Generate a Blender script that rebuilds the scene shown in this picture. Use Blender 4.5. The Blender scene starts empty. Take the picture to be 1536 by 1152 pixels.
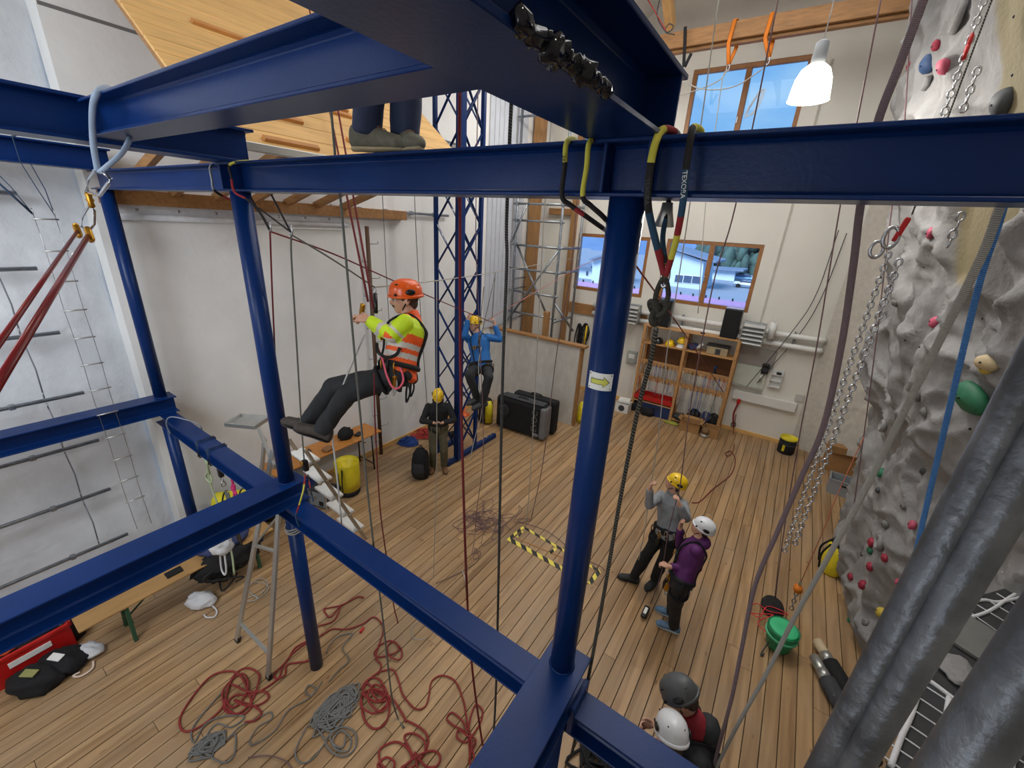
import bpy, bmesh, math, random
from mathutils import Vector, Matrix, Quaternion, noise
random.seed(7)
V = Vector
SC = bpy.context.scene
COL = SC.collection
PI = math.pi

# ---------------------------------------------------------------- camera, exposure, sky, lamps
cam_data = bpy.data.cameras.new('camera')
cam_data.sensor_fit = 'HORIZONTAL'; cam_data.sensor_width = 36.0
cam_data.lens = 36.0 * 622.608 / 1536.0
cam_data.clip_start = 0.05; cam_data.clip_end = 600
cam = bpy.data.objects.new('camera', cam_data); COL.objects.link(cam)
_r, _u, _f = V((0.824013, 0.563814, 0.055834)), V((-0.244590, 0.265104, 0.932682)), V((-0.511057, 0.782198, -0.356352))
M4 = Matrix((_r, _u, -_f)).transposed().to_4x4(); M4.translation = V((0, 0, 4.55))
cam.matrix_world = M4
SC.camera = cam
SC.view_settings.view_transform = 'Standard'
SC.view_settings.look = 'None'
SC.view_settings.gamma = 1.0
SC.view_settings.use_curve_mapping = False
SC.view_settings.exposure = 0.12

def lin(c):
    out = []
    for v in c[:3]:
        v = v / 255.0
        out.append(v / 12.92 if v <= 0.04045 else ((v + 0.055) / 1.055) ** 2.4)
    return (*out, 1.0)

w = bpy.data.worlds.new('sky'); SC.world = w; w.use_nodes = True
nt = w.node_tree; nt.nodes.clear()
_o = nt.nodes.new('ShaderNodeOutputWorld'); _b = nt.nodes.new('ShaderNodeBackground')
_tc = nt.nodes.new('ShaderNodeTexCoord'); _n = nt.nodes.new('ShaderNodeTexNoise'); _cr = nt.nodes.new('ShaderNodeValToRGB')
_mp = nt.nodes.new('ShaderNodeMapping'); _mp.inputs['Scale'].default_value = (1.2, 1.2, 3.0)
_n.inputs['Scale'].default_value = 2.2; _n.inputs['Detail'].default_value = 5
_cr.color_ramp.elements[0].position = 0.42; _cr.color_ramp.elements[0].color = lin((110, 178, 240))
_cr.color_ramp.elements[1].position = 0.68; _cr.color_ramp.elements[1].color = lin((185, 222, 246))
nt.links.new(_tc.outputs['Generated'], _mp.inputs['Vector']); nt.links.new(_mp.outputs[0], _n.inputs['Vector'])
nt.links.new(_n.outputs['Fac'], _cr.inputs[0]); nt.links.new(_cr.outputs[0], _b.inputs[0])
_b.inputs['Strength'].default_value = 0.95
nt.links.new(_b.outputs[0], _o.inputs[0])

def area_light(name, loc, target, sx, sy, power, col):
    d = bpy.data.lights.new(name, 'AREA'); d.shape = 'RECTANGLE'; d.size = sx; d.size_y = sy
    d.energy = power; d.color = col
    o = bpy.data.objects.new(name, d); COL.objects.link(o); o.location = loc
    o.rotation_euler = (V(target) - V(loc)).to_track_quat('-Z', 'Y').to_euler()
    return o
# light added as assumed daylight, no window behind the viewpoint; then two added fills
area_light('assumed_daylight_fill', (-1.2, -2.7, 4.6), (-6.6, 0.6, 2.6), 3.0, 2.4, 110, (0.82, 0.90, 1.0))
area_light('bay_fill_light', (-3.7, -2.0, 5.6), (-6.5, 0.0, 2.2), 1.6, 2.0, 130, (0.84, 0.91, 1.0))  # added fill that brightens the rough left wall, no roof window there
area_light('hall_fill_light', (-1.8, 6.2, 8.9), (-1.8, 6.2, 0), 5.0, 6.0, 215, (1.0, 0.995, 0.985))  # broad fill added under the closed ceiling to brighten the far hall
sun_d = bpy.data.lights.new('overcast_sun', 'SUN'); sun_d.energy = 4.2; sun_d.angle = 0.5; sun_d.color = (0.92, 0.96, 1.0)
sun_o = bpy.data.objects.new('overcast_sun', sun_d); COL.objects.link(sun_o); sun_o.rotation_euler = (math.radians(48), 0, math.radians(-20))
LAMPS = [(-0.40, 6.0, 6.08), (-4.2, 8.3, 7.3), (-3.4, -0.2, 7.2), (1.0, 1.2, 7.6)]  # only the first lamp is in view, the other three are added
LAMP_POWER = [110, 110, 15, 20]

# ---------------------------------------------------------------- materials
MATS = {}
def mat(name, col, rough=0.55, metal=0.0, var=0.10, vscale=6.0, bump=0.0, bscale=40.0, stretch=(1, 1, 1), coat=0.0, rand=0.0, col2=None, det=5.0, coords='Object', spec=0.5):
    if name in MATS: return MATS[name]
    m = bpy.data.materials.new(name); m.use_nodes = True
    n = m.node_tree; b = n.nodes['Principled BSDF']
    b.inputs['Roughness'].default_value = rough; b.inputs['Metallic'].default_value = metal
    b.inputs['Coat Weight'].default_value = coat; b.inputs['Specular IOR Level'].default_value = spec
    tc = n.nodes.new('ShaderNodeTexCoord'); mp = n.nodes.new('ShaderNodeMapping'); mp.inputs['Scale'].default_value = stretch
    n.links.new(tc.outputs[coords], mp.inputs['Vector'])
    ns = n.nodes.new('ShaderNodeTexNoise'); ns.inputs['Scale'].default_value = vscale; ns.inputs['Detail'].default_value = det
    n.links.new(mp.outputs[0], ns.inputs['Vector'])
    rp = n.nodes.new('ShaderNodeValToRGB')
    c = lin(col); c2 = lin(col2) if col2 else None
    rp.color_ramp.elements[0].position = 0.3; rp.color_ramp.elements[1].position = 0.7
    rp.color_ramp.elements[0].color = (*[max(0, v * (1 - var)) for v in c[:3]], 1) if not c2 else c
    rp.color_ramp.elements[1].color = (*[min(1, v * (1 + var)) for v in c[:3]], 1) if not c2 else c2
    n.links.new(ns.outputs['Fac'], rp.inputs[0])
    out = rp.outputs[0]
    if rand:
        oi = n.nodes.new('ShaderNodeObjectInfo'); hs = n.nodes.new('ShaderNodeHueSaturation')
        ma = n.nodes.new('ShaderNodeMapRange'); ma.inputs['To Min'].default_value = 1 - rand; ma.inputs['To Max'].default_value = 1 + rand
        n.links.new(oi.outputs['Random'], ma.inputs['Value']); n.links.new(ma.outputs[0], hs.inputs['Value'])
        n.links.new(out, hs.inputs['Color']); out = hs.outputs[0]
        va = n.nodes.new('ShaderNodeVectorMath'); va.operation = 'ADD'
        vm = n.nodes.new('ShaderNodeVectorMath'); vm.operation = 'SCALE'; vm.inputs['Scale'].default_value = 37.0
        cx = n.nodes.new('ShaderNodeCombineXYZ')
        for i in range(3): n.links.new(oi.outputs['Random'], cx.inputs[i])
        n.links.new(cx.outputs[0], vm.inputs[0]); n.links.new(mp.outputs[0], va.inputs[0]); n.links.new(vm.outputs[0], va.inputs[1])
        n.links.new(va.outputs[0], ns.inputs['Vector'])
    n.links.new(out, b.inputs['Base Color'])
    if bump:
        n2 = n.nodes.new('ShaderNodeTexNoise'); n2.inputs['Scale'].default_value = bscale; n2.inputs['Detail'].default_value = 6
        n.links.new(mp.outputs[0], n2.inputs['Vector'])
        bp = n.nodes.new('ShaderNodeBump'); bp.inputs['Strength'].default_value = min(1, bump); bp.inputs['Distance'].default_value = 0.02
        n.links.new(n2.outputs['Fac'], bp.inputs['Height']); n.links.new(bp.outputs[0], b.inputs['Normal'])
    MATS[name] = m
    return m

def rope_mat(name, c1, c2, freq=60.0, thr=0.5, rough=0.8):
    # woven sheath: a slanted two-colour check that runs along the rope (u = metres along, v = turns around)
    if name in MATS: return MATS[name]
    m = bpy.data.materials.new(name); m.use_nodes = True
    n = m.node_tree; b = n.nodes['Principled BSDF']; b.inputs['Roughness'].default_value = rough
    uv = n.nodes.new('ShaderNodeUVMap'); uv.uv_map = 'rope'
    wv = n.nodes.new('ShaderNodeTexWave'); wv.inputs['Scale'].default_value = 1.0; wv.wave_type = 'BANDS'; wv.bands_direction = 'DIAGONAL'
    wv.inputs['Distortion'].default_value = 0.6
    mp = n.nodes.new('ShaderNodeMapping'); mp.inputs['Scale'].default_value = (freq, 1.0, 1.0)
    n.links.new(uv.outputs[0], mp.inputs['Vector']); n.links.new(mp.outputs[0], wv.inputs['Vector'])
    rp = n.nodes.new('ShaderNodeValToRGB'); e = rp.color_ramp.elements
    e[0].position = thr - 0.12; e[1].position = thr + 0.12; e[0].color = lin(c1); e[1].color = lin(c2)
    n.links.new(wv.outputs['Fac'], rp.inputs[0]); n.links.new(rp.outputs[0], b.inputs['Base Color'])
    bp = n.nodes.new('ShaderNodeBump'); bp.inputs['Strength'].default_value = 0.4; bp.inputs['Distance'].default_value = 0.003
    n.links.new(wv.outputs['Fac'], bp.inputs['Height']); n.links.new(bp.outputs[0], b.inputs['Normal'])
    MATS[name] = m; return m

def emit_mat(name, col, strength):
    m = bpy.data.materials.new(name); m.use_nodes = True
    b = m.node_tree.nodes['Principled BSDF']; b.inputs['Base Color'].default_value = lin(col)
    b.inputs['Emission Color'].default_value = lin(col); b.inputs['Emission Strength'].default_value = strength
    MATS[name] = m; return m

def glass_mat():
    m = bpy.data.materials.new('window_glass'); m.use_nodes = True
    n = m.node_tree; n.nodes.clear()
    o = n.nodes.new('ShaderNodeOutputMaterial'); mx = n.nodes.new('ShaderNodeMixShader')
    t = n.nodes.new('ShaderNodeBsdfTransparent'); g = n.nodes.new('ShaderNodeBsdfGlossy'); g.inputs['Roughness'].default_value = 0.02
    t.inputs[0].default_value = (0.90, 0.95, 1.0, 1)
    fr = n.nodes.new('ShaderNodeFresnel'); fr.inputs[0].default_value = 1.3
    n.links.new(fr.outputs[0], mx.inputs[0]); n.links.new(t.outputs[0], mx.inputs[1]); n.links.new(g.outputs[0], mx.inputs[2])
    n.links.new(mx.outputs[0], o.inputs[0]); MATS['window_glass'] = m; return m

M_blue = mat('blue_gloss_paint', (12, 44, 98), 0.30, 0, 0.10, 3.0, 0.05, 90, coat=0.0, spec=0.22)
M_wall = mat('white_plaster', (232, 231, 228), 0.9, 0, 0.10, 0.9, 0.22, 14)
M_wallb = mat('white_backwall_plaster', (228, 224, 214), 0.9, 0, 0.04, 1.1, 0.10, 30)
M_rough = mat('rough_white_painted_concrete', (216, 219, 223), 0.9, 0, 0.08, 3.0, 0.55, 12)
M_ceil = mat('white_ceiling_boards', (226, 224, 220), 0.9, 0, 0.03)
M_pine = mat('pine_boards', (226, 180, 112), 0.5, 0, 0.13, 3.0, 0.05, 30, stretch=(0.9, 7, 7), rand=0.07)
M_timber = mat('brown_timber', (158, 114, 68), 0.6, 0, 0.22, 4.0, 0.08, 40, stretch=(1, 6, 6), rand=0.04)
M_timberv = mat('brown_timber_upright', (160, 118, 72), 0.6, 0, 0.22, 4.0, 0.08, 40, stretch=(6, 6, 0.8), rand=0.04)
M_frame = mat('varnished_window_wood', (154, 104, 58), 0.4, 0, 0.15, 6.0, stretch=(3, 3, 1))
M_galv = mat('galvanised_steel', (150, 156, 162), 0.38, 0.85, 0.18, 14, 0.12, 40)
M_galvd = mat('weathered_galvanised_steel', (112, 115, 120), 0.40, 0.7, 0.34, 11, 0.35, 22, det=8)
M_steel = mat('bright_steel', (190, 192, 196), 0.25, 1.0, 0.06)
M_alu = mat('aluminium', (190, 190, 186), 0.35, 0.75, 0.06)
M_black = mat('black_fabric', (20, 20, 22), 0.85, 0, 0.25, 20, 0.2, 90)
M_dgrey = mat('dark_grey_fabric', (58, 60, 64), 0.85, 0, 0.2, 20, 0.2, 90)
M_blackp = mat('black_plastic', (18, 18, 20), 0.35, 0, 0.1)
M_white = mat('white_paint', (226, 226, 222), 0.45, 0, 0.03)
M_whitef = mat('white_fabric', (212, 212, 214), 0.85, 0, 0.08, 12, 0.3, 30)
M_yel = mat('yellow_tarpaulin', (222, 205, 40), 0.42, 0, 0.10, 8)
M_yelp = mat('yellow_plastic', (238, 196, 24), 0.3, 0, 0.05)
M_red = mat('red_plastic', (190, 26, 24), 0.4, 0, 0.1)
M_org = mat('orange_webbing', (222, 122, 24), 0.7, 0, 0.1)
M_gold = mat('gold_anodised', (190, 138, 50), 0.28, 0.9, 0.08)
M_card = mat('brown_cardboard', (164, 124, 78), 0.85, 0, 0.08, 5)
M_green = mat('green_plastic', (24, 132, 84), 0.45, 0, 0.12)
M_bluep = mat('dark_blue_plastic', (26, 46, 92), 0.5, 0, 0.1)
M_grey = mat('grey_plastic', (150, 154, 158), 0.5, 0, 0.06)
M_label = mat('printed_white_label', (235, 235, 230), 0.5, 0, 0.02)
M_tabletop = mat('orange_beech_tabletop', (196, 130, 62), 0.38, 0, 0.12, 5, stretch=(1, 5, 5))
M_glass = glass_mat()

# ---------------------------------------------------------------- mesh builder
class MB:
    def __init__(s): s.v = []; s.f = []; s.m = []; s.uv = None; s.sm = []
    def add(s, vs, fs, mi=0, smooth=False, uvs=None):
        b = len(s.v); s.v += [tuple(p) for p in vs]
        s.f += [tuple(b + i for i in f) for f in fs]; s.m += [mi] * len(fs); s.sm += [smooth] * len(fs)
        if uvs is not None:
            if s.uv is None: s.uv = {}
            for i, u in enumerate(uvs): s.uv[b + i] = u
        return s
    def box(s, c, d, rot=None, mi=0, bev=0.0):
        x, y, z = d[0] / 2, d[1] / 2, d[2] / 2
        R = rot if rot is not None else Matrix.Identity(3)
        if bev <= 0:
            vs = [V((a * x, b * y, e * z)) for a in (-1, 1) for b in (-1, 1) for e in (-1, 1)]
            fs = [(0, 1, 3, 2), (4, 6, 7, 5), (0, 4, 5, 1), (2, 3, 7, 6), (0, 2, 6, 4), (1, 5, 7, 3)]
        else:
            bev = min(bev, x * .9, y * .9, z * .9)
            bm = bmesh.new(); bmesh.ops.create_cube(bm, size=1.0)
            for q in bm.verts: q.co = V((q.co.x * 2 * x, q.co.y * 2 * y, q.co.z * 2 * z))
            bmesh.ops.bevel(bm, geom=list(bm.edges), offset=bev, segments=2, affect='EDGES', profile=0.5)
            bm.verts.index_update(); vs = [q.co.copy() for q in bm.verts]; fs = [[q.index for q in f.verts] for f in bm.faces]; bm.free()
        return s.add([R @ q + V(c) for q in vs], fs, mi)
    def bar(s, a, b, wd, ht, up=(0, 0, 1), mi=0, bev=0.0):
        a, b = V(a), V(b); d = b - a; L = d.length; d.normalize()
        upv = V(up)
        if abs(d.dot(upv.normalized())) > 0.98: upv = V((0, 1, 0))
        sd = d.cross(upv).normalized(); uu = sd.cross(d).normalized()
        R = Matrix((d, sd, uu)).transposed()
        return s.box((a + b) / 2, (L, wd, ht), R, mi, bev)
    def tube(s, path, r, n=8, mi=0, cap=True, closed=False, rx=None, uvscale=True):
        P = [V(p) for p in path]; N = len(P)
        rs = r if isinstance(r, (list, tuple)) else [r] * N
        tang = []
        for i in range(N):
            a = P[(i - 1) % N] if (closed or i > 0) else P[i]; b = P[(i + 1) % N] if (closed or i < N - 1) else P[i]
            t = (b - a); tang.append(t.normalized() if t.length > 1e-9 else V((0, 0, 1)))
        t0 = tang[0]; ref = V((0, 0, 1)) if abs(t0.z) < 0.9 else V((1, 0, 0))
        nrm = (ref - t0 * ref.dot(t0)).normalized()
        vs = []; uvs = []; L = 0
        for i in range(N):
            if i:
                L += (P[i] - P[i - 1]).length
                nrm = (nrm - tang[i] * nrm.dot(tang[i]))
                nrm = nrm.normalized() if nrm.length > 1e-6 else tang[i].orthogonal().normalized()
            bn = tang[i].cross(nrm)
            for k in range(n):
                a = 2 * PI * k / n
                vs.append(P[i] + nrm * (math.cos(a) * rs[i]) + bn * (math.sin(a) * rs[i] * (rx if rx else 1)))
                uvs.append((L, k / n))
        fs = []
        M = N if closed else N - 1
        for i in range(M):
            for k in range(n):
                j = (i + 1) % N
                fs.append((i * n + k, i * n + (k + 1) % n, j * n + (k + 1) % n, j * n + k))
        s.add(vs, fs, mi, True, uvs)
        if cap and not closed:
            b = len(s.v) - N * n
            s.f.append(tuple(b + k for k in reversed(range(n)))); s.f.append(tuple(b + (N - 1) * n + k for k in range(n))); s.m += [mi, mi]; s.sm += [False, False]
        return s
    def cyl(s, a, b, r, r2=None, n=16, mi=0): return s.tube([a, b], [r, r if r2 is None else r2], n, mi)
    def lathe(s, prof, o=(0, 0, 0), n=20, mi=0, R=None, sx=1, sy=1):
        vs = []; o = V(o); R = R or Matrix.Identity(3)
        for (rr, z) in prof:
            for k in range(n):
                a = 2 * PI * k / n; vs.append(o + R @ V((rr * sx * math.cos(a), rr * sy * math.sin(a), z)))
        fs = []
        for i in range(len(prof) - 1):
            for k in range(n): fs.append((i * n + k, i * n + (k + 1) % n, (i + 1) * n + (k + 1) % n, (i + 1) * n + k))
        if prof[0][0] > 1e-5: fs.append(tuple(reversed(range(n))))
        if prof[-1][0] > 1e-5: fs.append(tuple((len(prof) - 1) * n + k for k in range(n)))
        return s.add(vs, fs, mi, True)
    def ell(s, c, r, R=None, nu=14, nv=9, mi=0):
        prof = [(math.sin(PI * i / nv), -math.cos(PI * i / nv)) for i in range(nv + 1)]
        vs = []; R = R or Matrix.Identity(3)
        for (rr, z) in prof:
            for k in range(nu):
                a = 2 * PI * k / nu; vs.append(V(c) + R @ V((rr * math.cos(a) * r[0], rr * math.sin(a) * r[1], z * r[2])))
        fs = [(i * nu + k, i * nu + (k + 1) % nu, (i + 1) * nu + (k + 1) % nu, (i + 1) * nu + k) for i in range(nv) for k in range(nu)]
        return s.add(vs, fs, mi, True)
    def loft(s, secs, n=14, mi=0, cap=True):
        # secs: (centre, axis_x, axis_y) rings
        vs = []
        for c, ax, ay in secs:
            for k in range(n):
                a = 2 * PI * k / n; vs.append(V(c) + V(ax) * math.cos(a) + V(ay) * math.sin(a))
        fs = [(i * n + k, i * n + (k + 1) % n, (i + 1) * n + (k + 1) % n, (i + 1) * n + k) for i in range(len(secs) - 1) for k in range(n)]
        if cap: fs += [tuple(reversed(range(n))), tuple((len(secs) - 1) * n + k for k in range(n))]
        return s.add(vs, fs, mi, True)
    def prism(s, poly, a, b, mi=0):
        # poly: 3-D points of one face; extruded by vector (b - a)
        d = V(b) - V(a); n = len(poly)
        vs = [V(p) for p in poly] + [V(p) + d for p in poly]
        fs = [tuple(reversed(range(n))), tuple(range(n, 2 * n))] + [(i, (i + 1) % n, n + (i + 1) % n, n + i) for i in range(n)]
        return s.add(vs, fs, mi)
    def build(s, name, mats, parent=None, origin=None, mod=None):
        me = bpy.data.meshes.new(name)
        mats = mats if isinstance(mats, (list, tuple)) else [mats]
        o0 = V(origin) if origin is not None else V((0, 0, 0))
        me.from_pydata([tuple(V(p) - o0) for p in s.v], [], s.f)
        for m in mats: me.materials.append(m)
        me.polygons.foreach_set('material_index', s.m); me.polygons.foreach_set('use_smooth', s.sm)
        if s.uv is not None:
            ul = me.uv_layers.new(name='rope')
            for lp in me.loops:
                ul.data[lp.index].uv = s.uv.get(lp.vertex_index, (0, 0))
        me.update()
        o = bpy.data.objects.new(name, me); COL.objects.link(o); o.location = o0
        if parent is not None: put(o, parent)
        return o

def world_of(o):
    m = o.matrix_basis.copy()
    while o.parent: o = o.parent; m = o.matrix_basis @ m
    return m
def put(o, parent):
    # parent without moving: meshes are built in room metres
    m = world_of(parent).inverted() @ o.matrix_basis
    o.parent = parent; o.matrix_basis = m
def tag(o, label=None, cat=None, group=None, kind=None):
    if label: o['label'] = label
    if cat: o['category'] = cat
    if group: o['group'] = group
    if kind: o['kind'] = kind
    return o
def thing(name, loc, label, cat, group=None):
    o = bpy.data.objects.new(name, None); COL.objects.link(o); o.location = loc; o.empty_display_size = 0.1
    return tag(o, label, cat, group)
def copy_tree(o, parent=None):
    c = o.copy(); COL.objects.link(c)
    if parent is not None: c.parent = parent
    for ch in list(o.children): copy_tree(ch, c)
    return c
def shared(name, me, loc, parent=None, rot=None, scale=None):
    o = bpy.data.objects.new(name, me); COL.objects.link(o); o.location = loc
    if rot is not None: o.rotation_euler = rot
    if scale is not None: o.scale = scale
    if parent is not None: put(o, parent)
    return o
def rotz(a): return Matrix.Rotation(a, 3, 'Z')
def spline(pts, k=6, closed=False):
    P = [V(p) for p in pts]; N = len(P); out = []
    if N < 3 and not closed:
        return P
    rng = range(N) if closed else range(N - 1)
    for i in rng:
        p1, p2 = P[i], P[(i + 1) % N]
        p0 = P[i - 1] if (closed or i > 0) else p1 * 2 - p2
        p3 = P[(i + 2) % N] if (closed or i + 2 < N) else p2 * 2 - p1
        for j in range(k):
            t = j / k
            out.append(0.5 * ((2 * p1) + (p2 - p0) * t + (2 * p0 - 5 * p1 + 4 * p2 - p3) * t * t + (3 * p1 - p0 - 3 * p2 + p3) * t ** 3))
    if not closed: out.append(P[-1])
    return out

# ================================================================ ROOM SHELL
XL, XR, YF, YB = -6.40, 2.9, -3.0, 11.12      # left wall, right wall, wall behind the viewpoint, back wall
XRGH = -6.62                                  # the rough left wall, set back
# floor: a dark sub-floor carrying separate boards that run to the back wall
fl = MB().box(((XRGH + XR) / 2, (YF + YB) / 2, -0.065), (XR - XRGH, YB - YF, 0.07)).build('floor', mat('dark_subfloor', (52, 40, 28), 0.9)); tag(fl, kind='structure')
def board_mat():
    m = bpy.data.materials.new('worn_floor_boards'); m.use_nodes = True; n = m.node_tree; b = n.nodes['Principled BSDF']
    b.inputs['Roughness'].default_value = 0.42; b.inputs['Specular IOR Level'].default_value = 0.35
    N = n.nodes.new; L = n.links.new
    geo = N('ShaderNodeNewGeometry'); oi = N('ShaderNodeObjectInfo')
    mp = N('ShaderNodeMapping'); mp.inputs['Scale'].default_value = (11, 0.7, 1); L(geo.outputs['Position'], mp.inputs['Vector'])
    cx = N('ShaderNodeCombineXYZ'); mu = N('ShaderNodeMath'); mu.operation = 'MULTIPLY'; mu.inputs[1].default_value = 91.0
    L(oi.outputs['Random'], mu.inputs[0]); L(mu.outputs[0], cx.inputs[2]); L(mu.outputs[0], cx.inputs[1])
    ad = N('ShaderNodeVectorMath'); L(mp.outputs[0], ad.inputs[0]); L(cx.outputs[0], ad.inputs[1])
    g = N('ShaderNodeTexNoise'); g.inputs['Scale'].default_value = 1.0; g.inputs['Detail'].default_value = 6; g.inputs['Distortion'].default_value = 0.8
    L(ad.outputs[0], g.inputs['Vector'])
    rp = N('ShaderNodeValToRGB'); e = rp.color_ramp.elements
    e[0].position = 0.25; e[0].color = lin((128, 94, 58)); e[1].position = 0.66; e[1].color = lin((186, 151, 109)); L(g.outputs['Fac'], rp.inputs[0])
    # knots
    mp2 = N('ShaderNodeMapping'); mp2.inputs['Scale'].default_value = (7.0, 2.6, 1); L(geo.outputs['Position'], mp2.inputs['Vector'])
    vo = N('ShaderNodeTexVoronoi'); vo.inputs['Scale'].default_value = 1.0; vo.feature = 'F1'; L(mp2.outputs[0], vo.inputs['Vector'])
    kr = N('ShaderNodeValToRGB'); kr.color_ramp.elements[0].position = 0.05; kr.color_ramp.elements[0].color = (0.42, 0.30, 0.2, 1); kr.color_ramp.elements[1].position = 0.11; kr.color_ramp.elements[1].color = (1, 1, 1, 1)
    L(vo.outputs['Distance'], kr.inputs[0])
    m1 = N('ShaderNodeMix'); m1.data_type = 'RGBA'; m1.blend_type = 'MULTIPLY'; m1.inputs[0].default_value = 0.75; L(rp.outputs[0], m1.inputs[6]); L(kr.outputs[0], m1.inputs[7])
    # worn, greyed traffic areas
    w1 = N('ShaderNodeTexNoise'); w1.inputs['Scale'].default_value = 0.75; w1.inputs['Detail'].default_value = 6; w1.inputs['Roughness'].default_value = 0.65; L(geo.outputs['Position'], w1.inputs['Vector'])
    wr = N('ShaderNodeValToRGB'); wr.color_ramp.elements[0].position = 0.42; wr.color_ramp.elements[1].position = 0.66; L(w1.outputs['Fac'], wr.inputs[0])
    ws = N('ShaderNodeMath'); ws.operation = 'MULTIPLY'; ws.inputs[1].default_value = 0.6; L(wr.outputs[0], ws.inputs[0])
    m2 = N('ShaderNodeMix'); m2.data_type = 'RGBA'; L(ws.outputs[0], m2.inputs[0]); L(m1.outputs[2], m2.inputs[6]); m2.inputs[7].default_value = lin((162, 140, 114))
    hs = N('ShaderNodeHueSaturation'); mr = N('ShaderNodeMapRange'); mr.inputs['To Min'].default_value = 0.88; mr.inputs['To Max'].default_value = 1.10
    L(oi.outputs['Random'], mr.inputs[0]); L(mr.outputs[0], hs.inputs['Value']); L(m2.outputs[2], hs.inputs['Color']); L(hs.outputs[0], b.inputs['Base Color'])
    bp = N('ShaderNodeBump'); bp.inputs['Strength'].default_value = 0.12; bp.inputs['Distance'].default_value = 0.004; L(g.outputs['Fac'], bp.inputs['Height']); L(bp.outputs[0], b.inputs['Normal'])
    return m
M_board = board_mat()
_bm = MB().box((0, 0, -0.015), (1, 1, 0.03)); _o = _bm.build('floor_board', M_board); bme = _o.data; bpy.data.objects.remove(_o)
bw = 0.145; nrow = int((XR - XRGH) / bw) + 1
for i in range(nrow):
    x = XRGH + bw * (i + 0.5)
    cuts = sorted(random.uniform(YF + 2, YB - 2) for _ in range(2))
    if cuts[1] - cuts[0] < 1.5: cuts = [cuts[0]]
    ys = [YF] + cuts + [YB]
    for a, b in zip(ys, ys[1:]):
        shared('floor_board', bme, (x, (a + b) / 2, random.uniform(-0.0012, 0)), fl, None, (bw - 0.009, b - a - 0.004, 1))
# walls
def struct(mb, name, m): return tag(mb.build(name, m), kind='structure')
lw = struct(MB().box((XL - 0.15, (1.44 + YB) / 2, 3.9), (0.3, YB - 1.44, 7.9)), 'wall_left', M_wall)
# rough painted wall of the first bay: a gently uneven sheet with a rounded far edge
mb = MB(); NY, NZ = 60, 90
for j in range(NZ + 1):
    for i in range(NY + 1):
        y = YF + (1.47 - YF) * i / NY; z = 7.9 * j / NZ - 0.05
        d = 0.035 * noise.noise(V((y * 1.3, z * 1.3, 1.7))) + 0.012 * noise.noise(V((y * 5, z * 5, 4.1)))
        e = max(0, y - 1.05) / 0.42
        mb.v.append((XRGH + d - 0.10 * e * e, y, z))
W1 = NY + 1
mb.f = [(j * W1 + i, j * W1 + i + 1, (j + 1) * W1 + i + 1, (j + 1) * W1 + i) for j in range(NZ) for i in range(NY)]
mb.m = [0] * len(mb.f); mb.sm = [True] * len(mb.f)
rw = tag(mb.build('wall_left_bay', M_rough), kind='structure')
struct(MB().box((XRGH - 0.25, (YF + 1.44) / 2, 3.9), (0.2, 1.44 - YF + 0.2, 7.9)), 'wall_left_backing', M_wall)
# back wall with four window openings
WINS = [(-2.94, -0.83, 2.95, 4.46), (-5.36, -3.36, 2.95, 4.46), (-3.02, -0.82, 6.10, 7.93), (-5.68, -3.58, 6.10, 7.93)]
mb = MB(); xs = [XL - 0.3, -5.68, -5.36, -3.58, -3.36, -3.02, -2.94, -0.83, -0.82, XR]; zs = [-0.05, 2.95, 4.46, 6.10, 7.93, 10.3]
for a, b in zip(xs, xs[1:]):
    for c, d in zip(zs, zs[1:]):
        mx, mz = (a + b) / 2, (c + d) / 2
        if any(q[0] < mx < q[1] and q[2] < mz < q[3] for q in WINS): continue
        mb.box((mx, YB + 0.15, mz), (b - a, 0.3, d - c))
struct(mb, 'wall_back', M_wallb)
for k, (a, b, c, d) in enumerate(WINS):
    root = thing('window_%d' % (k + 1), ((a + b) / 2, YB + 0.1, c), None, None); root['kind'] = 'structure'
    y = YB + 0.06; t = 0.085
    for nm, cc, dd in (('frame_head', ((a + b) / 2, y, d - t / 2), (b - a, 0.09, t)), ('frame_sill', ((a + b) / 2, y, c + t / 2), (b - a, 0.11, t)),
                       ('frame_jamb', (a + t / 2, y, (c + d) / 2), (t, 0.09, d - c - 2 * t)), ('frame_jamb', (b - t / 2, y, (c + d) / 2), (t, 0.09, d - c - 2 * t)),
                       ('mullion', ((a + b) / 2, y, (c + d) / 2), (0.11, 0.09, d - c - 2 * t))):
        MB().box(cc, dd, bev=0.008).build(nm, M_frame, root)
    for s in (0, 1):
        x0, x1 = (a + t, (a + b) / 2 - 0.055) if s == 0 else ((a + b) / 2 + 0.055, b - t)
        MB().box(((x0 + x1) / 2, y + 0.01, (c + d) / 2), (x1 - x0, 0.012, d - c - 2 * t)).build('pane', M_glass, root)
    MB().box(((a + b) / 2 - 0.03, y - 0.055, (c + d) / 2 - 0.1), (0.03, 0.02, 0.13), bev=0.006).build('window_handle', M_steel, root)
struct(MB().box((XR + 0.15, (YF + YB) / 2, 4.9), (0.3, YB - YF + 0.6, 10.6)), 'wall_right', M_wallb)
struct(MB().box(((XRGH + XR) / 2, YF - 0.15, 4.9), (XR - XRGH + 0.6, 0.3, 10.6)), 'wall_front', M_wallb)
# ceiling: slopes up from the left wall, level over the hall
mb = MB()
mb.prism([(XRGH - 0.3, YF - 0.3, 7.35), (XRGH - 0.3, YF - 0.3, 7.55), (-3.0, YF - 0.3, 10.0), (XR + 0.3, YF - 0.3, 10.0), (XR + 0.3, YF - 0.3, 9.8), (-3.0, YF - 0.3, 9.8)], (0, YF, 0), (0, YB + 0.6, 0))
struct(mb, 'ceiling', M_ceil)
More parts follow.
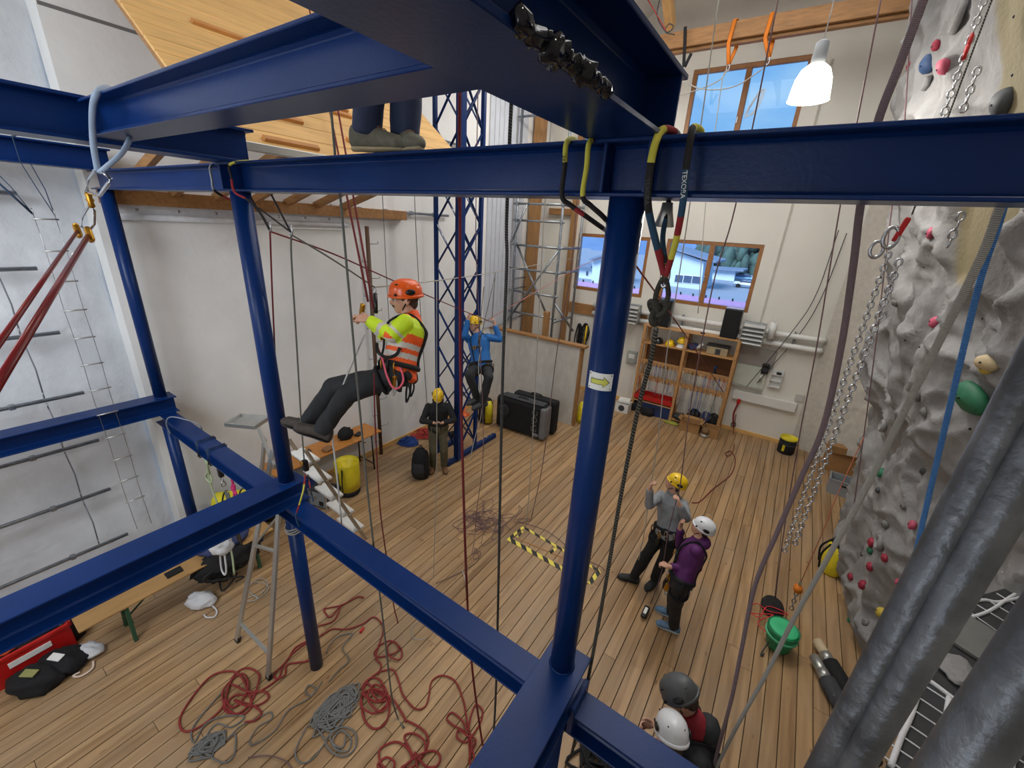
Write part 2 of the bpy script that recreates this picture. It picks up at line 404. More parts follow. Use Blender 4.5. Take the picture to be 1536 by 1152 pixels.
# skirting along back wall and left wall
struct(MB().box(((XL - 0.0 + XR) / 2, YB - 0.012, 0.045), (XR - XL, 0.024, 0.09)), 'baseboard_back', M_pine)
struct(MB().box((XL + 0.012, (1.5 + YB) / 2, 0.045), (0.024, YB - 1.5, 0.09)), 'baseboard_left', M_pine)
# shadow gap / seam boards on the upper left wall
struct(MB().box((XRGH + 0.05, (YF + 1.4) / 2, 6.32), (0.03, 1.4 - YF, 0.035)), 'trim_1', mat('grey_joint', (120, 118, 116), 0.9))
struct(MB().box((XL + 0.006, 3.0, 6.22), (0.012, 3.1, 0.03)), 'trim_2', MATS['grey_joint'])
# upright cladding boards at the far end of the left wall
cl = thing('wall_cladding', (XL + 0.03, 9.0, 2.0), 'tall light grey profiled sheets cladding the left wall behind the scaffold', 'cladding')
for i in range(9):
    y = 8.35 + i * 0.17
    MB().box((XL + 0.022, y, 4.9), (0.04, 0.155, 5.7), bev=0.008).build('cladding_sheet', mat('pale_grey_cladding', (200, 204, 212), 0.55, 0, 0.05), cl)

# ================================================================ BLUE STEEL FRAME
frame = thing('training_rig', (-3.29, 1.512, 0), 'blue painted steel training frame of posts and I-beams filling the foreground', 'frame')
AX, BX, CX, FY = -0.557, -3.285, -6.12, 1.512
def ibeam(nm, a, b, h, wd, tf=0.012, tw=0.009, plates=(), label=None):
    # a, b: centre line of the TOP face
    a, b = V(a), V(b); d = (b - a).normalized(); sd = d.cross(V((0, 0, 1))).normalized()
    prof = [(-wd / 2, 0), (wd / 2, 0), (wd / 2, -tf), (tw / 2 + 0.012, -tf), (tw / 2, -tf - 0.012), (tw / 2, -h + tf + 0.012), (tw / 2 + 0.012, -h + tf), (wd / 2, -h + tf), (wd / 2, -h),
            (-wd / 2, -h), (-wd / 2, -h + tf), (-tw / 2 - 0.012, -h + tf), (-tw / 2, -h + tf + 0.012), (-tw / 2, -tf - 0.012), (-tw / 2 - 0.012, -tf), (-wd / 2, -tf)]
    m = MB(); m.prism([a + sd * p + V((0, 0, q)) for p, q in prof], a, b)
    for t in plates: m.box(a + (b - a) * t + V((0, 0, -h / 2)), (0.012, wd - 0.004, h - 2 * tf), Matrix((d, sd, V((0, 0, 1)))).transposed())
    o = m.build(nm, M_blue, frame)
    bv = o.modifiers.new('edge', 'BEVEL'); bv.width = 0.0025; bv.segments = 1; bv.limit_method = 'ANGLE'
    if label: o['label'] = label
    return o
R1 = 0.0635
ibeam('beam', (CX - 0.13, FY, 4.83), (2.86, FY, 4.83), 0.172, 0.16, plates=(0.318, 0.333, 0.617, 0.633), label='long upper blue beam crossing the whole view')
for x, y0, y1, nm in ((AX - 0.02, -2.2, 1.63, 'massive dark underside beam overhead'), (BX, -2.4, 1.60, 'upper blue beam over the second post'), (CX, -2.6, 1.60, 'upper blue beam along the rough left wall')):
    ibeam('beam', (x, y0, 5.035), (x, y1, 5.035), 0.205, 0.24, 0.016, 0.010, (0.985,) if x == AX - 0.02 else (), nm)
ibeam('beam', (BX + 0.12, 0.845, 5.012), (AX - 0.14, 0.845, 5.012), 0.162, 0.16, label='short upper cross beam nearest the viewer')
ibeam('beam', (CX - 0.13, FY, 2.15), (2.86, FY, 2.15), 0.165, 0.16, label='long lower blue beam sloping across the view')
for x, y0, nm in ((AX + 0.005, -2.2, 'lower blue stub beam under the nearest post'), (BX, -2.4, 'lower blue beam running to the second post'), (CX, -2.6, 'lower blue beam along the rough left wall')):
    ibeam('beam', (x, y0, 2.35), (x, 1.635, 2.35), 0.20, 0.23, 0.014, 0.010, (), nm)
for x, nm in ((AX, 'nearest blue tubular post, carrying the arrow sign'), (BX, 'blue tubular post behind which the climber braces'), (CX, 'blue tubular post beside the rough wall')):
    m = MB(); m.cyl((x, FY, 2.35), (x, FY, 4.658), R1, n=32); m.tube([(x, FY, 2.35), (x, FY, 2.358)], [R1 + 0.007, R1 + 0.001], 32)
    m.build('post', M_blue, frame)['label'] = nm
    m = MB(); m.cyl((x, FY, 0.0), (x, FY, 1.985), R1, n=32); m.build('post', M_blue, frame)
MB().box((AX + 0.125, FY + 0.0, 2.12), (0.03, 0.19, 0.20), bev=0.004).build('end_plate', M_blue, frame)
MB().box((AX - 0.01, FY, 4.84), (0.20, 0.14, 0.012), bev=0.003).build('end_plate', M_blue, frame)
# lumpy black wrapping on the flange of the overhead beam
mb = MB(); pth = []; rad = []
for i in range(46):
    t = i / 45; y = 0.64 + 0.38 * t
    pth.append((AX + 0.100 + 0.010 * noise.noise(V((i * .35, 1, 0))), y, 4.842 + 0.008 * noise.noise(V((i * .4, 5, 0)))))
    rad.append(0.013 + 0.010 * abs(noise.noise(V((i * .27, 9, 3)))) + (0.010 if 12 < i < 18 or 28 < i < 33 else 0) * abs(math.sin(i)))
mb.tube(pth, rad, 14, rx=1.2)
mb.v = [tuple(V(p) + V((noise.noise(V(p) * 60), noise.noise(V(p) * 60 + V((5, 0, 0))), noise.noise(V(p) * 60 + V((0, 5, 0))))) * 0.009) for p in mb.v]
mb.build('taped_wrapping', mat('glossy_black_tape', (12, 16, 28), 0.16, 0, 0.2), frame)['label'] = 'lumpy glossy black tape wrapping'
# arrow sign on the nearest post
def curved_panel(cx, cy, r, z0, z1, ang, half, n=10, th=0.0015):
    m = MB(); vs = []
    for z in (z0, z1):
        for i in range(n + 1):
            a = ang - half + 2 * half * i / n
            vs.append((cx + (r + th) * math.cos(a), cy + (r + th) * math.sin(a), z))
    m.add(vs, [(i, i + 1, n + 2 + i, n + 1 + i) for i in range(n)], 0, True); return m
SIGNZ = (-0.563, 1.460, 4.004)[2]
SA = math.atan2(0 - FY, 0 - AX) - 0.13
sg = tag(curved_panel(AX, FY, R1, SIGNZ - 0.035, SIGNZ + 0.035, SA, 0.78).build('arrow_sign', M_label), 'small white sign with a yellow arrow pointing right on the nearest blue post', 'sign')
def on_post(u, v):   # u along the circumference (metres, viewer's right positive), v height
    a = SA + u / R1
    return (AX + (R1 + 0.0032) * math.cos(a), FY + (R1 + 0.0032) * math.sin(a), SIGNZ + v)
def ribbon_shape(loops, name, m, parent):
    q = MB()
    for lp in loops: q.add([on_post(*p) for p in lp], [tuple(range(len(lp)))])
    return q.build(name, m, parent)
arr = [[(-0.034 + i * 0.012, -0.009), (-0.034 + (i + 1) * 0.012, -0.009), (-0.034 + (i + 1) * 0.012, 0.009), (-0.034 + i * 0.012, 0.009)] for i in range(4)]
arr += [[(0.014, -0.019), (0.024, -0.0095), (0.024, 0.0095), (0.014, 0.019)], [(0.024, -0.0095), (0.034, 0.0), (0.024, 0.0095)]]
ol = [[(-0.0365 + i * 0.0127, -0.0115), (-0.0365 + (i + 1) * 0.0127, -0.0115), (-0.0365 + (i + 1) * 0.0127, 0.0115), (-0.0365 + i * 0.0127, 0.0115)] for i in range(4)]
ol += [[(0.0125, -0.0225), (0.0245, -0.0115), (0.0245, 0.0115), (0.0125, 0.0225)], [(0.0245, -0.0115), (0.0375, 0.0), (0.0245, 0.0115)]]
_r1 = R1; R1 = _r1 - 0.001
ribbon_shape(ol, 'arrow_outline', mat('dark_print', (40, 44, 40), 0.5), sg); R1 = _r1
ribbon_shape(arr, 'arrow', mat('yellow_green_print', (212, 214, 96), 0.5), sg)
for u, v in ((-0.042, 0.028), (0.042, 0.028), (0.042, -0.028), (-0.042, -0.028)):
    MB().ell(on_post(u, v), (0.0025,) * 3, nu=6, nv=4).build('screw', M_blackp, sg)

# ================================================================ LEFT SIDE: MOCK ROOF, TIMBER, BARS, TRUSS TOWER
# sloping practice roof of pine boards leaning on the left wall
roof = thing('practice_roof', (-3.5, 3.0, 4.993), 'sloping pine board practice roof with short wooden battens, above the white left wall', 'roof')
m_sl, xe, ze = 0.8, -3.50, 4.993
sl = V((-1, 0, m_sl)).normalized(); nn = V((m_sl, 0, 1)).normalized()
Rm = Matrix((V((0, 1, 0)), sl, nn)).transposed()
q = MB().box((0, 0, 0), (2.93, 0.183, 0.022), bev=0.003); o = q.build('roof_board', M_pine); rb = o.data; bpy.data.objects.remove(o)
for i in range(19):
    c = V((xe, 2.995, ze)) + sl * (0.1 + 0.19 * i) - nn * 0.011
    o = bpy.data.objects.new('roof_board', rb); COL.objects.link(o); mm = Rm.to_4x4(); mm.translation = c; o.matrix_world = mm; o.matrix_basis = mm; put(o, roof)
for x, y0, y1 in ((-5.77, 2.45, 2.98), (-5.35, 2.6, 3.1), (-4.66, 2.45, 2.86), (-4.33, 2.26, 2.80), (-4.96, 3.42, 3.68), (-5.05, 3.34, 3.70), (-4.55, 3.3, 3.75), (-5.3, 3.9, 4.4), (-4.8, 4.2, 4.6)):
    x, y0, y1 = x * .8235, y0 * .8235, y1 * .8235
    c = V((x, (y0 + y1) / 2, ze + m_sl * (xe - x))) + nn * 0.014
    MB().box(c, (y1 - y0, 0.045, 0.028), Rm, bev=0.004).build('batten', mat('brown_batten', (196, 134, 70), 0.5, 0, 0.15), roof)
MB().box((xe + 0.02, 2.995, ze - 0.02), (0.05, 2.96, 0.06), bev=0.006).build('edge_flashing', M_alu, roof)
for i in range(7):
    y = 1.62 + i * 0.45
    MB().bar(V((xe - 0.1, y, ze + 0.0)) - nn * 0.02, V((-6.36, y, ze + m_sl * (xe + 6.36) - 0.07)), 0.07, 0.10, nn).build('rafter', M_timber, roof)
    MB().bar((-6.33, y + 0.08, 4.66), (xe - 0.55, y + 0.08, ze + 0.30), 0.06, 0.09, (0, 0, 1)).build('strut', M_timber, roof)
MB().box((-6.325, 3.6, 4.605), (0.15, 4.2, 0.155), bev=0.006).build('wall_plate', M_timber, roof)
# white roller sheet under the wall plate
sh = thing('white_sheet', (-6.3, 3.1, 4.4), 'white sheet with eyelets rolled up below the brown wall timber', 'sheet')
q = MB()
q.box((-6.385, 3.0, 4.475), (0.008, 2.9, 0.11)); q.build('hanging_edge', M_whitef, sh)
MB().cyl((-6.36, 1.55, 4.40), (-6.36, 4.5, 4.40), 0.035, n=14).build('roll', M_whitef, sh)
MB().cyl((-6.35, 3.3, 4.33), (-6.35, 4.42, 4.33), 0.012, n=10).build('weight_rod', M_white, sh)
for i in range(7):
    MB().lathe([(0.006, 0), (0.016, 0), (0.016, 0.004), (0.006, 0.004)], (-6.379, 1.8 + i * 0.4, 4.48), 12, R=Matrix.Rotation(PI / 2, 3, 'Y')).build('eyelet', M_steel, sh)
# hanging bar ladder on the rough wall: heavy tubes slung on chains
lad = thing('bar_ladder', (-6.45, 0.2, 0.5), 'galvanised tubes slung one below another on chains along the rough white wall', 'ladder')
for z in (4.57, 3.87, 3.20, 2.49, 1.88, 1.21, 0.50):
    m = MB(); m.cyl((-6.45, -2.2, z), (-6.45, 0.90 + random.uniform(-.03, .03), z), 0.021, n=12); m.build('bar', M_galv, lad)
    MB().box((-6.45, 0.38, z), (0.055, 0.05, 0.055), bev=0.008).build('coupler', M_galv, lad)
def chain(parent, a, b, link=0.034, wire=0.004, wd=0.011, name='chain_link', m=None, n=6):
    a, b = V(a), V(b); L = (b - a).length; d = (b - a).normalized(); pitch = link - 2 * wire
    N = max(2, int(L / pitch)); s = d.orthogonal().normalized(); t = d.cross(s)
    q = MB(); pts = []
    for k in range(10):
        an = 2 * PI * k / 10; cx = math.cos(an); cy = math.sin(an)
        pts.append((cx * wd, 0, cy * wd + (link / 2 - wire - wd) * (1 if cy > 0 else -1)))
    q.tube(pts, wire, n, closed=True); o = q.build(name, m or M_steel); me = o.data; bpy.data.objects.remove(o)
    for i in range(N):
        R = Matrix((s, t, d)).transposed() @ rotz(PI / 2 * (i % 2) + PI / 4)
        o = bpy.data.objects.new(name, me); COL.objects.link(o); mm = R.to_4x4(); mm.translation = a + d * (pitch * (i + 0.5)); o.matrix_basis = mm
        put(o, parent)
for z0, z1 in ((5.02, 4.57), (4.57, 3.87), (3.87, 3.20), (3.20, 2.49), (2.49, 1.88), (1.88, 1.21), (1.21, 0.50)):
    for y in (0.62,):
        MB().tube([(-6.44, y, z0 - 0.03), (-6.44, y + 0.015, (z0 + z1) / 2), (-6.44, y, z1 + 0.03)], 0.007, 6).build('hanger_strap', mat('grey_webbing', (120, 122, 132), 0.7), lad)
        for dz, zz in ((-1, z0), (1, z1)):
            MB().tube([(-6.44 + 0.018 * math.cos(a), y, zz + dz * 0.065 + 0.035 * math.sin(a)) for a in [2 * PI * k / 12 for k in range(12)]], 0.005, 6, closed=True).build('shackle', M_steel, lad)
MB().box((-6.5, 0.62, 5.0), (0.1, 0.03, 0.1), bev=0.01).build('wall_anchor', M_galv, lad)
# wire caving ladder hanging in front of the lower beam
wl = thing('wire_ladder', (-6.0, 0.98, 1.0), 'thin wire rope ladder with silver rungs hanging before the rough white wall', 'ladder')
for y in (0.92, 1.06):
    MB().tube([(-5.985, y + 0.005 * math.sin(k * 1.7), 4.40 - k * 0.3) for k in range(13)], 0.0028, 5).build('wire', M_steel, wl)
for i in range(12):
    z = 4.36 - i * 0.287
    MB().cyl((-5.985, 0.90, z), (-5.985, 1.08, z), 0.0075, n=8).build('rung', M_alu, wl)
for y, yy in ((0.92, 0.70), (1.06, 0.98)):
    m = MB(); m.tube([(-5.985, y, 4.40), (-5.99, (y + yy) / 2 - 0.02, 4.62), (-6.0, yy - 0.03, 4.83), (-6.0, yy - 0.03, 5.04), (-6.02, yy, 5.045), (-6.24, yy, 5.04)], 0.009, 6, rx=0.4)
    m.tube([(-5.985, y, 4.40), (-5.99, (y + yy) / 2 + 0.03, 4.62), (-6.0, yy + 0.03, 4.83)], 0.009, 6, rx=0.4)
    m.build('sling', mat('blue_black_sling', (46, 66, 92), 0.8, 0, 0.3), wl)
    MB().tube([(-5.985 + 0.012 * math.cos(a), y, 4.42 + 0.03 * math.sin(a)) for a in [2 * PI * k / 12 for k in range(12)]], 0.004, 6, closed=True).build('shackle', M_steel, wl)
# blue lattice tower
tw = thing('lattice_tower', (-5.1, 5.9, 0), 'blue steel lattice tower standing on a floor rail by the left wall', 'tower')
c1, c2, c3, c4 = (-5.42, 5.6), (-4.87, 5.6), (-4.90, 6.18), (-5.42, 6.18)
for c, wd in ((c1, 0.06), (c2, 0.12), (c3, 0.065), (c4, 0.045)):
    MB().box((*c, 4.15), (wd, wd, 8.2), bev=0.004).build('upright', M_blue, tw)
for a, b in ((c1, c2), (c2, c3), (c4, c3)):
    for k in range(11):
        z0 = 0.2 + k * 0.72
        MB().bar((*a, z0), (*b, z0 + 0.72), 0.042, 0.012, (0, 0, 1)).build('brace', M_blue, tw)
        MB().bar((*a, z0 + 0.72), (*b, z0), 0.042, 0.012, (0, 0, 1)).build('brace', M_blue, tw)
MB().box((-4.9, 6.1, 0.05), (0.09, 1.6, 0.10), bev=0.004).build('floor_rail', M_blue, tw)
MB().box((-5.42, 5.9, 0.05), (0.09, 0.9, 0.10), bev=0.004).build('floor_rail', M_blue, tw)
for y in (5.45, 5.5, 6.45, 6.6, 6.75, 6.85): MB().cyl((-4.9, y, 0.10), (-4.9, y, 0.128), 0.016, n=8).build('bolt', M_steel, tw)
# horizontal wall tube behind the tower
wt = thing('wall_tube', (-6.33, 5.3, 4.66), 'long grey scaffold tube with couplers fixed across the left wall', 'tube')
MB().cyl((-6.33, 4.1, 4.66), (-6.33, 6.9, 4.66), 0.024, n=12).build('tube', M_galv, wt)
for y in (4.25, 4.75, 5.3, 5.9, 6.5): MB().box((-6.345, y, 4.66), (0.08, 0.06, 0.075), bev=0.012).build('coupler', M_galv, wt)
wt2 = thing('wall_tube', (-6.33, 5.3, 5.9), 'short grey scaffold tube on the wall between pine roof and blue tower', 'tube')
MB().cyl((-6.33, 4.9, 6.0), (-6.33, 7.6, 6.0), 0.024, n=12).build('tube', M_galv, wt2)
for y in (5.05, 5.7, 6.6, 7.4): MB().box((-6.345, y, 6.0), (0.08, 0.07, 0.09), bev=0.014).build('coupler', M_galv, wt2)
# wooden peg pole with steps beside the table
pp = thing('step_pole', (-6.2, 4.72, 0), 'brown pole with small steel steps standing at the white left wall', 'pole')
MB().cyl((-6.25, 4.8, 0), (-6.25, 4.8, 4.4), 0.035, n=12).build('pole', mat('dark_brown_wood', (92, 66, 48), 0.6, 0, 0.2), pp)
for i in range(14):
    z = 0.35 + i * 0.29; s = 1 if i % 2 else -1
    m = MB(); m.tube([(-6.24, 4.8, z), (-6.2, 4.8 + s * 0.10, z), (-6.2, 4.8 + s * 0.17, z), (-6.2, 4.8 + s * 0.17, z + 0.04)], 0.007, 6); m.build('step', M_galv, pp)

# ================================================================ FAR END: TIMBER, SCAFFOLD, PARTITION, PIPES
def solid(name, label, cat, mb, m, group=None): return tag(mb.build(name, m), label, cat, group)
solid('timber_post', 'thick brown timber post rising in the far left corner behind the scaffold', 'post', MB().box((-6.20, 10.1, 3.7), (0.24, 0.24, 7.4), bev=0.012), M_timberv)
solid('timber_post', 'slim brown timber post left of the small window, from floor to roof', 'post', MB().box((-5.50, 11.03, 3.95), (0.14, 0.16, 7.9), bev=0.008), M_timberv)
solid('timber_post', 'short brown timber post standing on the partition wall behind its cap', 'post', MB().box((-5.0, 9.05, 1.3), (0.13, 0.13, 2.6), bev=0.008), M_timberv)
solid('timber_rail', 'horizontal pine timber high across the scaffold bay', 'beam', MB().box((-5.93, 11.04, 4.98), (0.70, 0.14, 0.16), bev=0.008), M_timber)
bm = thing('roof_beam', (-1.4, 10.0, 7.9), 'long brown timber beam high along the back wall, orange slings over it', 'beam')
MB().box((-1.6, 10.0, 8.10), (7.5, 0.2, 0.27), bev=0.01).build('beam', M_timber, bm)
MB().box((-1.6, 10.03, 7.93), (7.5, 0.12, 0.05), bev=0.006).build('lower_batten', M_timber, bm)
solid('rafter', 'pale timber rafter rising from the roof beam, top of the picture', 'rafter', MB().bar((-3.30, 9.95, 8.33), (-3.30, 8.6, 9.35), 0.16, 0.2, (0, 0, 1), bev=0.01), mat('pale_timber', (214, 168, 108), 0.6, 0, 0.14, stretch=(6, 1, 1)))
sc = thing('scaffold', (-5.6, 9.6, 0), 'grey tube scaffold with ladder rungs behind the white partition wall', 'scaffold')
T = lambda a, b, nm='tube', r=0.024: MB().cyl(a, b, r * 1.35, n=10).build(nm, M_galv, sc)
y1, y2 = 9.25, 10.35; xa, xb = -6.20, -4.93
for x, y in ((xa, y1), (xb, y1), (xb, y2)): T((x, y, 0), (x, y, 7.4), 'standard')
for z in (5.06, 4.68, 4.10, 3.52, 2.95, 2.40, 6.3, 6.9): T((-6.32, y1, z), (xb + 0.08, y1, z), 'ledger', 0.02)
for z in (4.10, 3.52, 5.06, 2.3): T((xb, y1, z), (xb, y2, z), 'transom')
for z in (2.2, 2.6, 3.0, 3.25): T((xa, y1, z), (xa, y1 + 0.6, z), 'rung', 0.016)
T((-6.3, y1 - .03, 4.15), (-5.9, y1 - .03, 5.05), 'brace', 0.02); T((-6.2, y1 + .04, 4.15), (-5.1, y1 + .04, 2.4), 'brace', 0.02)
T((xb, y1 - .03, 4.05), (-6.3, y1 - .03, 2.15), 'brace', 0.02); T((xb, y1, 2.8), (-4.5, 9.6, 2.1), 'brace', 0.022)
for x, y in ((xa, y1), (xb, y1)):
    for z in (5.06, 4.68, 4.10, 3.52, 2.95): MB().box((x, y - 0.01, z), (0.075, 0.075, 0.08), bev=0.014).build('coupler', M_galv, sc)
MB().cyl((-5.35, y1 - 0.002, 4.68), (-5.2, y1 - 0.002, 4.68), 0.0215, n=10).build('marker_tape', M_yelp, sc)['label'] = 'yellow tape marker on a tube'
# partition wall
pt = thing('partition', (-5.05, 8.6, 0), 'low white scuffed partition wall with a wooden cap at the far left', 'partition')
MB().box((-5.1, 8.66, 1.0), (2.6, 0.10, 2.0)).build('panel', mat('scuffed_white_panel', (206, 203, 196), 0.85, 0, 0.10, 5, 0.1, 30, stretch=(1.6, 1, 0.7)), pt)
MB().box((-5.03, 8.66, 2.03), (2.75, 0.2, 0.055), bev=0.008).build('cap', M_timber, pt)
MB().box((-3.77, 8.66, 1.0), (0.06, 0.13, 2.0), bev=0.006).build('end_trim', M_timberv, pt)
# boards and pipes on the back wall
solid('wall_board', 'brown wooden board screwed to the back wall left of the shelf', 'board', MB().box((-4.25, 11.09, 2.42), (2.3, 0.05, 0.30), bev=0.006), M_timber)
pi = thing('heating_pipes', (-0.9, 10.95, 2.4), 'two white insulated heating pipes along the back wall', 'pipes')
for z in (2.61, 2.38):
    m = MB(); m.tube([(-4.6, 10.97, z), (0.55, 10.97, z), (0.66, 10.97, z), (0.72, 11.0, z), (0.74, 11.1, z)], 0.062, 14); m.build('pipe', M_white, pi)
for x in (-2.2, -0.2, 0.2): MB().box((x, 11.03, 2.5), (0.03, 0.16, 0.4), bev=0.004).build('bracket', M_galv, pi)
m = MB(); m.cyl((-0.24, 10.85, 2.50), (-0.24, 10.85, 2.86), 0.075, n=14); m.cyl((-0.24, 10.85, 2.86), (-0.24, 10.85, 2.97), 0.012, n=8); m.box((-0.24, 10.85, 2.97), (0.06, 0.02, 0.02)); m.build('valve', M_white, pi)
def heater(x0, x1, lab):
    h = thing('air_heater', ((x0 + x1) / 2, 10.8, 2.33), lab, 'heater')
    MB().box(((x0 + x1) / 2, 10.80, 2.56), (x1 - x0, 0.18, 0.50), bev=0.01).build('casing', M_galv, h)
    for i in range(5):
        z = 2.36 + i * 0.098
        MB().box(((x0 + x1) / 2, 10.67, z), (x1 - x0 - 0.02, 0.09, 0.01), Matrix.Rotation(0.75, 3, 'X')).build('louvre', M_alu, h)
    for x in (x0 + 0.008, x1 - 0.008): MB().box((x, 10.67, 2.56), (0.016, 0.09, 0.5)).build('side_rail', M_alu, h)
heater(-0.82, -0.36, 'silver louvred air heater on the pipes right of the right loudspeaker')
heater(-3.66, -3.22, 'silver louvred air heater on the pipes left of the shelf')
struct(MB().box(((-0.525, 11.100, 4.027)[0], 11.108, 5.2), (0.03, 0.024, 5.2)), 'trim_3', mat('pale_joint', (196, 190, 178), .8))
# pendant lamps: one in view, three added out of view for light
M_glow = emit_mat('lit_milk_glass', (255, 250, 240), 4.5)
def lamp(p, power, lab):
    L_ = thing('pendant_lamp', p, lab, 'lamp')
    prof = [(0.03, 0.20), (0.075, 0.195), (0.13, 0.15), (0.165, 0.07), (0.18, -0.02), (0.19, -0.12), (0.196, -0.125), (0.17, -0.11), (0.15, -0.02), (0.10, 0.10), (0.03, 0.14)]
    MB().lathe(prof, p, 28).build('shade', M_glow, L_)
    MB().lathe([(0.03, 0.19), (0.062, 0.2), (0.066, 0.24), (0.06, 0.38), (0.03, 0.40), (0.0, 0.40)], p, 18).build('fitting', M_grey, L_)
    top = 9.75
    MB().cyl((p[0], p[1], p[2] + 0.4), (p[0], p[1], top), 0.006, n=6).build('cable', M_white, L_)
    d = bpy.data.lights.new('lamp_bulb', 'POINT'); d.energy = power; d.shadow_soft_size = 0.12; d.color = (1.0, 0.96, 0.90)
    o = bpy.data.objects.new('lamp_bulb', d); COL.objects.link(o); o.location = (p[0], p[1], p[2] - 0.16); put(o, L_)
for p, e, lab in zip(LAMPS, LAMP_POWER, ('white glass pendant lamp shining in front of the upper right window', 'added white pendant lamp hanging unseen over the partition', 'added white pendant lamp hanging unseen behind the viewpoint', 'added white pendant lamp hanging unseen high beside the climbing wall')): lamp(p, e, lab)

# ================================================================ CLIMBING WALL
def lerp_tab(t, x):
    if x <= t[0][0]: return t[0][1]
    for (a, va), (b, vb) in zip(t, t[1:]):
        if x <= b: return va + (vb - va) * (x - a) / (b - a)
    return t[-1][1]
RB = [(2.6, 2.25), (4, 2.0), (5.1, 1.72), (6.2, 1.54), (7.25, 1.45), (8, 1.72), (9.4, 2.04)]
RGF = [(0, 0), (.8, .2), (2, .35), (2.66, .55), (4.1, .8), (4.75, .95), (6.6, 1.4), (7.8, 1.55), (9.8, 1.7)]
RGN = [(0, 0), (1.46, .1), (2.46, .2), (3, .39), (4.18, .57), (4.72, .69), (6.1, 1.02), (7, 1.16), (9.8, 1.4)]
def rock_base(y, z):
    k = min(1, max(0, (y - 7.3) / 2.1))
    return lerp_tab(RB, y) + 0.05 - (lerp_tab(RGN, z) * (1 - k) + lerp_tab(RGF, z) * k)
PANEL = [(5.391, 6.565), (5.224, 6.08), (5.146, 5.837), (5.239, 5.497), (5.374, 5.226), (5.48, 4.757), (5.455, 4.303), (5.204, 4.269), (4.911, 4.502), (4.738, 4.72), (4.622, 4.828), (4.713, 5.137), (4.798, 5.772), (4.829, 6.054), (4.79, 6.293)]
def in_poly(p, y, z):
    c = False; n = len(p)
    for i in range(n):
        (a, b), (d, e) = p[i], p[(i + 1) % n]
        if (b > z) != (e > z) and y < (d - a) * (z - b) / (e - b) + a: c = not c
    return c
def panel_dist(y, z):
    # distance to the edge of the olive panel, negative inside
    if z < 3.2 or y < 3.2: return 9.0
    d = 9.0; n = len(PANEL)
    for i in range(n):
        (a, b), (e, g) = PANEL[i], PANEL[(i + 1) % n]
        ux, uz = e - a, g - b; L = ux * ux + uz * uz
        t = 0 if L < 1e-9 else min(1, max(0, ((y - a) * ux + (z - b) * uz) / L))
        d = min(d, math.hypot(y - a - t * ux, z - b - t * uz))
    return -d if in_poly(PANEL, y, z) else d
def rock_x(y, z):
    b = rock_base(y, z)
    sdp = panel_dist(y, z)
    if sdp < -0.10: return b + 0.07
    p = V((y * 0.95, z * 0.8, 3.1))
    w_ = V((noise.noise(p * 1.3), noise.noise(p * 1.3 + V((9, 9, 9))), 0)) * 0.35
    v = noise.voronoi((p + w_) * 1.35)[0]
    f = -0.22 * min(0.5, v[1] - v[0]) + 0.06
    r1 = 1 - abs(noise.noise((p + w_) * 1.5 + V((5, 2, 0))) * 2.2); r2 = 1 - abs(noise.noise((p + w_ * 1.5) * 3.4 + V((1, 7, 0))) * 2.2)
    f -= 0.085 * max(0, r1) ** 3 + 0.050 * max(0, r2) ** 4
    f += 0.10 * noise.noise(p * 0.9 + V((2, 1, 4))) + 0.035 * noise.noise(p * 5.0) + 0.018 * noise.noise(p * 12) + 0.010 * noise.noise(p * 26)
    edge = min(1, (9.4 - y) / 0.3, max(0, z) / 0.25 + 0.25)
    k = min(1, max(0, (sdp + 0.10) / 0.22)); k = k * k * (3 - 2 * k)
    return (b + 0.07) * (1 - k) + (b + f * max(0, edge)) * k
M_rock = mat('sculpted_grey_concrete', (140, 139, 138), 0.78, 0, 0.24, 2.6, 0.35, 30, det=8)
M_rockp = M_rock.copy(); M_rockp.name = 'sculpted_concrete_with_olive_panel'
_n = M_rockp.node_tree; _b = _n.nodes['Principled BSDF']; _l = _b.inputs['Base Color'].links[0]; _src = _l.from_socket
_a = _n.nodes.new('ShaderNodeAttribute'); _a.attribute_name = 'panel'; _m = _n.nodes.new('ShaderNodeMix'); _m.data_type = 'RGBA'; _m.inputs[7].default_value = lin((140, 130, 100))
_n.links.new(_a.outputs['Fac'], _m.inputs[0]); _n.links.new(_src, _m.inputs[6]); _n.links.new(_m.outputs[2], _b.inputs['Base Color'])
cw = thing('climbing_wall', (1.8, 6, 0), 'tall sculpted grey artificial rock climbing wall on the right', 'climbing wall')
mb = MB(); ny, nz = 230, 290
for j in range(nz + 1):
    for i in range(ny + 1):
        y = 2.7 + 6.7 * i / ny; z = 9.6 * j / nz
        mb.v.append((rock_x(y, z), y, z))
b0 = len(mb.v)
for j in range(nz):
    for i in range(ny):
        a = j * (ny + 1) + i
        mb.f.append((a, a + ny + 1, a + ny + 2, a + 1))
        mb.m.append(0); mb.sm.append(True)
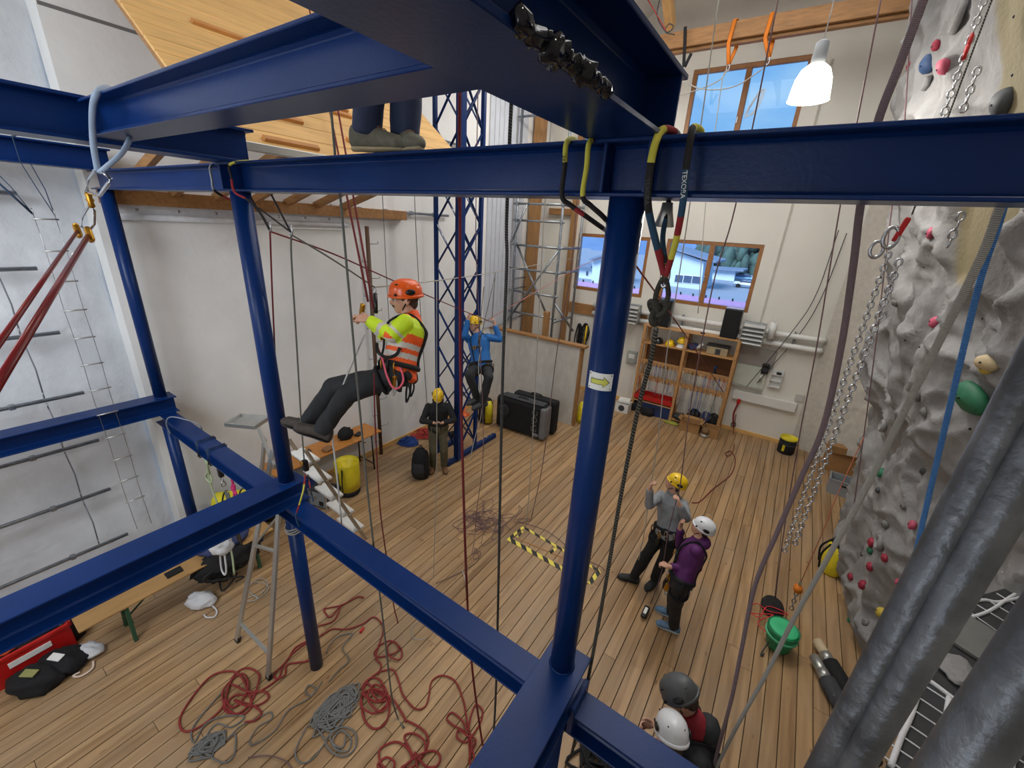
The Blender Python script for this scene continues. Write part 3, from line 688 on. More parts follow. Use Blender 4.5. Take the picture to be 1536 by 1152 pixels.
# closing sides back to the wall
for i, flip in ((0, False), (ny, True)):
    s = len(mb.v)
    for j in range(nz + 1):
        x, y, z = mb.v[j * (ny + 1) + i]; mb.v.append((2.75, y + (0.15 if flip else 0), z))
    for j in range(nz):
        f = (j * (ny + 1) + i, s + j, s + j + 1, (j + 1) * (ny + 1) + i)
        mb.f.append(f if not flip else f[::-1]); mb.m.append(0); mb.sm.append(False)
rf = mb.build('rock_face', M_rockp, cw)
at_ = rf.data.attributes.new('panel', 'FLOAT', 'POINT')
at_.data.foreach_set('value', [min(1.0, max(0.0, 0.5 - panel_dist(p[1], p[2]) / 0.05)) if k < b0 else 0.0 for k, p in enumerate(mb.v)])
def hold(yz, r, col, lab=None, rot=0.0, sc=(1, 1, 1)):
    y, z = yz; x = rock_x(y, z); d = 0.06
    n = V((-(1.0), (rock_x(y + d, z) - rock_x(y - d, z)) / (2 * d), (rock_x(y, z + d) - rock_x(y, z - d)) / (2 * d))).normalized()
    t = n.cross(V((0, 0, 1))).normalized(); u = t.cross(n)
    R = Matrix((t, u, n)).transposed() @ rotz(rot)
    q = MB(); rs = random.Random(int(y * 1000 + z * 77))
    q.ell((0, 0, 0), (r * sc[0], r * sc[1], r * 0.62 * sc[2]), nu=12, nv=8)
    q.v = [tuple(V(p) * (1 + 0.16 * noise.noise(V(p) * (1.4 / r) + V((y, z, 0))))) for p in q.v]
    q.v = [tuple(R @ V(p) + V((x, y, z)) + n * (r * 0.12)) for p in q.v]
    m = mat('hold_%s' % col, {'red': (150, 34, 58), 'green': (38, 112, 78), 'blue': (52, 78, 118), 'grey': (120, 120, 116), 'pink': (186, 80, 104), 'yellow': (206, 180, 70), 'cream': (196, 176, 136), 'dark': (70, 74, 76)}[col], 0.6, 0, 0.2, 8)
    o = q.build('climbing_hold', m, cw)
    o['label'] = lab or ('%s climbing hold' % {'grey': 'grey', 'dark': 'dark grey'}.get(col, col))
    MB().cyl(V((x, y, z)) + n * (r * 0.66), V((x, y, z)) + n * (r * 0.80), min(0.008, r * 0.16), n=8).build('hold_bolt', M_blackp, o)
    return o
for yz, r, col in [((6.378, 6.276), 0.09, 'blue'), ((5.69, 6.057), 0.07, 'pink'), ((7.203, 6.494), 0.05, 'red'), ((6.182, 6.367), 0.05, 'red'), ((5.089, 5.619), 0.1, 'dark'), ((5.752, 4.704), 0.055, 'pink'), ((5.567, 3.91), 0.06, 'pink'), ((6.309, 3.982), 0.05, 'grey'), ((11.332, 4.439), 0.07, 'dark'), ((5.73, 1.297), 0.06, 'red'), ((5.711, 0.867), 0.06, 'red'), ((5.504, 1.117), 0.055, 'red'), ((5.542, 0.82), 0.06, 'red'), ((5.1, 1.303), 0.05, 'pink'), ((6.112, 0.49), 0.05, 'red'), ((5.269, 0.15), 0.065, 'red'), ((5.816, 0.935), 0.04, 'blue'), ((5.885, 0.876), 0.04, 'grey'), ((5.708, 1.202), 0.05, 'green'), ((5.273, 0.749), 0.06, 'yellow'), ((5.875, 0.006), 0.05, 'green'), ((5.741, 0.575), 0.04, 'dark'), ((5.413, 0.438), 0.045, 'grey'), ((5.32, 1.4), 0.05, 'red'), ((6.148, 2.014), 0.06, 'green'), ((4.866, 2.523), 0.07, 'green'), ((5.035, 2.027), 0.05, 'pink'), ((5.465, 2.431), 0.04, 'dark'), ((5.586, 1.66), 0.05, 'grey'), ((5.479, 1.457), 0.05, 'grey'), ((6.135, 0.858), 0.04, 'dark'), ((5.443, 2.009), 0.04, 'grey'), ((5.88, 1.904), 0.04, 'dark'), ((4.464, 3.754), 0.05, 'yellow'), ((5.165, 3.13), 0.05, 'grey')]: hold(yz, r, col)
o = hold((4.622, 3.475), 0.13, 'green', 'big pale green and chalky climbing hold', 0.2, (1.5, 0.85, 0.9))
o = hold((4.464, 3.789), 0.075, 'cream', 'cream climbing hold beside the galvanised tube', 0.0, (1.3, 0.8, 1)); 
for yz in [(6.207, 4.43), (5.952, 4.39), (5.177, 4.499), (5.026, 4.049), (4.779, 3.742), (4.589, 3.23), (5.821, 3.662), (5.521, 3.662), (5.081, 4.607), (5.001, 4.767), (5.111, 6.165), (5.042, 5.781), (4.792, 5.569), (4.831, 3.084), (5.775, 2.302)]:
    y, z = yz; x = rock_x(y, z)
    MB().ell((x + 0.004, y, z), (0.012, 0.012, 0.012), nu=8, nv=6).build('bolt_hole', M_blackp, cw)
# pockets (ringed hollows) high on the wall
for (y, z), r in [((5.878, 6.471), 0.1), ((6.41, 6.114), 0.05), ((5.34, 3.25), 0.06), ((6.395, 2.517), 0.06), ((5.51, 1.45), 0.07)]:
    x = rock_x(y, z); q = MB()
    q.lathe([(r * 1.35, -0.01), (r * 1.2, 0.035), (r, 0.04), (r * 0.8, 0.02), (r * 0.7, -0.01), (r * 0.1, -0.02), (0, -0.02)], (x, y, z), 18, R=Matrix.Rotation(-PI / 2, 3, 'Y'), mi=0)
    q.build('rock_pocket', M_rock, cw)
# rough-cast cove between back wall and climbing wall
mb = MB(); n1, n2 = 60, 150
for j in range(n2 + 1):
    for i in range(n1 + 1):
        t = i / n1; z = 9.6 * j / n2 - 0.03
        a = t * PI / 2; x = 0.75 + 1.7 * math.sin(a) ** 0.9; y = 11.11 - 1.75 * (1 - math.cos(a))
        amp = 0.05 * min(1, t * 4)
        dd = amp * (noise.noise(V((x * 7, z * 7, y * 7))) + 0.6 * noise.noise(V((x * 15, z * 15, y * 15))))
        mb.v.append((x - dd * math.sin(a), y - abs(dd) * math.cos(a) - 0.004, z))
mb.f = [(j * (n1 + 1) + i, j * (n1 + 1) + i + 1, (j + 1) * (n1 + 1) + i + 1, (j + 1) * (n1 + 1) + i) for j in range(n2) for i in range(n1)]
mb.m = [0] * len(mb.f); mb.sm = [True] * len(mb.f)
tag(mb.build('wall_right_cove', mat('white_roughcast', (206, 200, 188), 0.9, 0, 0.08, 12, 0.3, 60)), kind='structure')

# ================================================================ OUTSIDE
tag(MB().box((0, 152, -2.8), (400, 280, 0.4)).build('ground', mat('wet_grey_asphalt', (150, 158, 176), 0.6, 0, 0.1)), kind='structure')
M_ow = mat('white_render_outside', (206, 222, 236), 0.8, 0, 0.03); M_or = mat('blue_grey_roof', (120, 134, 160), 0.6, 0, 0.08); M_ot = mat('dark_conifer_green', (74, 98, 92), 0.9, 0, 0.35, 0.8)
LILZ = (-3.475, 21.800, 1.871)[2] - 0.1
lr = thing('low_roof', (-5, 18, 0), 'low reddish lilac roof just outside the lower windows', 'roof')
MB().box((-7, 18.5, -0.85), (24, 6.0, 3.5)).build('wall', M_ow, lr); 
MB().prism([(-19, 15.4, 0.95), (5, 15.4, 0.95), (5, 21.8, LILZ), (-19, 21.8, LILZ)], (0, 0, 0), (0, 0, 0.1)).build('roof_sheet', mat('lilac_red_roof', (196, 150, 196), 0.6, 0, 0.06), lr)
for i in range(40): MB().box((-18 + i * 0.58, 21.7, LILZ + 0.15), (0.06, 0.06, 0.12)).build('snow_guard', M_blackp, lr)
def house(lab, poly_front, depth, wins, roofs, extra=()):
    o = thing('house', poly_front[0], lab, 'house')
    MB().prism([V(p) for p in poly_front], (0, 0, 0), (0, depth, 0)).build('wall', M_ow, o)
    for a, b in roofs:
        a, b = V(a), V(b); MB().bar(a + V((0, depth / 2 - 0.4, 0)), b + V((0, depth / 2 - 0.4, 0)), depth + 1.0, 0.28, (0, 0, 1)).build('roof', M_or, o)
    for (a, b, m) in wins:
        a, b = V(a), V(b); c = (a + b) / 2; d = (abs(b.x - a.x), 0.16, abs(b.z - a.z))
        f = MB().box(c, d, bev=0.02).build('window', M_white, o)
        MB().box(c + V((0, -0.08, 0)), (d[0] * 0.86, 0.05, d[2] * 0.84)).build('pane', m, f)
    return o
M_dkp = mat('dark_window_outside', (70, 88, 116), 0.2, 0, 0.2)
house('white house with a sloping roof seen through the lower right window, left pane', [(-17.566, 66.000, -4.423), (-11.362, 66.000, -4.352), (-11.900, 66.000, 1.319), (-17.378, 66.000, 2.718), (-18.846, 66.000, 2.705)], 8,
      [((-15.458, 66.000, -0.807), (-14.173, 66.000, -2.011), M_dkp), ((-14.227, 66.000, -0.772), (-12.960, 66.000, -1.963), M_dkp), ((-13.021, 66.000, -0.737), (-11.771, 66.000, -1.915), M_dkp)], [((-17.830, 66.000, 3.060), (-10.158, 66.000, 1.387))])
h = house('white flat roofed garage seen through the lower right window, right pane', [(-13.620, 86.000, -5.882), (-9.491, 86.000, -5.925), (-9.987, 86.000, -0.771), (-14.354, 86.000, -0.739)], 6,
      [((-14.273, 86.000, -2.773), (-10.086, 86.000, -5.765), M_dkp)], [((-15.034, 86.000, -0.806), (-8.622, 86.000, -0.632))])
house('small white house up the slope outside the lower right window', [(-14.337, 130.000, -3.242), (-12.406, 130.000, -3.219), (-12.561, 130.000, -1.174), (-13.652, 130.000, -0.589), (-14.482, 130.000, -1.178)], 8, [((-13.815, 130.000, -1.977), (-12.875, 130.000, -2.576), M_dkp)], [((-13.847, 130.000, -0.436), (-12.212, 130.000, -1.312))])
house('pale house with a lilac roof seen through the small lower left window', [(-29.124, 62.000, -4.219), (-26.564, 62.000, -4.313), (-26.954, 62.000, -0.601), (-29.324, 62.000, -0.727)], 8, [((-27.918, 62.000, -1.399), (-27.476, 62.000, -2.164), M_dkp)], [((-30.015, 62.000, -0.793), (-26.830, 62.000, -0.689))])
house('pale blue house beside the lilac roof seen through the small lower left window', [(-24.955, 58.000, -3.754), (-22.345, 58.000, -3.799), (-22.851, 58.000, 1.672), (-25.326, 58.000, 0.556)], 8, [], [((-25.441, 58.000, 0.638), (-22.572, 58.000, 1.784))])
def car(p, col, lab):
    c = thing('car', p, lab, 'car'); x, y, z = p; m = mat('car_paint_%d' % col[0], col, 0.3, 0, 0.03)
    q = MB(); q.loft([((x - 2.1, y, z + .55), (0, .8, 0), (0, 0, .2)), ((x - 1.9, y, z + .6), (0, .88, 0), (0, 0, .32)), ((x + 1.8, y, z + .6), (0, .88, 0), (0, 0, .32)), ((x + 2.1, y, z + .55), (0, .8, 0), (0, 0, .22))], 12); q.build('body', m, c)
    MB().loft([((x - 1.2, y, z + .85), (.01, .75, 0), (0, 0, .05)), ((x - .8, y, z + 1.1), (0, .7, 0), (0, 0, .32)), ((x + .9, y, z + 1.1), (0, .7, 0), (0, 0, .32)), ((x + 1.5, y, z + .85), (0, .7, 0), (0, 0, .05))], 12).build('cabin', M_dkp, c)
    for dx in (-1.3, 1.3):
        for dy in (-.8, .8): MB().cyl((x + dx, y + dy - .1, z + .32), (x + dx, y + dy + .1, z + .32), .32, n=14).build('wheel', M_blackp, c)
pc = (-8.883, 88.000, -3.855); car((pc[0], pc[1], -2.6), (150, 190, 226), 'light blue car parked by the garage, left of the white car')
pc = (-6.559, 76.000, -3.401); car((pc[0], pc[1], -2.6), (226, 232, 238), 'white car parked outside at the right edge of the lower right window')
solid('hedge', 'dark bushy trees on the slope behind the garage', 'trees', (lambda q: [q.ell((-7 + random.uniform(-14, 16), 104 + random.uniform(0, 10), random.uniform(-2, 4.2)), (random.uniform(.8, 1.6), random.uniform(.8, 1.6), random.uniform(1.0, 3.2)), nu=7, nv=5) for _ in range(170)] and q)(MB()), M_ot)['kind'] = 'stuff'
# hillside and mountain
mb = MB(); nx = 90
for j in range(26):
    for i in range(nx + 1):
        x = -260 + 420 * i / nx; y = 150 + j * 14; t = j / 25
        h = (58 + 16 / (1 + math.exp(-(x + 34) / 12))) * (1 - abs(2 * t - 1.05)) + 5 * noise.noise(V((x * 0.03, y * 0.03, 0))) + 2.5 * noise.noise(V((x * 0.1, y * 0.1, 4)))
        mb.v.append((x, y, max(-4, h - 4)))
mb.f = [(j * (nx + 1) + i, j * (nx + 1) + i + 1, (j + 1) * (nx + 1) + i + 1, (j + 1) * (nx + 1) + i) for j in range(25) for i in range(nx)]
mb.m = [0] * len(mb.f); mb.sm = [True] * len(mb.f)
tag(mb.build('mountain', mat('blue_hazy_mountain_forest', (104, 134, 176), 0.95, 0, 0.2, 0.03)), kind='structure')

# ================================================================ SHELF UNIT AND BACK WALL FITTINGS
M_shelf = mat('shelf_pine', (182, 136, 86), 0.55, 0, 0.16, 4, 0.05, 40, stretch=(1, 5, 5), rand=0.05)
su = thing('gear_shelf', (-1.9, 10.83, 0), 'tall pine gear shelf with peg rails against the back wall below the window', 'shelf')
for x in (-2.97, -1.93, -0.80):
    for y in (10.62, 11.02): MB().box((x, y, 1.18), (0.07, 0.06, 2.36), bev=0.005).build('upright', M_shelf, su)
for z, x0, x1, nm in ((2.365, -3.03, -0.76, 'shelf_top'), (1.92, -3.0, -0.78, 'shelf_board'), (0.62, -1.9, -0.78, 'shelf_board'), (0.33, -2.95, -1.95, 'shelf_board'), (0.06, -1.9, -0.8, 'shelf_board')):
    if z == 0.62: continue
    MB().box(((x0 + x1) / 2, 10.82, z), (x1 - x0, 0.46, 0.03), bev=0.004).build(nm, M_shelf, su)
for z in (1.42, 1.02):
    for x0, x1 in ((-2.93, -1.97), (-1.89, -0.84)):
        rl = MB().box(((x0 + x1) / 2, 10.61, z), (x1 - x0, 0.03, 0.14), bev=0.004).build('peg_rail', M_shelf, su)
        for i in range(10):
            x = x0 + 0.06 + (x1 - x0 - 0.12) * i / 9
            MB().tube([(x, 10.60, z + 0.01), (x, 10.54, z + 0.015), (x, 10.53, z + 0.035)], 0.006, 6).build('peg', M_steel, rl)
MB().box((-1.9, 11.045, 1.65), (2.2, 0.012, 0.55)).build('back_panel', mat('dark_shelf_back', (112, 72, 40), 0.6, 0, 0.15), su)
def at_box(name, label, cat, c, d, m, bev=0.01, group=None, rz=0):
    return tag(MB().box((0, 0, d[2] / 2), d, rotz(rz), bev=bev).build(name, m), label, cat, group), V(c)
def place(t): t[0].location = t[1]; return t[0]
# hanging gear
gear_cols = [('sling_blue', (40, 84, 150)), ('sling_black', (28, 28, 30)), ('sling_white', (210, 208, 200)), ('sling_grey', (120, 124, 130)), ('sling_red', (168, 40, 40))]
protos = {}
def hang_gear(x, z, L, k, group, label):
    key = (round(L, 2), k)
    label = '%s %s' % (('blue', 'black', 'white', 'grey', 'red')[k], label)
    if key not in protos:
        col = gear_cols[k]; m = mat(col[0], col[1], 0.8, 0, 0.15)
        q = MB(); q.tube(spline([(0, 0, 0), (0.014, 0, -L * .3), (0.018, 0.004, -L * .8), (0, 0, -L), (-0.016, -0.004, -L * .75), (-0.012, 0, -L * .3)], 3, True), 0.006, 5, closed=True)
        o = q.build('sling', m); 
        ca = MB().tube([(0.018 * math.cos(a), 0, -L - 0.03 + 0.034 * math.sin(a)) for a in [2 * PI * j / 12 for j in range(12)]], 0.005, 6, closed=True).build('carabiner', M_steel, o)
        protos[key] = o; 
    else: o = copy_tree(protos[key])
    o.location = (x, 10.535, z); tag(o, label, 'sling', group)
rr = random.Random(3)
ORD = ['first from the left', 'second from the left', 'third from the left', 'fourth from the left', 'fifth from the left', 'fifth from the right', 'fourth from the right', 'third from the right', 'second from the right', 'last at the right']
for z, L, g, lab in ((1.435, 0.27, 'slings on the upper peg rail', 'upper peg rail'), (1.035, 0.30, 'slings on the lower left peg rail', 'lower peg rail')):
    for x0, x1 in ((-2.93, -1.97), (-1.89, -0.84)):
        lo = z < 1.2 and x0 > -1.9
        for i in range(10):
            x = x0 + 0.06 + (x1 - x0 - 0.12) * i / 9
            if lo: hang_gear(x, z, rr.choice((0.5, 0.6, 0.68)), rr.choice((2, 2, 2, 3, 0, 1)), 'long slings on the lower right peg rail', 'long sling, %s on the lower right peg rail' % ORD[i])
            else: hang_gear(x, z, rr.choice((L - .07, L, L + .05)), rr.choice((0, 1, 1, 2, 3, 3, 4)), g, 'climbing sling, %s on the %s, %s half' % (ORD[i], lab, 'left' if x0 < -1.9 else 'right'))
# helmets on the shelf
def shelf_helmet(x, col, label, z=1.936, group=None):
    m = mat('helmet_%d_%d' % (col[0], col[1]), col, 0.3, 0, 0.04, coat=0.3)
    t = thing('helmet', (x, 10.78, z), label, 'helmet', group)
    MB().lathe([(0.128, 0.0), (0.135, 0.012), (0.128, 0.05), (0.105, 0.1), (0.065, 0.135), (0.0, 0.148)], (x, 10.78, z), 22, sx=0.86, sy=1.08).build('shell', m, t)
    MB().lathe([(0.137, 0.004), (0.146, 0.01), (0.137, 0.016)], (x, 10.78, z), 22, sx=0.86, sy=1.1).build('brim', m, t)
    for s in (-1, 1): MB().ell((x + s * 0.095, 10.74, z + 0.07), (0.018, 0.035, 0.012), nu=8, nv=5).build('vent', M_blackp, t)
shelf_helmet(-2.62, (26, 28, 32), 'black helmet on the upper shelf, left of the yellow ones')
shelf_helmet(-2.33, (238, 196, 24), 'yellow helmet standing alone on the upper shelf beside the black one')
shelf_helmet(-2.05, (232, 232, 228), 'white helmet on the upper shelf under a yellow helmet')
shelf_helmet(-2.05, (238, 196, 24), 'yellow helmet stacked on the white helmet on the upper shelf', 2.06)
b = thing('bottle', (-1.62, 10.8, 1.936), 'white bottle lying tilted on the upper shelf among blue bags', 'bottle')
MB().cyl((-1.68, 10.76, 1.98), (-1.56, 10.72, 2.14), 0.04, n=14).build('bottle_body', M_white, b); MB().cyl((-1.56, 10.72, 2.14), (-1.545, 10.715, 2.17), 0.022, n=12).build('cap', M_grey, b)
def blob(name, label, cat, c, r, m, seed=1, amp=0.25, freq=3.0, group=None, flat=0.0, rz=0, parent=None, nu=24, nv=16):
    q = MB(); q.ell((0, 0, 0), r, rotz(rz), nu, nv); R = max(r)
    vs = []
    for p in q.v:
        p = V(p); d = 1 + amp * noise.noise(p * (freq / R) + V((seed * 3.7, seed * 1.3, 0))) + amp * 0.4 * noise.noise(p * (freq * 2.7 / R) + V((0, seed * 5.1, 2)))
        p = p * d; vs.append((p.x, p.y, max(p.z, -r[2] * 0.55)))
    q.v = vs; o = q.build(name, m); o.location = (c[0], c[1], c[2] + r[2] * 0.55)
    if parent: put(o, parent)
    else: tag(o, label, cat, group)
    return o
blob('folded_bag', 'small crumpled blue bag on the upper shelf beside the white bottle', 'bag', (-1.78, 10.82, 1.936), (0.13, 0.14, 0.10), mat('navy_fabric', (54, 62, 100), 0.85, 0, 0.2), 4)
bx = thing('radio', (-1.22, 10.8, 1.936), 'beige metal radio box with a dark lid on the upper shelf right', 'radio')
MB().box((-1.22, 10.8, 2.03), (0.46, 0.25, 0.19), bev=0.012).build('case', mat('beige_metal', (166, 150, 118), 0.5, 0, 0.06), bx)
MB().box((-1.22, 10.8, 2.145), (0.50, 0.27, 0.035), bev=0.01).build('lid', M_blackp, bx); MB().box((-1.2, 10.67, 2.02), (0.11, 0.012, 0.13), bev=0.004).build('panel', M_dgrey, bx)
tl = thing('drill', (-1.17, 10.72, 1.5), 'blue cordless drill hanging in the right compartment of the shelf', 'drill')
MB().box((-1.17, 10.72, 1.62), (0.07, 0.16, 0.07), bev=0.02).build('motor_housing', M_bluep, tl); MB().box((-1.17, 10.76, 1.54), (0.045, 0.05, 0.13), bev=0.012).build('handle', M_bluep, tl); MB().box((-1.17, 10.76, 1.46), (0.07, 0.1, 0.05), bev=0.008).build('battery', M_blackp, tl)
# red tray, blue crate, bags and cartons in the shelf
tr = thing('red_tray', (-2.45, 10.8, 0.35), 'flat red plastic tray full of metal gear low in the shelf', 'tray')
q = MB(); q.box((-2.45, 10.8, 0.40), (0.98, 0.42, 0.015)); 
for c, d in (((-2.45, 10.595, 0.45), (1.0, 0.012, 0.12)), ((-2.45, 11.0, 0.45), (1.0, 0.012, 0.12)), ((-2.945, 10.8, 0.45), (0.012, 0.42, 0.12)), ((-1.955, 10.8, 0.45), (0.012, 0.42, 0.12))): q.box(c, d)
q.build('tray', M_red, tr)
for i in range(9): tag(MB().tube(spline([(-2.86 + i * .1 + random.uniform(-.03, .03), 10.7 + random.uniform(-.06, .1), 0.43), (-2.84 + i * .1, 10.72, .47), (-2.80 + i * .1, 10.8, .46), (-2.83 + i * .1, 10.86, .44)], 3, True), 0.011, 6, closed=True).build('shackle', (M_steel, M_red, M_gold)[i % 3]), '%s shackle lying in the red tray, %s' % (('steel', 'red', 'gold')[i % 3], ORD[i]), 'shackle', 'metal gear in the red tray')
shelf_helmet(-2.83, (176, 24, 26), 'red helmet at the left end of the red tray', 0.41)
bc = thing('blue_crate', (-2.33, 10.72, 0), 'dark blue crate standing on the floor below the red tray', 'crate')
MB().box((-2.33, 10.80, 0.155), (0.74, 0.42, 0.31), bev=0.012).build('crate_body', M_bluep, bc); MB().box((-2.33, 10.80, 0.315), (0.77, 0.45, 0.02), bev=0.006).build('rim', M_bluep, bc); MB().box((-2.33, 10.583, 0.22), (0.16, 0.012, 0.035), bev=0.004).build('grip', M_blackp, bc)
blob('gear_bag', 'round black bag on the floor at the left foot of the shelf', 'bag', (-2.941, 10.715, 0.000), (0.17, 0.15, 0.19), M_black, 3)
blob('gear_bag', 'black bag with a white tag on the floor in front of the blue crate', 'bag', (-2.522, 10.567, 0.000), (0.19, 0.14, 0.14), M_black, 9)
for i, (px, m, lab, r) in enumerate((((-1.72, 10.72, 0.075), M_dgrey, 'dark grey shoe heap low in the shelf beside the carton', (.17, .15, .10)), ((-1.42, 10.86, 0.075), M_black, 'black bag low in the shelf behind the larger carton', (.16, .12, .2)), ((-1.13, 10.84, 0.075), mat('navy_fabric', (54, 62, 100)), 'navy bag low in the shelf between carton and corner', (.13, .12, .22)), ((-0.93, 10.82, 0.075), M_black, 'black bag with a white label in the lower right shelf corner', (.13, .14, .24)))):
    blob('gear_bag', lab, 'bag', px, r, m, 11 + i)
blob('yellow_cloth', 'flat yellow green cloth on the floor before the shelf', 'cloth', (-1.858, 10.452, 0.000), (0.20, 0.10, 0.035), mat('yellow_green_cloth', (150, 150, 60), 0.9), 6)
def carton(name, label, c, d, rz=0, open_=True, mt=None):
    t = thing(name, c, label, 'box'); m = mt or M_card; R = rotz(rz); c = V(c); x, y, z = d; th = 0.012
    q = MB()
    for cc, dd in (((0, 0, th / 2), (x, y, th)), ((0, -y / 2, z / 2), (x, th, z)), ((0, y / 2, z / 2), (x, th, z)), ((-x / 2, 0, z / 2), (th, y, z)), ((x / 2, 0, z / 2), (th, y, z))): q.box(c + R @ V(cc), dd, R)
    q.build('carton', m, t)
    if open_:
        for (cc, dd, ax, an) in (((0, -y / 2 - y * .10, z + y * .06), (x, y * .26, th * .6), 'X', -0.55), ((0, y / 2 + y * .10, z + y * .06), (x, y * .26, th * .6), 'X', 0.55), ((-x / 2 - x * .06, 0, z + x * .05), (x * .2, y, th * .6), 'Y', 0.6), ((x / 2 + x * .06, 0, z + x * .05), (x * .2, y, th * .6), 'Y', -0.6)):
            MB().box(c + R @ V(cc), dd, R @ Matrix.Rotation(an, 3, ax)).build('flap', m, t)
    return t
carton('carton', 'larger brown carton on the floor before the right half of the shelf', (-1.38, 10.38, 0), (0.46, 0.30, 0.26))
carton('carton', 'smaller brown carton at the right foot of the shelf', (-0.90, 10.40, 0), (0.34, 0.30, 0.24), 0.05, False)
tin = thing('tin', (-1.002, 10.232, 0.000), 'round brown tin with a metal base before the small carton', 'tin')
p = V((-1.002, 10.232, 0.000)); MB().cyl(p, p + V((0, 0, .09)), .10, n=18).build('base', M_alu, tin); MB().cyl(p + V((0, 0, .09)), p + V((0, 0, .22)), .095, .08, 18).build('cover', mat('brown_tin', (120, 92, 60), 0.5), tin)
# white boxes and paper left of the shelf
carton('white_box', 'white carton with a round dark picture on the floor left of the shelf', (-3.125, 10.378, 0.000), (0.34, 0.30, 0.26), 0, False, M_white)
wb = (-3.125, 10.378, 0.000); tag(MB().box((wb[0], wb[1] + .02, .30), (.30, .26, .07), rotz(.2), bev=.008).build('paper_stack', M_label), 'stack of white papers lying on the white carton', 'paper')
MB().cyl((wb[0], wb[1] - .158, .13), (wb[0], wb[1] - .166, .13), .085, n=18).build('printed_disc', M_dgrey, bpy.data.objects['white_box'])
meter = thing('meter_box', (-3.323, 11.080, 1.323), 'small grey electric box on the back wall left of the shelf', 'box')
c = V((-3.323, 11.080, 1.323)); MB().box(c, (0.27, 0.09, 0.34), bev=0.012).build('case', mat('pale_grey_green_plastic', (164, 168, 160), 0.5), meter); MB().box(c + V((0, -.05, .04)), (.17, .012, .12), bev=.004).build('cover', M_white, meter)
# loudspeakers on the shelf
def speaker(x, label):
    s = thing('loudspeaker', (x, 10.8, 2.38), label, 'speaker')
    MB().box((x, 10.82, 2.715), (0.36, 0.30, 0.67), bev=0.012).build('cabinet', M_blackp, s); MB().box((x, 10.665, 2.715), (0.33, 0.012, 0.64), bev=0.004).build('grille', M_black, s)
    return s
speaker(-1.07, 'black loudspeaker standing on the right end of the shelf top'); speaker(-2.62, 'black loudspeaker on the left end of the shelf top behind the knotted rope')
tag(MB().box((-1.07, 10.85, 3.058), (0.36, 0.22, 0.012), bev=0.003).build('paper', mat('pale_violet_paper', (206, 204, 240), 0.6)), 'pale paper lying on top of the right loudspeaker', 'paper')
tag(MB().cyl((-1.62, 10.7, 2.381), (-1.62, 10.7, 2.415), 0.05, n=14).build('roll_of_tape', M_blackp), 'small black roll of tape on the shelf top', 'tape')
# fittings right of the shelf
solid('grey_board', 'grey board on the back wall below the right heater', 'board', MB().box((-0.42, 11.09, 1.98), (0.78, 0.05, 0.42), bev=0.004), mat('warm_grey_board', (158, 152, 146), 0.6, 0, 0.06))
wbd = thing('whiteboard', (-0.46, 11.08, 1.55), 'pale green white board with a tray right of the shelf', 'board')
MB().box((-0.46, 11.085, 1.50), (0.72, 0.04, 0.52), bev=0.004).build('panel', mat('pale_green_white', (206, 212, 200), 0.25, 0, 0.04), wbd); MB().box((-0.46, 11.05, 1.22), (0.72, 0.09, 0.035), bev=0.004).build('pen_tray', M_alu, wbd)
sb = thing('wall_ledge', (-0.05, 11.0, 1.05), 'long white board ledge low on the back wall right of the shelf', 'ledge')
MB().box((-0.02, 11.06, 0.98), (1.32, 0.10, 0.22), bev=0.006).build('board', M_white, sb)
tel = thing('wall_phone', (-0.188, 11.050, 1.779), 'black wall box above the ledge beside the small white rack', 'phone')
c = V((-0.167, 11.050, 1.751)); MB().box(c, (0.15, 0.12, 0.24), bev=0.02).build('body', M_blackp, tel); MB().box(c + V((0, -.065, -.02)), (0.11, 0.012, 0.09), bev=0.004).build('panel', M_dgrey, tel); MB().cyl(c + V((-.03, 0, -.15)), c + V((-.03, 0, -.32)), .03, n=10).build('cup_holder', M_white, tel)
rk = thing('wall_rack', (0.096, 11.050, 1.567), 'small white open rack on the back wall with things in two pockets', 'rack')
c = V((0.096, 11.060, 1.565)); q = MB(); q.box(c + V((0, .05, 0)), (.24, .02, .42))
for s in (-1, 1): q.box(c + V((s * .115, 0, 0)), (.012, .11, .42))
for z in (-.2, -.05, .10): q.box(c + V((0, 0, z)), (.23, .11, .014))
q.build('rack', M_white, rk)
tag(MB().box(c + V((0.03, -.01, .135)), (.10, .07, .05), bev=.01).build('small_pouch', M_blackp), 'black pouch in the upper pocket of the small white rack', 'pouch')
solid('wall_plate', 'square grey plate on the back wall low beside the ledge', 'plate', MB().box((0.645, 11.105, 1.218), (0.17, 0.02, 0.17), bev=0.003), mat('light_grey_plate', (196, 194, 188), 0.6))
# red hoist device on the wall and its rope
hd = thing('red_hoist', (-0.525, 10.900, 0.719), 'red rope hoist hanging at the right side of the shelf', 'hoist')
a = V((-0.514, 10.900, 0.865)); MB().box(a, (0.08, 0.06, 0.13), bev=0.02).build('hoist_body', M_red, hd)
MB().tube(spline([a + V((0, 0, -.06)), a + V((-.02, -.02, -.2)), a + V((-.03, -.02, -.36)), V((-0.476, 10.800, 0.228))], 5), 0.022, 8).build('strop', mat('red_dark_webbing', (130, 36, 40), 0.8), hd)
MB().tube([V((-0.487, 10.800, 0.279)) + V((.05 * math.cos(t), 0, .07 * math.sin(t))) for t in [2 * PI * k / 12 for k in range(12)]], .010, 6, closed=True).build('carabiner', M_blackp, hd)
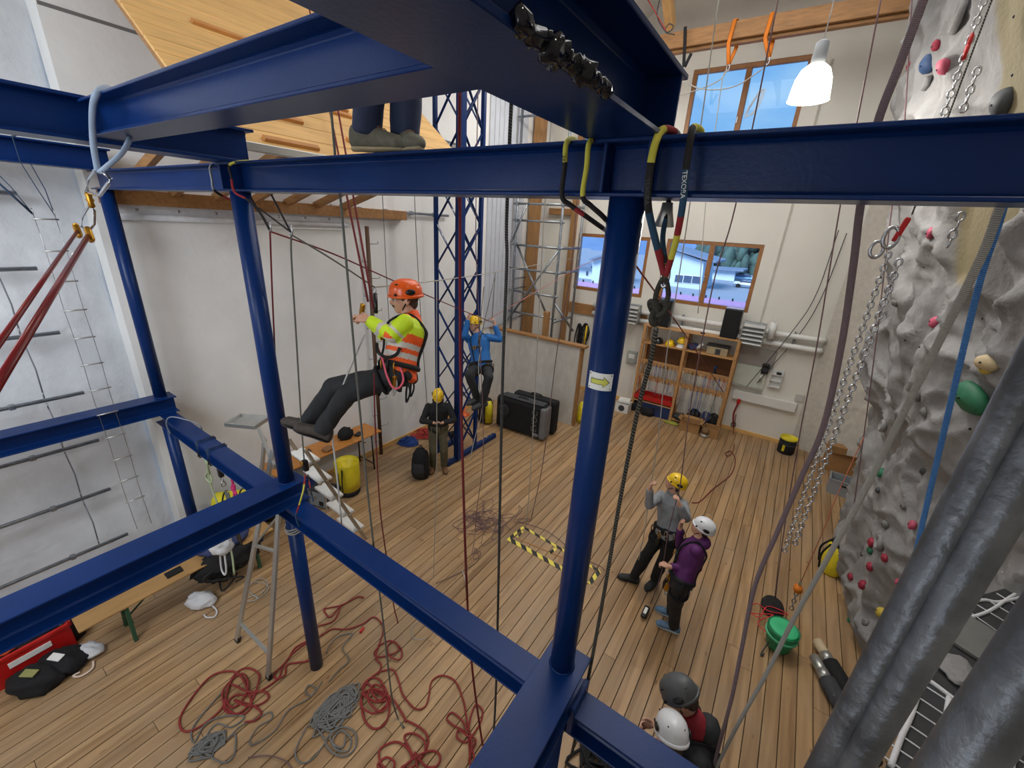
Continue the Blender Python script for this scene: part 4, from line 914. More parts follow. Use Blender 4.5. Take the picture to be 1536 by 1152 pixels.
# hanging harnesses on the brown board
for k, (hp, lab, mm) in enumerate((((-5.001, 11.045, 1.996), 'black harness hanging left on the brown wall board, by the partition end', M_black), ((-4.793, 11.045, 2.032), 'black harness with a yellow strap hanging right on the brown wall board', M_black))):
    h = thing('hanging_harness', hp, lab, 'harness'); rh = random.Random(k)
    a = V(hp)
    for i in range(6):
        L_ = rh.uniform(.45, .9); x = rh.uniform(-.10, .10); w_ = rh.uniform(.03, .08)
        MB().tube(spline([a + V((x * .3, 0, 0)), a + V((x + w_, -.02, -L_ * .4)), a + V((x + w_ * .8, -.03, -L_ * .8)), a + V((x, -.02, -L_)), a + V((x - w_, 0, -L_ * .7)), a + V((x - w_ * .6, 0, -L_ * .3))], 4, True), 0.017, 6, closed=True, rx=.4).build('webbing', mm, h)
    if k: MB().tube([a + V((.06, -.05, -.05)), a + V((.05, -.06, -.4)), a + V((.03, -.05, -.62))], 0.025, 6, rx=.4).build('strap', M_yelp, h)['label'] = 'yellow strap'
# bucket, big carton, grey crate
def bucket(p, label, r=0.17, h=0.36):
    p = V(p); t = thing('gear_bucket', p, label, 'bucket')
    MB().lathe([(r * .92, 0), (r, 0.02), (r * 1.02, h), (r * .97, h), (r * .95, 0.05), (0, .05)], p, 24).build('bucket_body', M_black, t)
    MB().lathe([(r * 1.0, h - .02), (r * 1.05, h - .01), (r * 1.04, h + .03), (r * .96, h + .03), (r * .9, h - .12), (0, h - .14)], p, 24).build('liner', M_yel, t)['label'] = 'bright yellow inside and rim'
    MB().tube([p + V((r * math.cos(a), -r * 1.06 - .02, h - .03 - .09 * math.sin(a))) for a in [PI * k / 10 for k in range(11)]], .009, 6).build('handle', M_dgrey, t)
    MB().box(p + V((-.06, -r * 1.0, h * .45)), (.05, .03, .16), bev=.004).build('tag', M_yel, t)
    return t
bucket((0.677, 10.681, 0.000), 'black gear bucket with yellow inside, on the floor at the back wall')
carton('cardboard_box', 'big open brown cardboard box in the corner by the climbing wall', (1.671, 10.587, 0.000), (0.52, 0.40, 0.42), 0.10)
gc = thing('grey_crate', (1.760, 9.573, 0.000), 'open grey plastic crate with a black thing inside, before the big cardboard box', 'crate')
p = V((1.659, 9.492, 0.000)); q = MB(); d = (0.42, 0.34, 0.30); R = rotz(-0.05)
for cc, dd in (((0, 0, .01), (d[0], d[1], .02)), ((0, -d[1] / 2, .15), (d[0], .014, .3)), ((0, d[1] / 2, .15), (d[0], .014, .3)), ((-d[0] / 2, 0, .15), (.014, d[1], .3)), ((d[0] / 2, 0, .15), (.014, d[1], .3))): q.box(p + R @ V(cc), dd, R)
q.build('crate_body', M_grey, gc)
q = MB()
for cc, dd in (((0, -d[1] / 2 - .008, .295), (d[0] + .03, .02, .03)), ((0, d[1] / 2 + .008, .295), (d[0] + .03, .02, .03)), ((-d[0] / 2 - .008, 0, .295), (.02, d[1] + .03, .03)), ((d[0] / 2 + .008, 0, .295), (.02, d[1] + .03, .03))): q.box(p + R @ V(cc), dd, R)
q.build('rim', M_grey, gc); MB().box(p + V((0.02, -d[1] / 2 - .02, .22)), (.12, .01, .03), bev=.003).build('grip', M_blackp, gc)
blob('shoe', 'black shoe lying in the grey crate', 'shoe', p + V((0, 0, .02)), (.16, .07, .09), M_black, 5, rz=-.4)

# ================================================================ RIGHT SIDE OF THE FLOOR
sm = thing('round_pouch', (0.756, 5.475, 0.000), 'flat oval black pouch on the floor beside the green rope bag', 'pouch')
c = V((0.756, 5.475, 0.000)); MB().lathe([(0, 0), (.14, 0), (.16, .02), (.15, .045), (.1, .06), (0, .065)], c, 24, sx=.85, sy=1.25).build('pouch', M_black, sm)
put(MB().tube(spline([(0.483, 5.187, 0.075), (0.570, 5.342, 0.075), (0.704, 5.304, 0.075), (0.836, 5.354, 0.075), (0.923, 5.395, 0.075), (0.818, 5.415, 0.075), (0.684, 5.364, 0.075), (0.626, 5.135, 0.075), (0.537, 5.116, 0.075), (0.479, 5.158, 0.075), (0.550, 5.138, 0.075), (0.766, 5.276, 0.075), (0.631, 5.078, 0.075), (0.625, 4.980, 0.075), (0.716, 4.935, 0.075), (0.773, 4.933, 0.075)], 5), .006, 6).build('red_cord', mat('red_cord', (214, 52, 56), 0.7)), sm)
gb = thing('green_rope_bag', (0.850, 4.890, 0.000), 'green bucket shaped rope bag standing on the floor', 'bag')
c = V((0.845, 4.865, 0.000)); MB().lathe([(.09, 0), (.125, .03), (.155, .18), (.17, .30), (.165, .31), (.15, .24), (0, .22)], c, 26).build('bag_body', M_green, gb)
MB().lathe([(0, .27), (.12, .285), (.155, .30), (.14, .315), (.06, .31), (0, .30)], c, 24).build('bag_top', mat('bright_green_fabric', (62, 190, 128), 0.6, 0, 0.1), gb)
MB().lathe([(.165, .20), (.172, .205), (.172, .225), (.166, .23)], c, 26).build('seam_band', mat('pale_green_fabric', (96, 200, 150), 0.6), gb)
MB().tube(spline([c + V((-.10, -.10, .10)), c + V((-.14, -.2, .03)), c + V((-.15, -.26, .015)), c + V((-.12, -.22, .02))], 4), .008, 6).build('strap', M_dgrey, gb)
ps = thing('rescue_pulley', (0.924, 5.403, 0.500), 'orange pulley hanging on a thin red rope above the green bag', 'pulley')
c = V((0.904, 5.300, 0.586)); MB().lathe([(0, -.05), (.045, -.04), (.05, 0), (.045, .04), (0, .05)], c, 16, R=Matrix.Rotation(PI / 2, 3, 'X')).build('pulley_cheek', M_org, ps)
MB().box(c + V((0, 0, .07)), (.03, .02, .08), bev=.004).build('swivel', M_steel, ps)
chain(ps, c + V((0, 0, -.05)), V((0.917, 5.280, 0.203)), 0.07, 0.007, 0.02, 'link', M_galv)
yb = thing('yellow_backpack', (1.670, 7.215, 0.000), 'yellow haul bag with black straps leaning at the foot of the climbing wall', 'bag')
c = V((1.412, 6.784, 0.000)); MB().loft([(c + V((0, 0, .0)), (.11, .04, 0), (-.05, .13, 0)), (c + V((0, 0, .05)), (.13, .05, 0), (-.06, .15, 0)), (c + V((.02, .02, .42)), (.12, .05, 0), (-.06, .15, 0)), (c + V((.03, .02, .5)), (.08, .03, 0), (-.03, .1, 0))], 20).build('bag_body', M_yel, yb)
MB().loft([(c + V((.03, .02, .48)), (.11, .04, 0), (-.05, .14, 0)), (c + V((.04, .03, .60)), (.08, .03, 0), (-.04, .10, 0)), (c + V((.04, .03, .62)), (.02, 0, 0), (0, .03, 0))], 18).build('lid', M_black, yb)
for s in (-1, 1): MB().tube(spline([c + V((-.09 + s * .02, s * .09, .50)), c + V((-.17, s * .10, .3)), c + V((-.14, s * .09, .06))], 6), .014, 6).build('strap', M_black, yb)
def roll(a, b, label, m1):
    a, b = V(a), V(b); d = (b - a).normalized(); t = thing('padded_pole', a, label, 'pole')
    MB().cyl(a, a + d * .22, .055, n=18).build('tube_end', m1, t); MB().cyl(a + d * .16, a + d * .26, .062, n=18).build('tape_band', M_alu, t)
    MB().tube([a + d * .25, a + d * .27, b], [.055, .085, .085], 18).build('padding', M_dgrey if m1 is M_alu else M_black, t)
p0 = V((1.232, 5.154, 0.090)); p1 = V((1.229, 4.916, 0.090))
roll(p0 + V((0, 0, 0)), p0 + V((0.40, -0.80, 0)), 'padded pole with a cream end lying on the floor by the climbing wall', mat('cream_cardboard_tube', (206, 186, 150), 0.7))
roll(p1 + V((-.03, -.03, 0)), p1 + V((0.42, -0.95, 0)), 'dark padded pole with a silver end lying nearer the viewer', M_alu)
# hazard tape rectangle on the floor
def tape_mat():
    m = bpy.data.materials.new('hazard_tape'); m.use_nodes = True; n = m.node_tree; b = n.nodes['Principled BSDF']; b.inputs['Roughness'].default_value = .4
    g = n.nodes.new('ShaderNodeNewGeometry'); w_ = n.nodes.new('ShaderNodeTexWave'); w_.bands_direction = 'DIAGONAL'; w_.inputs['Scale'].default_value = 3.3; r = n.nodes.new('ShaderNodeValToRGB'); r.color_ramp.interpolation = 'CONSTANT'
    mp = n.nodes.new('ShaderNodeMapping'); mp.inputs['Scale'].default_value = (1, 1, 0)
    r.color_ramp.elements[0].color = lin((28, 28, 26)); r.color_ramp.elements[1].position = .5; r.color_ramp.elements[1].color = lin((240, 222, 90))
    n.links.new(g.outputs['Position'], mp.inputs[0]); n.links.new(mp.outputs[0], w_.inputs['Vector']); n.links.new(w_.outputs['Fac'], r.inputs[0]); n.links.new(r.outputs[0], b.inputs['Base Color']); return m
M_tape = tape_mat()
ht = thing('hazard_marking', (-2.015, 4.484, 0.000), 'yellow and black striped tape rectangle stuck on the floor', 'tape')
def strip(a, b, wd, z=0.004):
    a, b = V(a), V(b); a.z = b.z = z; MB().bar(a, b, wd, 0.003, (0, 0, 1)).build('tape_strip', M_tape, ht)
A_, B_, C_, D_ = V((-2.764, 4.379, 0.000)), V((-2.716, 4.746, 0.000)), V((-1.351, 4.643, 0.000)), V((-1.371, 4.345, 0.000))
strip(A_, D_ + (A_ - D_) * 0.0 + V((-.06, 0, 0)), .075); strip(B_, C_, .045); strip(A_ + V((.02, .03, 0)), B_, .045, .0055); strip(C_, D_, .06, .0055)
strip((-2.665, 4.494, 0.000), (-2.673, 4.660, 0.000), .035); strip((-2.096, 4.506, 0.000), (-2.063, 4.653, 0.000), .05)
tag(MB().bar(A_ + V((.14, .09, .004)), V((-1.544, 4.588, 0.000)) + V((0, 0, .004)), .022, .003).build('brown_tape', mat('brown_tape', (168, 116, 62), .5)), 'thin brown tape line inside the hazard tape rectangle', 'tape')

# ================================================================ LEFT SIDE OF THE FLOOR
M_tan = mat('tan_bench_top', (176, 136, 84), 0.45, 0, 0.10, 4, stretch=(5, 1, 5))
M_gleg = mat('green_painted_steel', (44, 84, 60), 0.5, 0, 0.1)
bn = thing('wooden_bench', (-5.08, 1.0, 0), 'long folding wooden bench with green legs along the rough left wall', 'bench')
MB().box((-5.28, 1.12, 0.455), (0.27, 1.95, 0.028), bev=0.010).build('bench_top', M_tan, bn)
for y in (0.52, 1.85):
    for s in (-1, 1):
        MB().bar((-5.28 + s * .09, y, .44), (-5.28 + s * .16, y - .02, 0.0), .05, .035, (0, 1, 0), bev=.004).build('leg', M_gleg, bn)
    MB().box((-5.28, y, .22), (.26, .03, .035), bev=.004).build('stretcher', M_gleg, bn)
    MB().cyl((-5.28, y + .02, .24), (-5.28, y + .30, .44), .010, n=8).build('brace', M_gleg, bn)
blob('dark_ropes', 'heap of dark ropes and slings spilling off the bench', 'ropes', (-5.20, 1.5, 0.24), (.18, .36, .18), M_black, 21, .35, 5)
tag(MB().tube(spline([(-5.1 + random.uniform(-.14, .1), 1.15 + random.uniform(0, .55), random.uniform(.06, .4)) for _ in range(34)], 4), .011, 6).build('dark_rope', mat('dark_rope', (40, 38, 36), .9, 0, .3, 60)), 'tangled dark rope hanging down from the bench edge', 'rope')
blob('navy_jacket', 'crumpled navy jacket lying on the bench', 'jacket', (-5.32, 1.55, 0.47), (.16, .28, .10), mat('navy_fabric', (40, 44, 84), .85, 0, .2), 8, .3, 4)
tag(MB().box((-5.29, 1.0, .478), (.11, .16, .018), bev=.005).build('black_case', M_blackp), 'small black case with a steel clip lying on the bench', 'case')
# white pouch bundles
wbag = blob('white_bag', 'white drawstring bag lying on the floor beside the bench', 'bag', (-5.082, 1.125, 0.000), (.17, .11, .10), M_whitef, 31, .30, 2.3, rz=.6)
put(MB().tube(spline([(-4.946, 1.182, 0.020), (-4.822, 1.182, 0.020), (-4.752, 1.132, 0.020), (-4.815, 1.073, 0.020), (-4.879, 1.071, 0.020)], 5), .009, 6).build('white_cord', M_whitef), wbag)
hw = blob('white_cloth', 'white cloth bundle with cord hanging under the lower blue beam', 'cloth', (-4.380, 1.250, 1.147), (.12, .10, .12), M_whitef, 33, .35, 2.6)
a = V(hw.location); put(MB().tube(spline([a + V((0, 0, .02)), a + V((.01, -.03, -.12)), a + V((.02, -.05, -.28)), a + V((.08, -.05, -.32)), a + V((.12, -.04, -.24)), a + V((.11, -.02, -.06)), a + V((.08, 0, .02))], 5), .009, 6).build('white_cord', M_whitef), hw)
# red crate with bags
rc = thing('red_crate', (-5.5, -0.25, 0), 'red plastic crate full of dark gear on the floor at the left edge', 'crate')
cc0 = V((-5.72, -.22, 0)); R = rotz(0.06); d = (.42, .64, .34); q = MB()
for cc, dd in (((0, 0, .01), (d[0], d[1], .02)), ((0, -d[1] / 2, .17), (d[0], .016, .34)), ((0, d[1] / 2, .17), (d[0], .016, .34)), ((-d[0] / 2, 0, .17), (.016, d[1], .34)), ((d[0] / 2, 0, .17), (.016, d[1], .34))): q.box(cc0 + R @ V(cc), dd, R)
q.build('crate_body', M_red, rc); q = MB()
for cc, dd in (((0, -d[1] / 2 - .01, .33), (d[0] + .05, .03, .04)), ((0, d[1] / 2 + .01, .33), (d[0] + .05, .03, .04)), ((-d[0] / 2 - .01, 0, .33), (.03, d[1] + .05, .04)), ((d[0] / 2 + .01, 0, .33), (.03, d[1] + .05, .04))): q.box(cc0 + R @ V(cc), dd, R, bev=.006)
q.build('rim', M_red, rc); MB().box(cc0 + R @ V((d[0] / 2 + .012, .02, .22)), (.008, .30, .065), R, bev=.002).build('label_strip', M_label, rc)
blob('gear_bundle', 'dark gear bundle filling the red crate', 'gear', cc0 + V((0, 0, .18)), (.15, .25, .14), M_black, 35, .3, 4, rz=0)
blob('orange_cloth', 'orange cloth lying on top of the red crate', 'cloth', cc0 + R @ V((.06, -.12, .30)), (.11, .07, .05), mat('orange_cloth', (236, 92, 40), .8), 36, .3, 4, rz=.55)
def flat_bag(c, label, r, seed, tagcol=None, rz=0.0):
    o = blob('black_bag', label, 'bag', c, r, M_black, seed, .22, 3, rz=rz)
    if tagcol: MB().box(V(o.location) + V((.02, -.02, r[2] * 1.10)), (.13, .07, .012), rotz(rz) @ Matrix.Rotation(.15, 3, 'X'), bev=.002).build('white_tag', tagcol, o)
    return o
flat_bag((-5.298, -0.218, 0.000), 'black bag with a zip in front of the red crate, leftmost', (.24, .16, .12), 41, mat('olive_tag', (150, 150, 90), .6), .6)
flat_bag((-5.338, -0.030, 0.000), 'black bag with a large white tag in front of the red crate', (.22, .17, .11), 43, M_label, .5)
flat_bag((-5.778, 0.092, 0.000), 'round black bag with a small pale tag between red crate and bench', (.20, .18, .15), 45, mat('pale_tag', (190, 190, 170), .6), .4)
wbag2 = blob('white_bag', 'white and silver bag beside the tagged black bag', 'bag', (-5.315, 0.149, 0.000), (.15, .10, .08), M_whitef, 47, .30, 2.4, rz=.7)
put(MB().tube(spline([(-5.155, 0.159, 0.020), (-5.066, 0.129, 0.020), (-5.053, 0.045, 0.020), (-5.115, -0.001, 0.020), (-5.116, 0.049, 0.020)], 5), .010, 6).build('white_cord', mat('cream_cord', (220, 200, 184), .8)), wbag2)
# aluminium platform step ladder
sl_ = thing('step_ladder', (-4.3, 1.6, 0), 'aluminium step ladder with a top tray standing behind the second blue post', 'ladder')
F1, F2 = V((-4.237, 1.146, 0.000)), V((-3.551, 1.140, 0.000))
TZ = 2.02; T1, T2 = V((-4.42, 1.86, TZ)), V((-3.92, 1.86, TZ))
T1 = V((-4.154, 1.550, 1.374)); T1 = F1 + (T1 - F1) * 1.62; T2 = V((-3.703, 1.550, 1.608)); T2 = F2 + (T2 - F2) * 1.62
for a, b in ((F1, T1), (F2, T2)):
    MB().bar(a + V((0, 0, .03)), b, .062, .028, (0, 1, 0), bev=.004).build('rear_rail', M_alu, sl_)
    MB().bar(a + (b - a).normalized() * -.0, a + (b - a).normalized() * .07, .075, .04, (0, 1, 0), bev=.006).build('rubber_foot', M_blackp, sl_)
for t, u in ((.10, .10), (.52, .52)): MB().bar(F1 + (T1 - F1) * t, F2 + (T2 - F2) * u, .035, .02, (0, 0, 1), bev=.003).build('cross_bar', M_alu, sl_)
MB().bar(F1 + (T1 - F1) * .53, F2 + (T2 - F2) * .66, .03, .018, (0, 0, 1), bev=.003).build('diagonal_bar', M_alu, sl_)
# tray on top and climbing side with treads
tc = V((-5.025, 1.980, 2.174))
R = rotz(0.5)
q = MB(); q.box(tc, (.36, .26, .02), R)
for cc, dd in (((0, -.13, .02), (.38, .02, .05)), ((0, .13, .02), (.38, .02, .05)), ((-.18, 0, .02), (.02, .26, .05)), ((.18, 0, .02), (.02, .26, .05))): q.box(tc + R @ V(cc), dd, R, bev=.004)
q.build('top_tray', M_alu, sl_)
MB().bar(tc + R @ V((.16, -.05, -.03)), V((-4.014, 1.750, 2.082)), .06, .03, (0, 1, 0), bev=.004).build('tray_bracket', M_alu, sl_)
MB().bar(V((-4.598, 1.950, 2.120)), V((-4.854, 1.950, 1.533)), .05, .03, (0, 1, 0), bev=.004).build('tray_bracket', M_alu, sl_)
G1, G2 = V((-4.018, 2.150, 1.841)), V((-3.195, 2.150, 1.298)); G2 = G1 + (G2 - G1) * 1.0
W_ = V((-.36, .02, 0))
E1 = V((-3.842, 2.000, 2.232)); E2 = V((-4.230, 3.000, -0.011)); E2b = V((E2.x, E2.y, 0))
for off in (V((0, 0, 0)), W_):
    MB().bar(E1 + off, V((-3.598, 2.450, 0.888)) + off, .055, .028, (0, 1, 0), bev=.004).build('front_rail', mat('tan_painted_rail', (150, 134, 112), .4, .3), sl_)
EE = V((-3.598, 2.450, 0.888))
for i in range(5):
    t = .12 + i * .19; MB().bar(E1 + (EE - E1) * t, E1 + (EE - E1) * t + W_, .15, .03, (0, 0, 1), bev=.005).build('tread', M_white, sl_)
    MB().cyl(E1 + (EE - E1) * t + V((.016, -.0, 0)), E1 + (EE - E1) * t + V((.03, -.0, 0)), .012, n=8).build('rivet', M_steel, sl_)
# beer table with things on and below it
tb = thing('folding_table', (-6.05, 3.75, 0), 'orange brown folding table with black steel legs at the left wall behind the climber', 'table')
MB().box((-6.12, 3.55, .755), (.50, 2.0, .028), bev=.010).build('tabletop', M_tabletop, tb)
for y in (2.75, 4.35):
    for s in (-1, 1): MB().cyl((-6.12 + s * .2, y, .74), (-6.12 + s * .22, y, 0), .014, n=8).build('leg', M_blackp, tb)
    MB().cyl((-6.33, y, .12), (-5.91, y, .12), .012, n=8).build('cross_bar', M_blackp, tb)
    MB().cyl((-6.12, y, .5), (-6.12, y - (.35 if y > 3.5 else -.35), .74), .010, n=8).build('brace', M_blackp, tb)
blob('black_pouch', 'black pouch on the table behind the climber\'s boots', 'pouch', (-6.12, 3.95, .77), (.11, .14, .13), M_black, 51)
tag(MB().box((-6.05, 4.17, .785), (.10, .16, .03), rotz(.4), bev=.008).build('black_phone', M_blackp), 'flat black device on the table right of the black pouch', 'phone')
blob('work_gloves', 'pair of tan work gloves on the table edge', 'gloves', (-5.98, 3.5, .77), (.07, .10, .045), mat('tan_leather', (150, 108, 70), .8), 53, .4, 4)
blob('brown_gear', 'brown pouch with small metal parts on the table by the climber\'s boots', 'pouch', (-6.1, 3.15, .77), (.09, .12, .06), mat('brown_leather', (84, 64, 48), .8), 54, .4, 4)
hb = thing('yellow_haul_bag', (-5.663, 3.593, 0.000), 'tall yellow haul bag with a black base beside the folding table', 'bag')
c = V((-5.645, 3.607, 0.000))
MB().lathe([(.16, 0), (.19, .02), (.195, .12)], c, 26).build('base', M_black, hb)
MB().lathe([(.195, .11), (.20, .3), (.205, .62), (.20, .63), (.19, .55), (0, .4)], c, 26).build('bag_body', M_yel, hb)
for s in (-1, 1): MB().tube(spline([c + V((.06, -.17, .58)) + V((s * .05, 0, 0)), c + V((.10 + s * .06, -.215, .4)), c + V((.09 + s * .05, -.21, .16))], 6), .016, 6, rx=.5).build('strap', M_black, hb)
MB().ell(c + V((.05, -.2, .22)), (.04, .02, .05), nu=10, nv=7).build('buckle', M_blackp, hb)
bb = thing('blue_box', (-5.884, 3.077, 0.000), 'dark blue box under the folding table', 'box')
c = V((-6.02, 3.05, 0)); MB().box(c + V((0, 0, .14)), (.36, .46, .28), bev=.012).build('box_body', M_bluep, bb); MB().box(c + V((0, 0, .29)), (.38, .48, .03), bev=.008).build('lid', M_bluep, bb)
fc = thing('flight_case', (-5.587, 3.131, 0.000), 'grey metal case with a round gauge on the floor by the yellow haul bag', 'case')
c = V((-5.617, 3.175, 0.000)) + V((-.1, .0, 0)); R = rotz(.3); MB().box(c + V((0, 0, .16)), (.34, .28, .32), R, bev=.01).build('case_body', M_dgrey, fc); MB().box(c + R @ V((0, -.145, .16)), (.3, .012, .26), R, bev=.004).build('front_plate', M_grey, fc)
MB().cyl(c + R @ V((-.06, -.15, .2)), c + R @ V((-.06, -.165, .2)), .055, n=18).build('gauge', M_alu, fc); MB().box(c + R @ V((.08, -.155, .1)), (.08, .012, .08), R, bev=.003).build('panel', M_blackp, fc)
for cc in ((-.165, -.14), (.165, -.14)): MB().box(c + R @ V((*cc, .16)), (.022, .022, .33), R, bev=.003).build('corner_edge', M_alu, fc)
blob('grey_blanket', 'dark grey blanket heaped at the near end of the folding table', 'blanket', (-6.08, 2.48, 0), (.26, .18, .40), M_dgrey, 57, .25, 3)
# yellow duffel behind the lower frame
yd = thing('yellow_duffel', (-7.209, 2.179, 0.000), 'yellow duffel bag with black ends behind the far blue post', 'bag')
c = V((-5.95, 1.98, .62)); d_ = V((.62, .78, 0)).normalized()
MB().tube([c - d_ * .26, c - d_ * .22, c + d_ * .22, c + d_ * .26], [.09, .15, .15, .09], 22).build('bag_body', M_yel, yd)
MB().tube([c + d_ * .20, c + d_ * .26, c + d_ * .42, c + d_ * .46], [.152, .15, .13, .05], 18).build('end_flap', M_black, yd)
for t in (-.1, .1): MB().tube([c + d_ * t + V((0, 0, .155)) * math.cos(a) + d_.cross(V((0, 0, 1))) * .155 * math.sin(a) for a in [2 * PI * k / 20 for k in range(20)]], .010, 6, closed=True).build('strap', M_black, yd)
crt = thing('dark_bin', (-6.0, 2.0, 0), 'dark plastic bin carrying the yellow duffel', 'bin')
MB().box((-5.95, 1.98, .22), (.5, .62, .44), rotz(-.6), bev=.02).build('bin_body', M_bluep, crt); MB().box((-5.95, 1.98, .455), (.53, .65, .03), rotz(-.6), bev=.008).build('lid', M_dgrey, crt)
# hanging ropes and blocks tied under the lower far beam
wr = thing('tied_slings', (-5.2, 1.5, 2.2), 'dark slings wrapped round the lower far blue beam', 'sling')
for x in (-4.98, -4.72):
    q = MB(); 
    for dx in (-.02, .02):
        q.tube([(x + dx, 1.425, 2.157), (x + dx, 1.60, 2.157), (x + dx, 1.603, 1.978), (x + dx, 1.42, 1.978)], .010, 6, closed=True, rx=.6)
    q.build('wrap', mat('blue_black_sling', (24, 40, 72), .8), wr)
def hang_rope(name, label, pts, r, m, cat='rope', k=6, group=None, n=8):
    return tag(MB().tube(spline(pts, k), r, n).build(name, m), label, cat, group)
M_rgreen = rope_mat('green_white_rope', (120, 150, 66), (206, 208, 190), 90)
M_rgw = rope_mat('grey_black_rope', (44, 44, 44), (128, 128, 118), 70)
M_rwhite = rope_mat('white_rope', (214, 210, 204), (172, 170, 168), 110)
hang_rope('green_white_rope', 'green and white rope hanging in a coil under the far lower beam', [(-5.12, 1.50, 1.975), (-5.08, 1.5, 1.75), (-5.14, 1.48, 1.62), (-5.05, 1.5, 1.58), (-5.12, 1.52, 1.75), (-5.06, 1.5, 1.85), (-5.10, 1.5, 1.5), (-5.02, 1.5, 1.25), (-4.98, 1.5, 0.95), (-4.95, 1.5, .6), (-4.86, 1.45, .35)], .011, M_rgreen)
pb = thing('pulley_block', (-4.72, 1.5, 1.8), 'dark pulley block with steel link hanging under the far lower beam', 'pulley')
MB().box((-4.72, 1.5, 1.86), (.06, .05, .14), bev=.015).build('block', M_blackp, pb); chain(pb, (-4.72, 1.5, 1.79), (-4.70, 1.5, 1.62), .075, .008, .02, 'link', M_steel)
for dx in (0, .06): MB().tube([(-4.70 + dx, 1.5, 1.62), (-4.66 + dx, 1.5, 1.2), (-4.64 + dx, 1.5, .95)], .013, 8).build('fall_rope', M_rgw, pb)
hang_rope('pink_sling', 'small knotted pink sling hanging near the pulley block', [(-4.45, 1.5, 1.975), (-4.45, 1.5, 1.82), (-4.50, 1.5, 1.74), (-4.42, 1.5, 1.70), (-4.47, 1.5, 1.78), (-4.42, 1.5, 1.80), (-4.48, 1.5, 1.66), (-4.45, 1.5, 1.62)], .013, mat('pink_webbing', (198, 50, 110), .8))
hang_rope('grey_cable', 'loop of grey cable round the far lower blue beam', [(-5.75, 1.42, 2.0), (-5.72, 1.40, 2.15), (-5.62, 1.42, 2.26), (-5.5, 1.5, 2.25), (-5.40, 1.62, 2.15), (-5.42, 1.62, 2.0)], .008, mat('grey_cable', (130, 138, 150), .5))
# backpack and rope heaps by the tower
bp_ = thing('black_backpack', (-5.024, 4.701, 0.000), 'black backpack standing on the floor beside the man in black', 'bag')
c = V((-5.014, 4.709, 0.000)); R = rotz(.5)
secs = [((0, 0, .02), (.15, 0, 0), (0, .11, 0)), ((0, 0, .10), (.175, 0, 0), (0, .14, 0)), ((0, .01, .35), (.165, 0, 0), (0, .13, 0)), ((0, .02, .50), (.14, 0, 0), (0, .11, 0)), ((0, .03, .60), (.08, 0, 0), (0, .06, 0))]
MB().loft([(c + R @ V(a), R @ V(b), R @ V(d)) for a, b, d in secs], 20).build('bag_body', M_black, bp_)
MB().loft([(c + R @ V(a), R @ V(b), R @ V(d)) for a, b, d in (((0, -.13, .10), (.11, 0, 0), (0, .05, 0)), ((0, -.145, .22), (.12, 0, 0), (0, .06, 0)), ((0, -.12, .36), (.10, 0, 0), (0, .04, 0)))], 16).build('front_pocket', mat('charcoal_fabric', (36, 36, 40), .85, 0, .2), bp_)
for s in (-1, 1): MB().tube(spline([c + R @ V((s * .08, .13, .52)), c + R @ V((s * .10, .2, .35)), c + R @ V((s * .11, .15, .12)), c + R @ V((s * .2, .25, .02))], 6), .014, 6, rx=.5).build('strap', M_black, bp_)
MB().tube(spline([c + R @ V((-.04, .05, .59)), c + R @ V((0, .06, .66)), c + R @ V((.04, .05, .59))], 6), .009, 6).build('top_handle', M_black, bp_)
def heap(name, label, c, rx, ry, h, r, m, n, seed, cat='rope'):
    rs = random.Random(seed); pts = []
    for i in range(n):
        a = i * 2.1 + rs.uniform(-.6, .6); q = rs.uniform(.25, 1)
        pts.append((c[0] + rx * q * math.cos(a), c[1] + ry * q * math.sin(a), r + h * rs.random() * (1.1 - q)))
    return hang_rope(name, label, pts, r, m, cat, 5, None, 6)
heap('blue_rope_heap', 'heap of blue rope on the floor by the left wall behind the black backpack', (-6.188, 5.468, 0.000), .28, .22, .16, .012, mat('blue_rope', (36, 70, 140), .85, 0, .2, 60), 50, 1)
heap('red_rope_heap', 'heap of red rope on the floor by the left wall right of the blue rope', (-6.191, 5.949, 0.000), .3, .3, .14, .012, mat('dull_red_rope', (172, 60, 52), .85, 0, .2, 60), 50, 2)
heap('dark_gear_heap', 'small heap of dark slings on the floor behind the man in black', (-5.601, 6.326, 0.000), .2, .2, .16, .014, M_black, 30, 3)
# luggage by the partition
def suitcase(c, d, R, label, m, front=True):
    t = thing('bike_bag', c, label, 'suitcase'); c = V(c)
    MB().box(c + V((0, 0, d[2] / 2 + .03)), d, R, bev=.07).build('shell', m, t)
    for s in (-1, 1): MB().cyl(c + R @ V((s * d[0] * .38, -d[1] * .3, .04)), c + R @ V((s * d[0] * .38, d[1] * .3, .04)), .04, n=12).build('wheel', M_blackp, t)
    MB().tube(spline([c + R @ V((-.14, 0, d[2] + .03)), c + R @ V((-.10, 0, d[2] + .075)), c + R @ V((.10, 0, d[2] + .075)), c + R @ V((.14, 0, d[2] + .03))], 5), .014, 8).build('handle', M_black, t)
    return t
Rs = rotz(0.05)
sc_ = V((-4.57, 7.52, 0)); sd_ = (1.30, .30, .80)
b1 = suitcase(sc_, sd_, Rs, 'big black bike travel bag with grey side pocket before the white partition', M_black)
MB().box(sc_ + Rs @ V((.60, -.02, .43)), (.15, .34, .76), Rs, bev=.05).build('side_panel', mat('mid_grey_fabric', (112, 112, 114), .85, 0, .12), b1)
MB().lathe([(.10, 0), (.16, .01), (.17, .03), (.12, .04), (0, .05)], sc_ + Rs @ V((-.42, -.15, .50)), 22, R=Rs @ Matrix.Rotation(PI / 2, 3, 'X')).build('wheel_pocket', mat('charcoal_fabric', (36, 36, 40), .85), b1)
